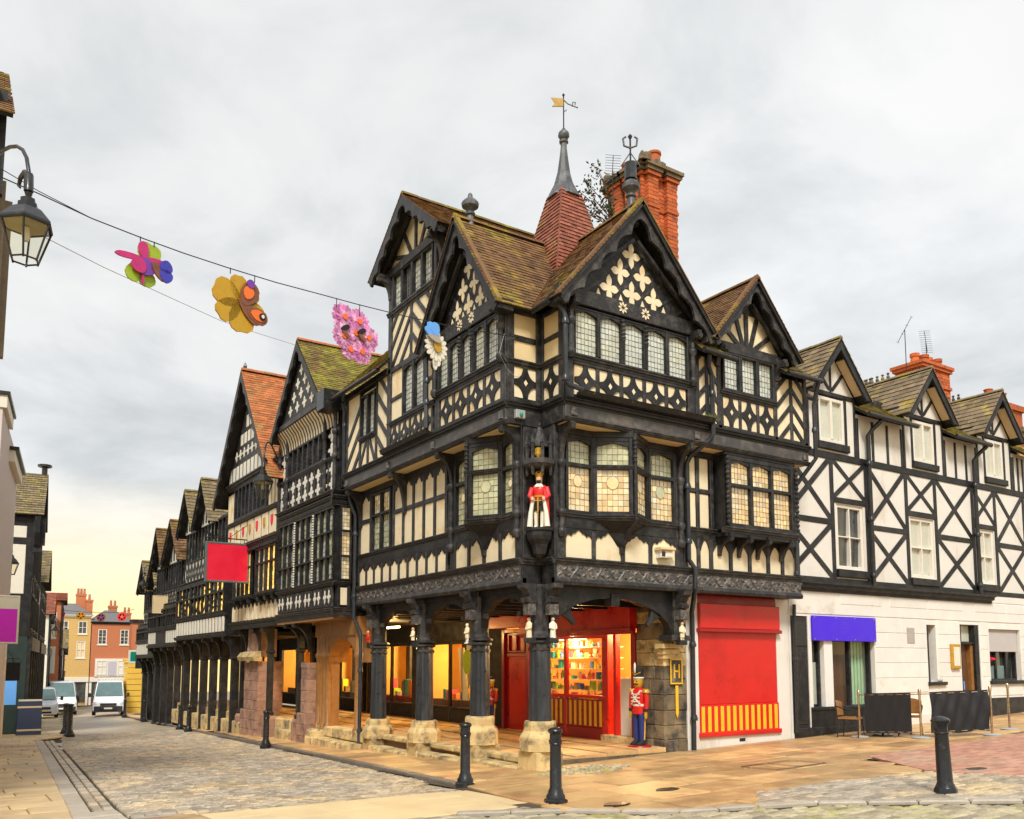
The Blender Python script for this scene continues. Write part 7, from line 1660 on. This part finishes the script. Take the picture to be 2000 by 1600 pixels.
# ------------------------------------------------------------------ street lanterns on brackets
def lantern(c, s, label, arm, lit=False):
    "c: bottom centre of the lantern; arm: points from its top to the wall"
    t = thing('street_lantern', c, label, 'lamp', 'black wall lanterns'); c = Vector(c)
    f = MB(); n = 6; tw, bw, gh = .27 * s, .145 * s, .40 * s; ph = rad(20)
    tp_ = [c + Vector((math.cos(ph + k * math.pi / 3) * tw, math.sin(ph + k * math.pi / 3) * tw, gh)) for k in range(6)]; bt_ = [c + Vector((math.cos(ph + k * math.pi / 3) * bw, math.sin(ph + k * math.pi / 3) * bw, 0)) for k in range(6)]
    for k in range(6): f.tube([bt_[k] - (tp_[k] - bt_[k]).normalized() * .02 * s, tp_[k]], .012 * s, 5).tube([bt_[k], bt_[(k + 1) % 6]], .011 * s, 5).tube([tp_[k], tp_[(k + 1) % 6]], .016 * s, 5)
    f.make('lantern_frame', iron, t)
    for k in range(6):
        q = [bt_[k], bt_[(k + 1) % 6], tp_[(k + 1) % 6], tp_[k]]; cc = c + zz * gh * .5; q = [p + (cc - p) * .02 for p in q]; mk('pane', q, [(0, 1, 2, 3)], lampg_t, t)
    MB().lathe(c, [(tw * 1.08, gh), (tw * 1.06, gh + .03 * s), (tw * .62, gh + .17 * s), (tw * .40, gh + .21 * s), (tw * .40, gh + .25 * s), (tw * .3, gh + .27 * s), (tw * .3, gh + .31 * s), (.03 * s, gh + .34 * s), (.045 * s, gh + .38 * s), (.02 * s, gh + .42 * s)], 6, rot=ph).make('lantern_cap', iron, t)
    MB().lathe(c, [(tw * .9, gh * .98), (tw * .5, gh * 1.0)], 6, rot=ph).make('reflector', M('reflector' + t.name, (.40, .38, .22), .6, .2, 6), t)
    MB().lathe(c, [(.03 * s, gh * .55), (.045 * s, gh * .7), (.03 * s, gh * .95)], 8).make('bulb', petal_w, t)
    m = MB().tube(arm, .022 * s, 8); smooth_by_angle(m.make('bracket_arm', iron, t), 60)
    d = (Vector(arm[1]) - Vector(arm[0])); d.z = 0; d = d.normalized() if d.length > .01 else Vector((-1, 0, 0)); p0 = Vector(arm[0])
    sc_ = MB().tube([p0 - zz * .02 * s, p0 + d * .02 * s + zz * .18 * s, p0 + d * .14 * s + zz * .26 * s, p0 + d * .28 * s + zz * .25 * s, p0 + d * .32 * s + zz * .17 * s, p0 + d * .27 * s + zz * .13 * s], [.05 * s, .05 * s, .035 * s, .026 * s, .02 * s, .012 * s], 8); smooth_by_angle(sc_.make('scroll', iron, t), 60)
    return t
lampg_t = clear_mat('lantern pane', (.97, .95, .86), .5)
def arm_to(c, s, wall, up=.35):
    "gooseneck from the lantern top to a point on the wall"
    p = Vector(c) + zz * (.40 + .42) * s; w_ = Vector(wall); h = (w_ - p); h.z = 0
    a, b_, d = p + zz * (up + .75 * s), w_ - h * .45 + zz * up * .6, w_
    return [p * (1 - t) ** 3 + a * 3 * t * (1 - t) ** 2 + b_ * 3 * t * t * (1 - t) + d * t ** 3 for t in [k / 14 for k in range(15)]]
c = on_plane(48, 508, (0, 10.7), (5, 10.7)); lantern(c, 1.0, 'large six-sided black lantern on scrolled wall bracket by jettied gable', arm_to(c, 1.0, (-.5, 14.36, c.z + 1.5), .45))
c = on_plane(513, 972, (0, 25.8), (9, 25.8)); lantern(c, 1.15, 'black lantern hung before the orange roofed house', arm_to(c, 1.15, (8.8, 27.3, c.z + 1.5), .5))
c = on_plane(20, 1122, (0, 34), (9, 34)); lantern(c, .95, 'black lantern beside the magenta sign', arm_to(c, .95, (1.5, 34.5, c.z + 1.2), .35))
c = on_plane(58, 1221, (0, 50), (9, 50)); lantern(c, .95, 'small lantern on the half-timbered house with olive roof', arm_to(c, .95, (3.3, 50.5, c.z + 1.1), .3))
c = on_plane(108, 1243, (0, 64), (9, 64)); lantern(c, .95, 'tiny far lantern against the yellow brick house', arm_to(c, .95, (5.8, 65, c.z + 1.1), .3))
c = on_plane(279, 1158, (0, 47), (12, 47)); lantern(c, .95, 'far lantern hung above the cream hanging sign', arm_to(c, .95, (9.2, 48.5, c.z + 1.2), .3))
# ------------------------------------------------------------------ hanging signs
def hang_sign(px0, py0, px1, py1, y, label, mat, frame, wallx, name='hanging_sign', fw_=.06, band=None):
    p, q = on_plane(px0, py1, (0, y), (5, y)), on_plane(px1, py0, (0, y), (5, y)); f = FR(y); t = thing(name, ((p.x + q.x) / 2, y, p.z), label, 'sign')
    f.box('panel', p.x + fw_ * .5, q.x - fw_ * .5, p.z + fw_ * .5, q.z - fw_ * .5, -.03, .03, mat, t, .004); b = MB()
    for a0, a1, z0, z1 in ((p.x, p.x + fw_, p.z, q.z), (q.x - fw_, q.x, p.z, q.z), (p.x + fw_, q.x - fw_, p.z, p.z + fw_), (p.x + fw_, q.x - fw_, q.z - fw_, q.z)): b.add(*f.vbox(a0, a1, z0, z1, -.045, .045))
    b.make('frame', frame, t)
    if band: f.box('top_band', p.x + fw_, q.x - fw_, q.z - band * (q.z - p.z), q.z - fw_, .02, .036, petal_w, t, .003)
    if wallx is not None:
        z = q.z + .14; m = MB().tube([(wallx, y, z), (p.x if wallx > q.x else q.x, y, z)], .022, 6)
        for x in (p.x + .2, q.x - .2): m.tube([(x, y, z), (x, y, q.z)], .012, 5)
        m.tube([(wallx, y, z + .7), ((p.x + q.x) / 2, y, z)], .012, 5); m.make('bracket', iron, t)
    return t
hang_sign(399, 1063, 488, 1136, 30.6, 'blank crimson hanging sign in grey green frame over the street', red_s, greenf, 9.0, fw_=.07)
hang_sign(297, 1164, 328, 1198, 45.5, 'blank cream hanging sign on the brown roofed row house', cream_s, cream_s, 9.4, fw_=.03)
hang_sign(-70, 1164, 40, 1257, 26.9, 'blank magenta sign with white top band on the white house', mag_s, petal_w, None, fw_=.05, band=.28)
hang_sign(250, 1270, 280, 1296, 58, 'small white and green sign at the far end of the row', green_s, petal_w, 10.2, fw_=.12)
hang_sign(264, 1278, 288, 1306, 57, 'small black square sign at the far end of the row', black, black, 10.2, fw_=.05)
hang_sign(10, 1294, 40, 1330, 36, 'dark square sign on the shops below the magenta sign', black, black, 1.6, fw_=.05)
hang_sign(-20, 1275, 10, 1300, 33, 'pale yellow sign board low on the white house', cream_s, cream_s, None, fw_=.04)
AB = thing('pavement_board', on(3.07, 40.8), 'navy pavement A-board with two gold bands and white top', 'sign board'); z = ground(3.07, 40.8)
fa_ = FR(40.8); x0, x1 = 2.62, 3.52
mk('board', [(x0, 40.55, z), (x1, 40.55, z), (x1, 40.8, z + 1.35), (x0 + .06, 40.8, z + 1.35), (x0, 40.6, z), (x1, 40.6, z), (x1, 40.85, z + 1.35), (x0 + .06, 40.85, z + 1.35)], BOXF, navy, AB); mk('rear_board', [(x0, 41.1, z), (x1, 41.1, z), (x1, 40.88, z + 1.35), (x0 + .06, 40.88, z + 1.35), (x0, 41.15, z), (x1, 41.15, z), (x1, 40.93, z + 1.35), (x0 + .06, 40.93, z + 1.35)], BOXF, navy, AB)
for zq in (.16, 1.08): mk('gold_band', [(x0 + .01, 40.545 + zq * .185, z + zq), (x1 - .01, 40.545 + zq * .185, z + zq), (x1 - .01, 40.545 + (zq + .07) * .185, z + zq + .07), (x0 + .02, 40.545 + (zq + .07) * .185, z + zq + .07)], [(0, 1, 2, 3)], cream_s, AB)
MB().box(x0 + .05, x1, 40.78, 40.95, z + 1.35, z + 1.42).make('top_rail', petal_w, AB)
# ------------------------------------------------------------------ wires across the street and their hangings
WA, WB_ = (-.3, 11.1), (9.3, 13.85); wu = Vector((WB_[0] - WA[0], WB_[1] - WA[1], 0)).normalized(); wn = Vector((wu.y, -wu.x, 0))
wp = [on_plane(x, y, WA, WB_) for x, y in ((-40, 325), (0, 345), (75, 378), (180, 427), (280, 466), (360, 495), (445, 523), (540, 552), (630, 576), (700, 595), (760, 610), (845, 630), (940, 648), (1026, 661))]
t = thing('festoon_wire', wp[0], 'upper dark wire strung from the lantern side to the corner building', 'wire'); MB().tube(wp, .008, 5).make('wire', iron, t)
MB().tube([wp[1] + zz * .1, wp[2] + zz * .03, wp[3]], .006, 4).make('stay', iron, t)
WC, WD = (-.3, 11.6), (8.5, 24.6); w2 = [on_plane(x, y, WC, WD) for x, y in ((-40, 400), (100, 470), (200, 521), (290, 562), (360, 594), (430, 626), (500, 650), (580, 675))]
t = thing('festoon_wire', w2[0], 'lower thin wire strung across the street to the mossy gable', 'wire'); MB().tube(w2, .006, 5).make('wire', grey, t)
lw_ = [on_plane(x, y, WA, WB_) for x, y in ((985, 652), (975, 690), (990, 720), (1005, 735), (1040, 738))]; MB().tube(lw_, .004, 4).make('loose_wire', grey, bpy.data.objects['festoon_wire'])
def hanging(px, py, w_px, label, cat='decoration', plane=None, y=None):
    c = on_plane(px, py, WA, WB_) if y is None else on_plane(px, py, (0, y), (5, y)); dep = (c - EYE).dot(fw); s = w_px / F * dep
    f = Fr(Vector((c.x, c.y, 0)), wu, wn) if y is None else Fr(Vector((c.x, c.y, 0)), (1, 0, 0), (0, -1, 0))
    t = thing('hanging_flower', c, label, cat, 'flower cut-outs hung over the street'); return t, f, c, s
def petal(f, t, c, s, x, z, ang, ln, wd, o, mat, nm='petal', tip=.5, th=.012, notch=0):
    ca, sa = math.cos(rad(ang)), math.sin(rad(ang)); P2 = lambda u, v: ((x + u * ca - v * sa) * s, c.z + (z + u * sa + v * ca) * s)
    prof_ = [(0, .12), (.15, .32), (.4, .48), (.65, .5), (.85, .42), (.96, .22)]
    pts = [P2(u * ln, -v * wd) for u, v in prof_] + [P2(ln * (1 - notch), 0)] + [P2(u * ln, v * wd) for u, v in prof_[::-1]]
    return f.poly(nm, pts, o - th, o + th, mat, t)
def disc(f, t, c, s, x, z, rx, rz, o, mat, nm='centre', th=.012, n=18): return f.poly(nm, [((x + math.cos(2 * math.pi * i / n) * rx) * s, c.z + (z + math.sin(2 * math.pi * i / n) * rz) * s) for i in range(n)], o - th, o + th, mat, t)
def hooks(t, c, s, xs, top, f, z1):
    for x in xs:
        p = f.p(x * s, 0, 0); wz = None
        best = min(wp, key=lambda q: 0)
        for a, b_ in zip(wp, wp[1:]):
            u0, u1 = (a - f.O).dot(f.u), (b_ - f.O).dot(f.u)
            if min(u0, u1) <= x * s <= max(u0, u1): k = (x * s - u0) / (u1 - u0); wz = a.z + (b_.z - a.z) * k
        if wz: MB().tube([Vector((p.x, p.y, wz + .01)), Vector((p.x, p.y, c.z + z1 * s))], .007, 4).make('hook', iron, t)
# yellow flower with a peacock butterfly
t, f, c, s = hanging(470, 592, 122, 'large yellow flower cut-out carrying a brown and orange butterfly')
for a, l, w_ in ((160, .50, .46), (95, .46, .32), (42, .42, .30), (-20, .48, .38), (-82, .5, .46), (-140, .5, .36)): petal(f, t, c, s, -.02, 0, a, l, w_ * .98, .0, petal_y, notch=.06)
petal(f, t, c, s, -.05, .05, -42, .5, .2, .03, brownw, 'butterfly_body'); petal(f, t, c, s, .02, -.02, 62, .44, .30, .035, brownw, 'wing'); petal(f, t, c, s, .1, -.1, -12, .38, .26, .035, brownw, 'wing'); petal(f, t, c, s, .16, -.11, -10, .26, .18, .045, orangew, 'wing_patch'); petal(f, t, c, s, .06, .08, 68, .22, .18, .05, orangew, 'wing_patch'); disc(f, t, c, s, .13, .34, .07, .07, .06, purple, 'wing_spot'); disc(f, t, c, s, .36, -.14, .055, .06, .06, void, 'wing_spot'); disc(f, t, c, s, .36, -.14, .025, .03, .072, petal_w, 'wing_spot')
hooks(t, c, s, (-.2, .24), 0, f, .42)
# fuchsia with blue butterfly
t, f, c, s = hanging(280, 515, 100, 'magenta fuchsia cut-out with green leaves and blue butterfly')
petal(f, t, c, s, .05, .05, 88, .42, .34, -.02, lime, 'leaf'); petal(f, t, c, s, .18, .05, 84, .40, .3, -.015, lime, 'leaf'); petal(f, t, c, s, .0, .0, -125, .46, .34, -.02, lime, 'leaf'); petal(f, t, c, s, .05, -.1, -75, .34, .34, -.02, lime, 'leaf')
petal(f, t, c, s, 0, .1, 95, .34, .2, .01, fuchsia, 'tube'); petal(f, t, c, s, 0, .08, 186, .58, .12, .02, fuchsia); petal(f, t, c, s, 0, .1, 0, .5, .14, .02, fuchsia); petal(f, t, c, s, 0, .1, -85, .34, .4, .03, purple, 'skirt'); petal(f, t, c, s, -.06, .06, -110, .3, .3, .04, fuchsia, 'skirt'); petal(f, t, c, s, -.02, -.12, -88, .32, .05, .02, fuchsia, 'stamen')
bluew = M('deep blue wing', (.04, .04, .40), .5, .2, 8)
petal(f, t, c, s, .15, .05, -42, .42, .24, .05, brownw, 'wing'); petal(f, t, c, s, .3, -.02, 28, .26, .26, .06, bluew, 'wing'); petal(f, t, c, s, .3, -.06, -32, .28, .26, .06, bluew, 'wing')
hooks(t, c, s, (-.08, .2), 0, f, .42)
# pink asters
t, f, c, s = hanging(693, 652, 108, 'bunch of pink aster cut-outs with dark butterflies')
for x, z, r_ in ((-.24, .24, .27), (.10, .26, .25), (.30, .0, .26), (-.26, -.12, .26), (.16, -.3, .25), (-.1, -.32, .2), (.02, .02, .26)):
    o_ = R.uniform(-.03, .02); m = MB()
    for ring, rr_, dz_ in ((20, r_, 0), (14, r_ * .68, .014)):
        for i in range(ring):
            a = 2 * math.pi * i / ring + R.uniform(-.06, .06); l = rr_ * R.uniform(.88, 1.06); ca, sa = math.cos(a), math.sin(a); w2_ = rr_ * .15
            pts = [((x + u * ca - v_ * sa) * s, c.z + (z + u * sa + v_ * ca) * s) for u, v_ in ((0, -.01), (l * .5, -w2_), (l * .9, -w2_ * .8), (l, 0), (l * .9, w2_ * .8), (l * .5, w2_), (0, .01))]
            m.add(*f.vpoly(pts, o_ + dz_ - .004, o_ + dz_ + .004 + R.uniform(0, .006)))
    m.make('aster', petal_p, t); disc(f, t, c, s, x, z, .052, .052, o_ + .03, orangew)
for x, z in ((-.24, -.02), (.13, .02)): petal(f, t, c, s, x - .1, z, 28, .2, .09, .045, void, 'wing'); petal(f, t, c, s, x - .08, z - .03, -30, .18, .08, .05, brownw, 'wing')
hooks(t, c, s, (-.42, .1), 0, f, .36)
# ox-eye daisy with sky blue butterfly
t, f, c, s = hanging(848, 672, 66, 'white daisy cut-out with orange eye and sky blue butterfly')
for i in range(15): petal(f, t, c, s, .08, -.05, i * 24 + 5, .46, .15, .0, petal_w)
for x, l in ((.0, .75), (.12, .55), (-.02, .6)): petal(f, t, c, s, x + .08, -.25, -92, l * .7, .16, -.01, petal_w)
disc(f, t, c, s, .1, -.02, .15, .22, .03, petal_y); petal(f, t, c, s, -.02, .24, 150, .46, .42, .05, sky_b, 'wing', notch=.15); petal(f, t, c, s, -.02, .22, 100, .4, .36, .055, sky_b, 'wing'); petal(f, t, c, s, -.32, .16, -8, .5, .18, .06, greyc, 'wing')
hooks(t, c, s, (-.2, .2), 0, f, .45)
for px, py, m1, m2, lb in ((118, 1200, fuchsia, petal_p, 'far magenta star flower'), (158, 1203, petal_y, orangew, 'far yellow flower'), (197, 1206, brownw, purple, 'far brown and violet flower'), (238, 1205, red_s, orangew, 'far crimson poppy')):
    t, f, c, s = hanging(px, py, 17, lb + ' cut-out strung before the street-end houses', y=85)
    for i in range(5): petal(f, t, c, s, 0, 0, i * 72 + 18, .5, .5, .0, m1)
    disc(f, t, c, s, 0, 0, .18, .18, .05, m2)
w3 = [on_plane(x, y, (0, 85), (5, 85)) for x, y in ((95, 1188), (118, 1192), (158, 1195), (197, 1197), (238, 1196), (262, 1190))]; t = thing('festoon_wire', w3[0], 'far thin wire carrying four small flowers before the street-end houses', 'wire'); MB().tube(w3, .02, 4).make('wire', iron, t)
# ------------------------------------------------------------------ vans
def van(x, y, head, label, paint, W_=2.0, L_=5.0, H_=2.0, hood=1.12, dark=False, rack=False):
    z0 = ground(x, y); t = thing('van', (x, y, z0), label, 'van', 'vans parked in the street'); a = Vector((x, y, z0)); rot = Matrix.Rotation(head, 4, 'Z')
    def fin(mb, nm, mat, par=None, sm=True): o = mk(nm, [a + rot @ Vector(v) for v in mb.v], mb.f, mat, par or t); return smooth_by_angle(o, 35) if sm else o
    def sect(yy, zb, zt, hw, top):
        pts = [];  n = 5
        for (cx, cz, r_, s0) in ((hw - .1, zb + .1, .1, -90), (hw * top - .16, zt - .16, .16, 0), (-hw * top + .16, zt - .16, .16, 90), (-hw + .1, zb + .1, .1, 180)):
            for k in range(n): q = rad(s0 + 90 * k / (n - 1)); pts.append(Vector((cx + math.cos(q) * r_, yy, cz + math.sin(q) * r_)))
        return pts
    hw = W_ / 2; st_ = [(0, .34, .74, hw * .86, 1.), (.06, .30, .92, hw * .93, 1), (.45, .28, hood - .06, hw * .99, .97), (.9, .28, hood + .02, hw, .96), (1.0, .28, hood + .08, hw, .95), (1.75, .28, H_ - .06, hw, .84), (2.1, .28, H_, hw, .84), (L_ - .05, .28, H_, hw, .84), (L_, .34, H_ - .08, hw * .97, .84)]
    b = MB(); n = 20
    for s_ in st_: b.v += sect(*s_)
    for i in range(len(st_) - 1):
        for j in range(n): p, q = i * n + j, i * n + (j + 1) % n; b.f.append((p, q, q + n, p + n))
    b.f += [tuple(range(n))[::-1], tuple(range((len(st_) - 1) * n, len(st_) * n))]
    bd = fin(b, 'body', paint)
    zs0, zs1 = hood + .10, H_ - .10; y0_, y1_ = 1.0, 1.70
    off = Vector((0, -.025, .02)); q = [Vector((-hw * .86, y0_ + .02, zs0)), Vector((hw * .86, y0_ + .02, zs0)), Vector((hw * .74, y1_, zs1)), Vector((-hw * .74, y1_, zs1))]
    m_ = MB(); m_.v = [p + off * 1.6 for p in q]; m_.f = [(0, 1, 2, 3)]; fin(m_, 'windscreen', windscr, bd, False)
    for sg in (-1, 1):
        m_ = MB(); m_.v = [Vector((sg * (hw * .985 + .012), 1.25, hood + .12)), Vector((sg * (hw * .99 + .012), 2.3, hood + .1)), Vector((sg * (hw * .90 + .012), 2.3, H_ - .18)), Vector((sg * (hw * .90 + .012), 1.8, H_ - .18))]; m_.f = [(0, 1, 2, 3)]; fin(m_, 'side_window', glassd, bd, False)
        fin(MB().loft([(sg * hw * .74, .06, .70, .16, .06), (sg * hw * .78, .10, .80, .17, .10), (sg * hw * .84, .20, .96, .12, .14)], 10), 'headlight', M('headlight' + t.name + str(sg), (.55, .57, .58), .15, .1, 5), bd)
        fin(MB().tube([(sg * hw, 1.15, hood + .12), (sg * (hw + .12), 1.1, hood + .18)], .025, 6).loft([(sg * (hw + .2), 1.05, hood + .06, .09, .06), (sg * (hw + .2), 1.05, hood + .34, .09, .06)], 10), 'mirror', plastic, bd)
        for yy in (.85, L_ - .95):
            m_ = MB().tube([(sg * (hw - .22), yy, .33), (sg * (hw + .005), yy, .33)], .33, 20); wh = fin(m_, 'wheel', tyre); fin(MB().tube([(sg * (hw - .02), yy, .33), (sg * (hw + .015), yy, .33)], .19, 14), 'rim', grey, wh)
    fin(MB().box(-hw * .88, hw * .88, -.06, .12, .26, .52 if not dark else .66), 'bumper', plastic if dark else paint, bd, False)
    fin(MB().box(-hw * .5, hw * .5, -.05, .10, .60 if not dark else .70, .76 if not dark else .86), 'grille', plastic, bd, False); fin(MB().box(-hw * .55, hw * .55, -.075, .0, .34, .46), 'lower_grille', void, bd, False)
    fin(MB().box(-.26, .26, -.10, -.06, .46, .57), 'number_plate', cream_s if not dark else petal_w, bd, False)
    if rack:
        m_ = MB()
        for yy in (2.0, 3.0, 4.0): m_.tube([(-hw * .8, yy, H_ + .1), (hw * .8, yy, H_ + .1)], .03, 6)
        for sg in (-1, 1): m_.tube([(sg * hw * .8, 1.9, H_ + .12), (sg * hw * .8, 4.6, H_ + .12)], .03, 6)
        for i in range(8): m_.box(-hw * .75 + i * .2, -hw * .75 + i * .2 + .12, 1.95, 2.1, H_ + .12, H_ + .28)
        fin(m_, 'roof_rack', whitep, bd, False)
    return t
van(5.75, 66.5, rad(-2), 'silver panel van parked by the shops on the near side', silver, 2.05, 5.0, 2.0, 1.1)
van(7.75, 74, rad(-3), 'white panel van parked behind the silver van', vanw, 2.05, 5.4, 2.5, 1.25, True)
van(9.75, 66, rad(-10), 'white high van with roof rack and dark bumper, facing up street', vanw, 2.05, 5.6, 2.35, 1.2, True, True)
# ------------------------------------------------------------------ pedestrian by the vans
q = on_ground(146, 1394); pt = thing('person', q, 'person in dark coat walking beside the white van', 'person')
def pfin(mb, nm, mat, par=None): return smooth_by_angle(mk(nm, [Vector(q) + v for v in mb.v], mb.f, mat, par or pt), 70)
bdm = MB().loft([(0, 0, .80, .17, .12), (0, 0, .95, .18, .13), (0, 0, 1.15, .18, .13), (0, 0, 1.35, .21, .13), (0, 0, 1.45, .16, .1), (0, 0, 1.5, .07, .07), (0, .0, 1.56, .07, .075), (0, -.01, 1.66, .085, .1), (0, 0, 1.74, .075, .09), (0, 0, 1.78, .03, .04)], 14)
for sg in (-1, 1): bdm.tube([(sg * .09, 0, .85), (sg * .1, sg * .06, .48), (sg * .1, sg * .14, .06)], [.09, .07, .05], 10).tube([(sg * .2, 0, 1.4), (sg * .25, .02, 1.12), (sg * .24, -.08, .88)], [.06, .05, .04], 8).loft([(sg * .1, sg * .14 - .05, .0, .05, .12), (sg * .1, sg * .14 - .03, .08, .045, .08)], 8)
pfin(bdm, 'body', black); pfin(MB().loft([(0, -.015, 1.56, .06, .07), (0, -.02, 1.66, .08, .095), (0, -.01, 1.70, .078, .09)], 12), 'face', skin); pfin(MB().loft([(0, .01, 1.64, .09, .1), (0, .01, 1.72, .093, .105), (0, 0, 1.8, .06, .07)], 12), 'hat', navy)
# ------------------------------------------------------------------ small things on the pavement
MH = thing('manhole_cover', on(12.6, 10.45), 'paved double manhole cover with thin iron frame in the flagstones', 'manhole cover'); zf = lambda x, y: ground(x, y) + .014
b = MB()
for p, q_ in (((11.99, 10.86), (13.3, 10.86)), ((11.95, 10.06), (13.26, 10.06))):
    b.add([(p[0], p[1] - .022, zf(*p)), (q_[0], q_[1] - .022, zf(*q_)), (q_[0], q_[1] + .022, zf(*q_)), (p[0], p[1] + .022, zf(*p))], [(0, 1, 2, 3)])
for x in (11.98, 12.62, 13.27): b.add([(x - .022, 10.05, zf(x, 10.05) + .001), (x + .022, 10.05, zf(x, 10.05) + .001), (x + .022, 10.87, zf(x, 10.87) + .001), (x - .022, 10.87, zf(x, 10.87) + .001)], [(0, 1, 2, 3)])
b.make('cover_frame', iron, MH)
for x, y, lb in ((9.15, 9.75, 'dark sunken iron cover in the flagstones near the setts'), (7.75, 9.25, 'dark iron cover beside the ribbed bollard'), (13.9, 7.7, 'dark iron cover at the edge of the red brick paving')):
    t = thing('iron_cover', on(x, y), lb, 'iron cover'); m = MB(); pts = [(x + math.cos(i * .524) * .2 * (1 + .15 * math.sin(i * 2.3)), y + math.sin(i * .524) * .15) for i in range(12)]
    m.add([(a, b_, zf(a, b_)) for a, b_ in pts] + [(a, b_, zf(a, b_) - .05) for a, b_ in pts], [tuple(range(12))] + [(i, (i + 1) % 12, 12 + (i + 1) % 12, 12 + i) for i in range(12)]); m.make('cover', iron, t)
for px, py, h, lb, mt in ((8, 1350, 1.9, 'grey shop doorway board below the magenta sign', greenf), (45, 1340, 2.2, 'orange menu board outside the near side shops', orangew)):
    p = on_ground(px, 1398); t = thing('shop_board', p, lb, 'sign board'); MB().box(p.x - .25, p.x + .25, p.y, p.y + .08, p.z + .1, p.z + h).make('panel', mt, t); MB().box(p.x - .27, p.x - .23, p.y - .02, p.y + .1, p.z, p.z + h).box(p.x + .23, p.x + .27, p.y - .02, p.y + .1, p.z, p.z + h).make('legs', iron, t)
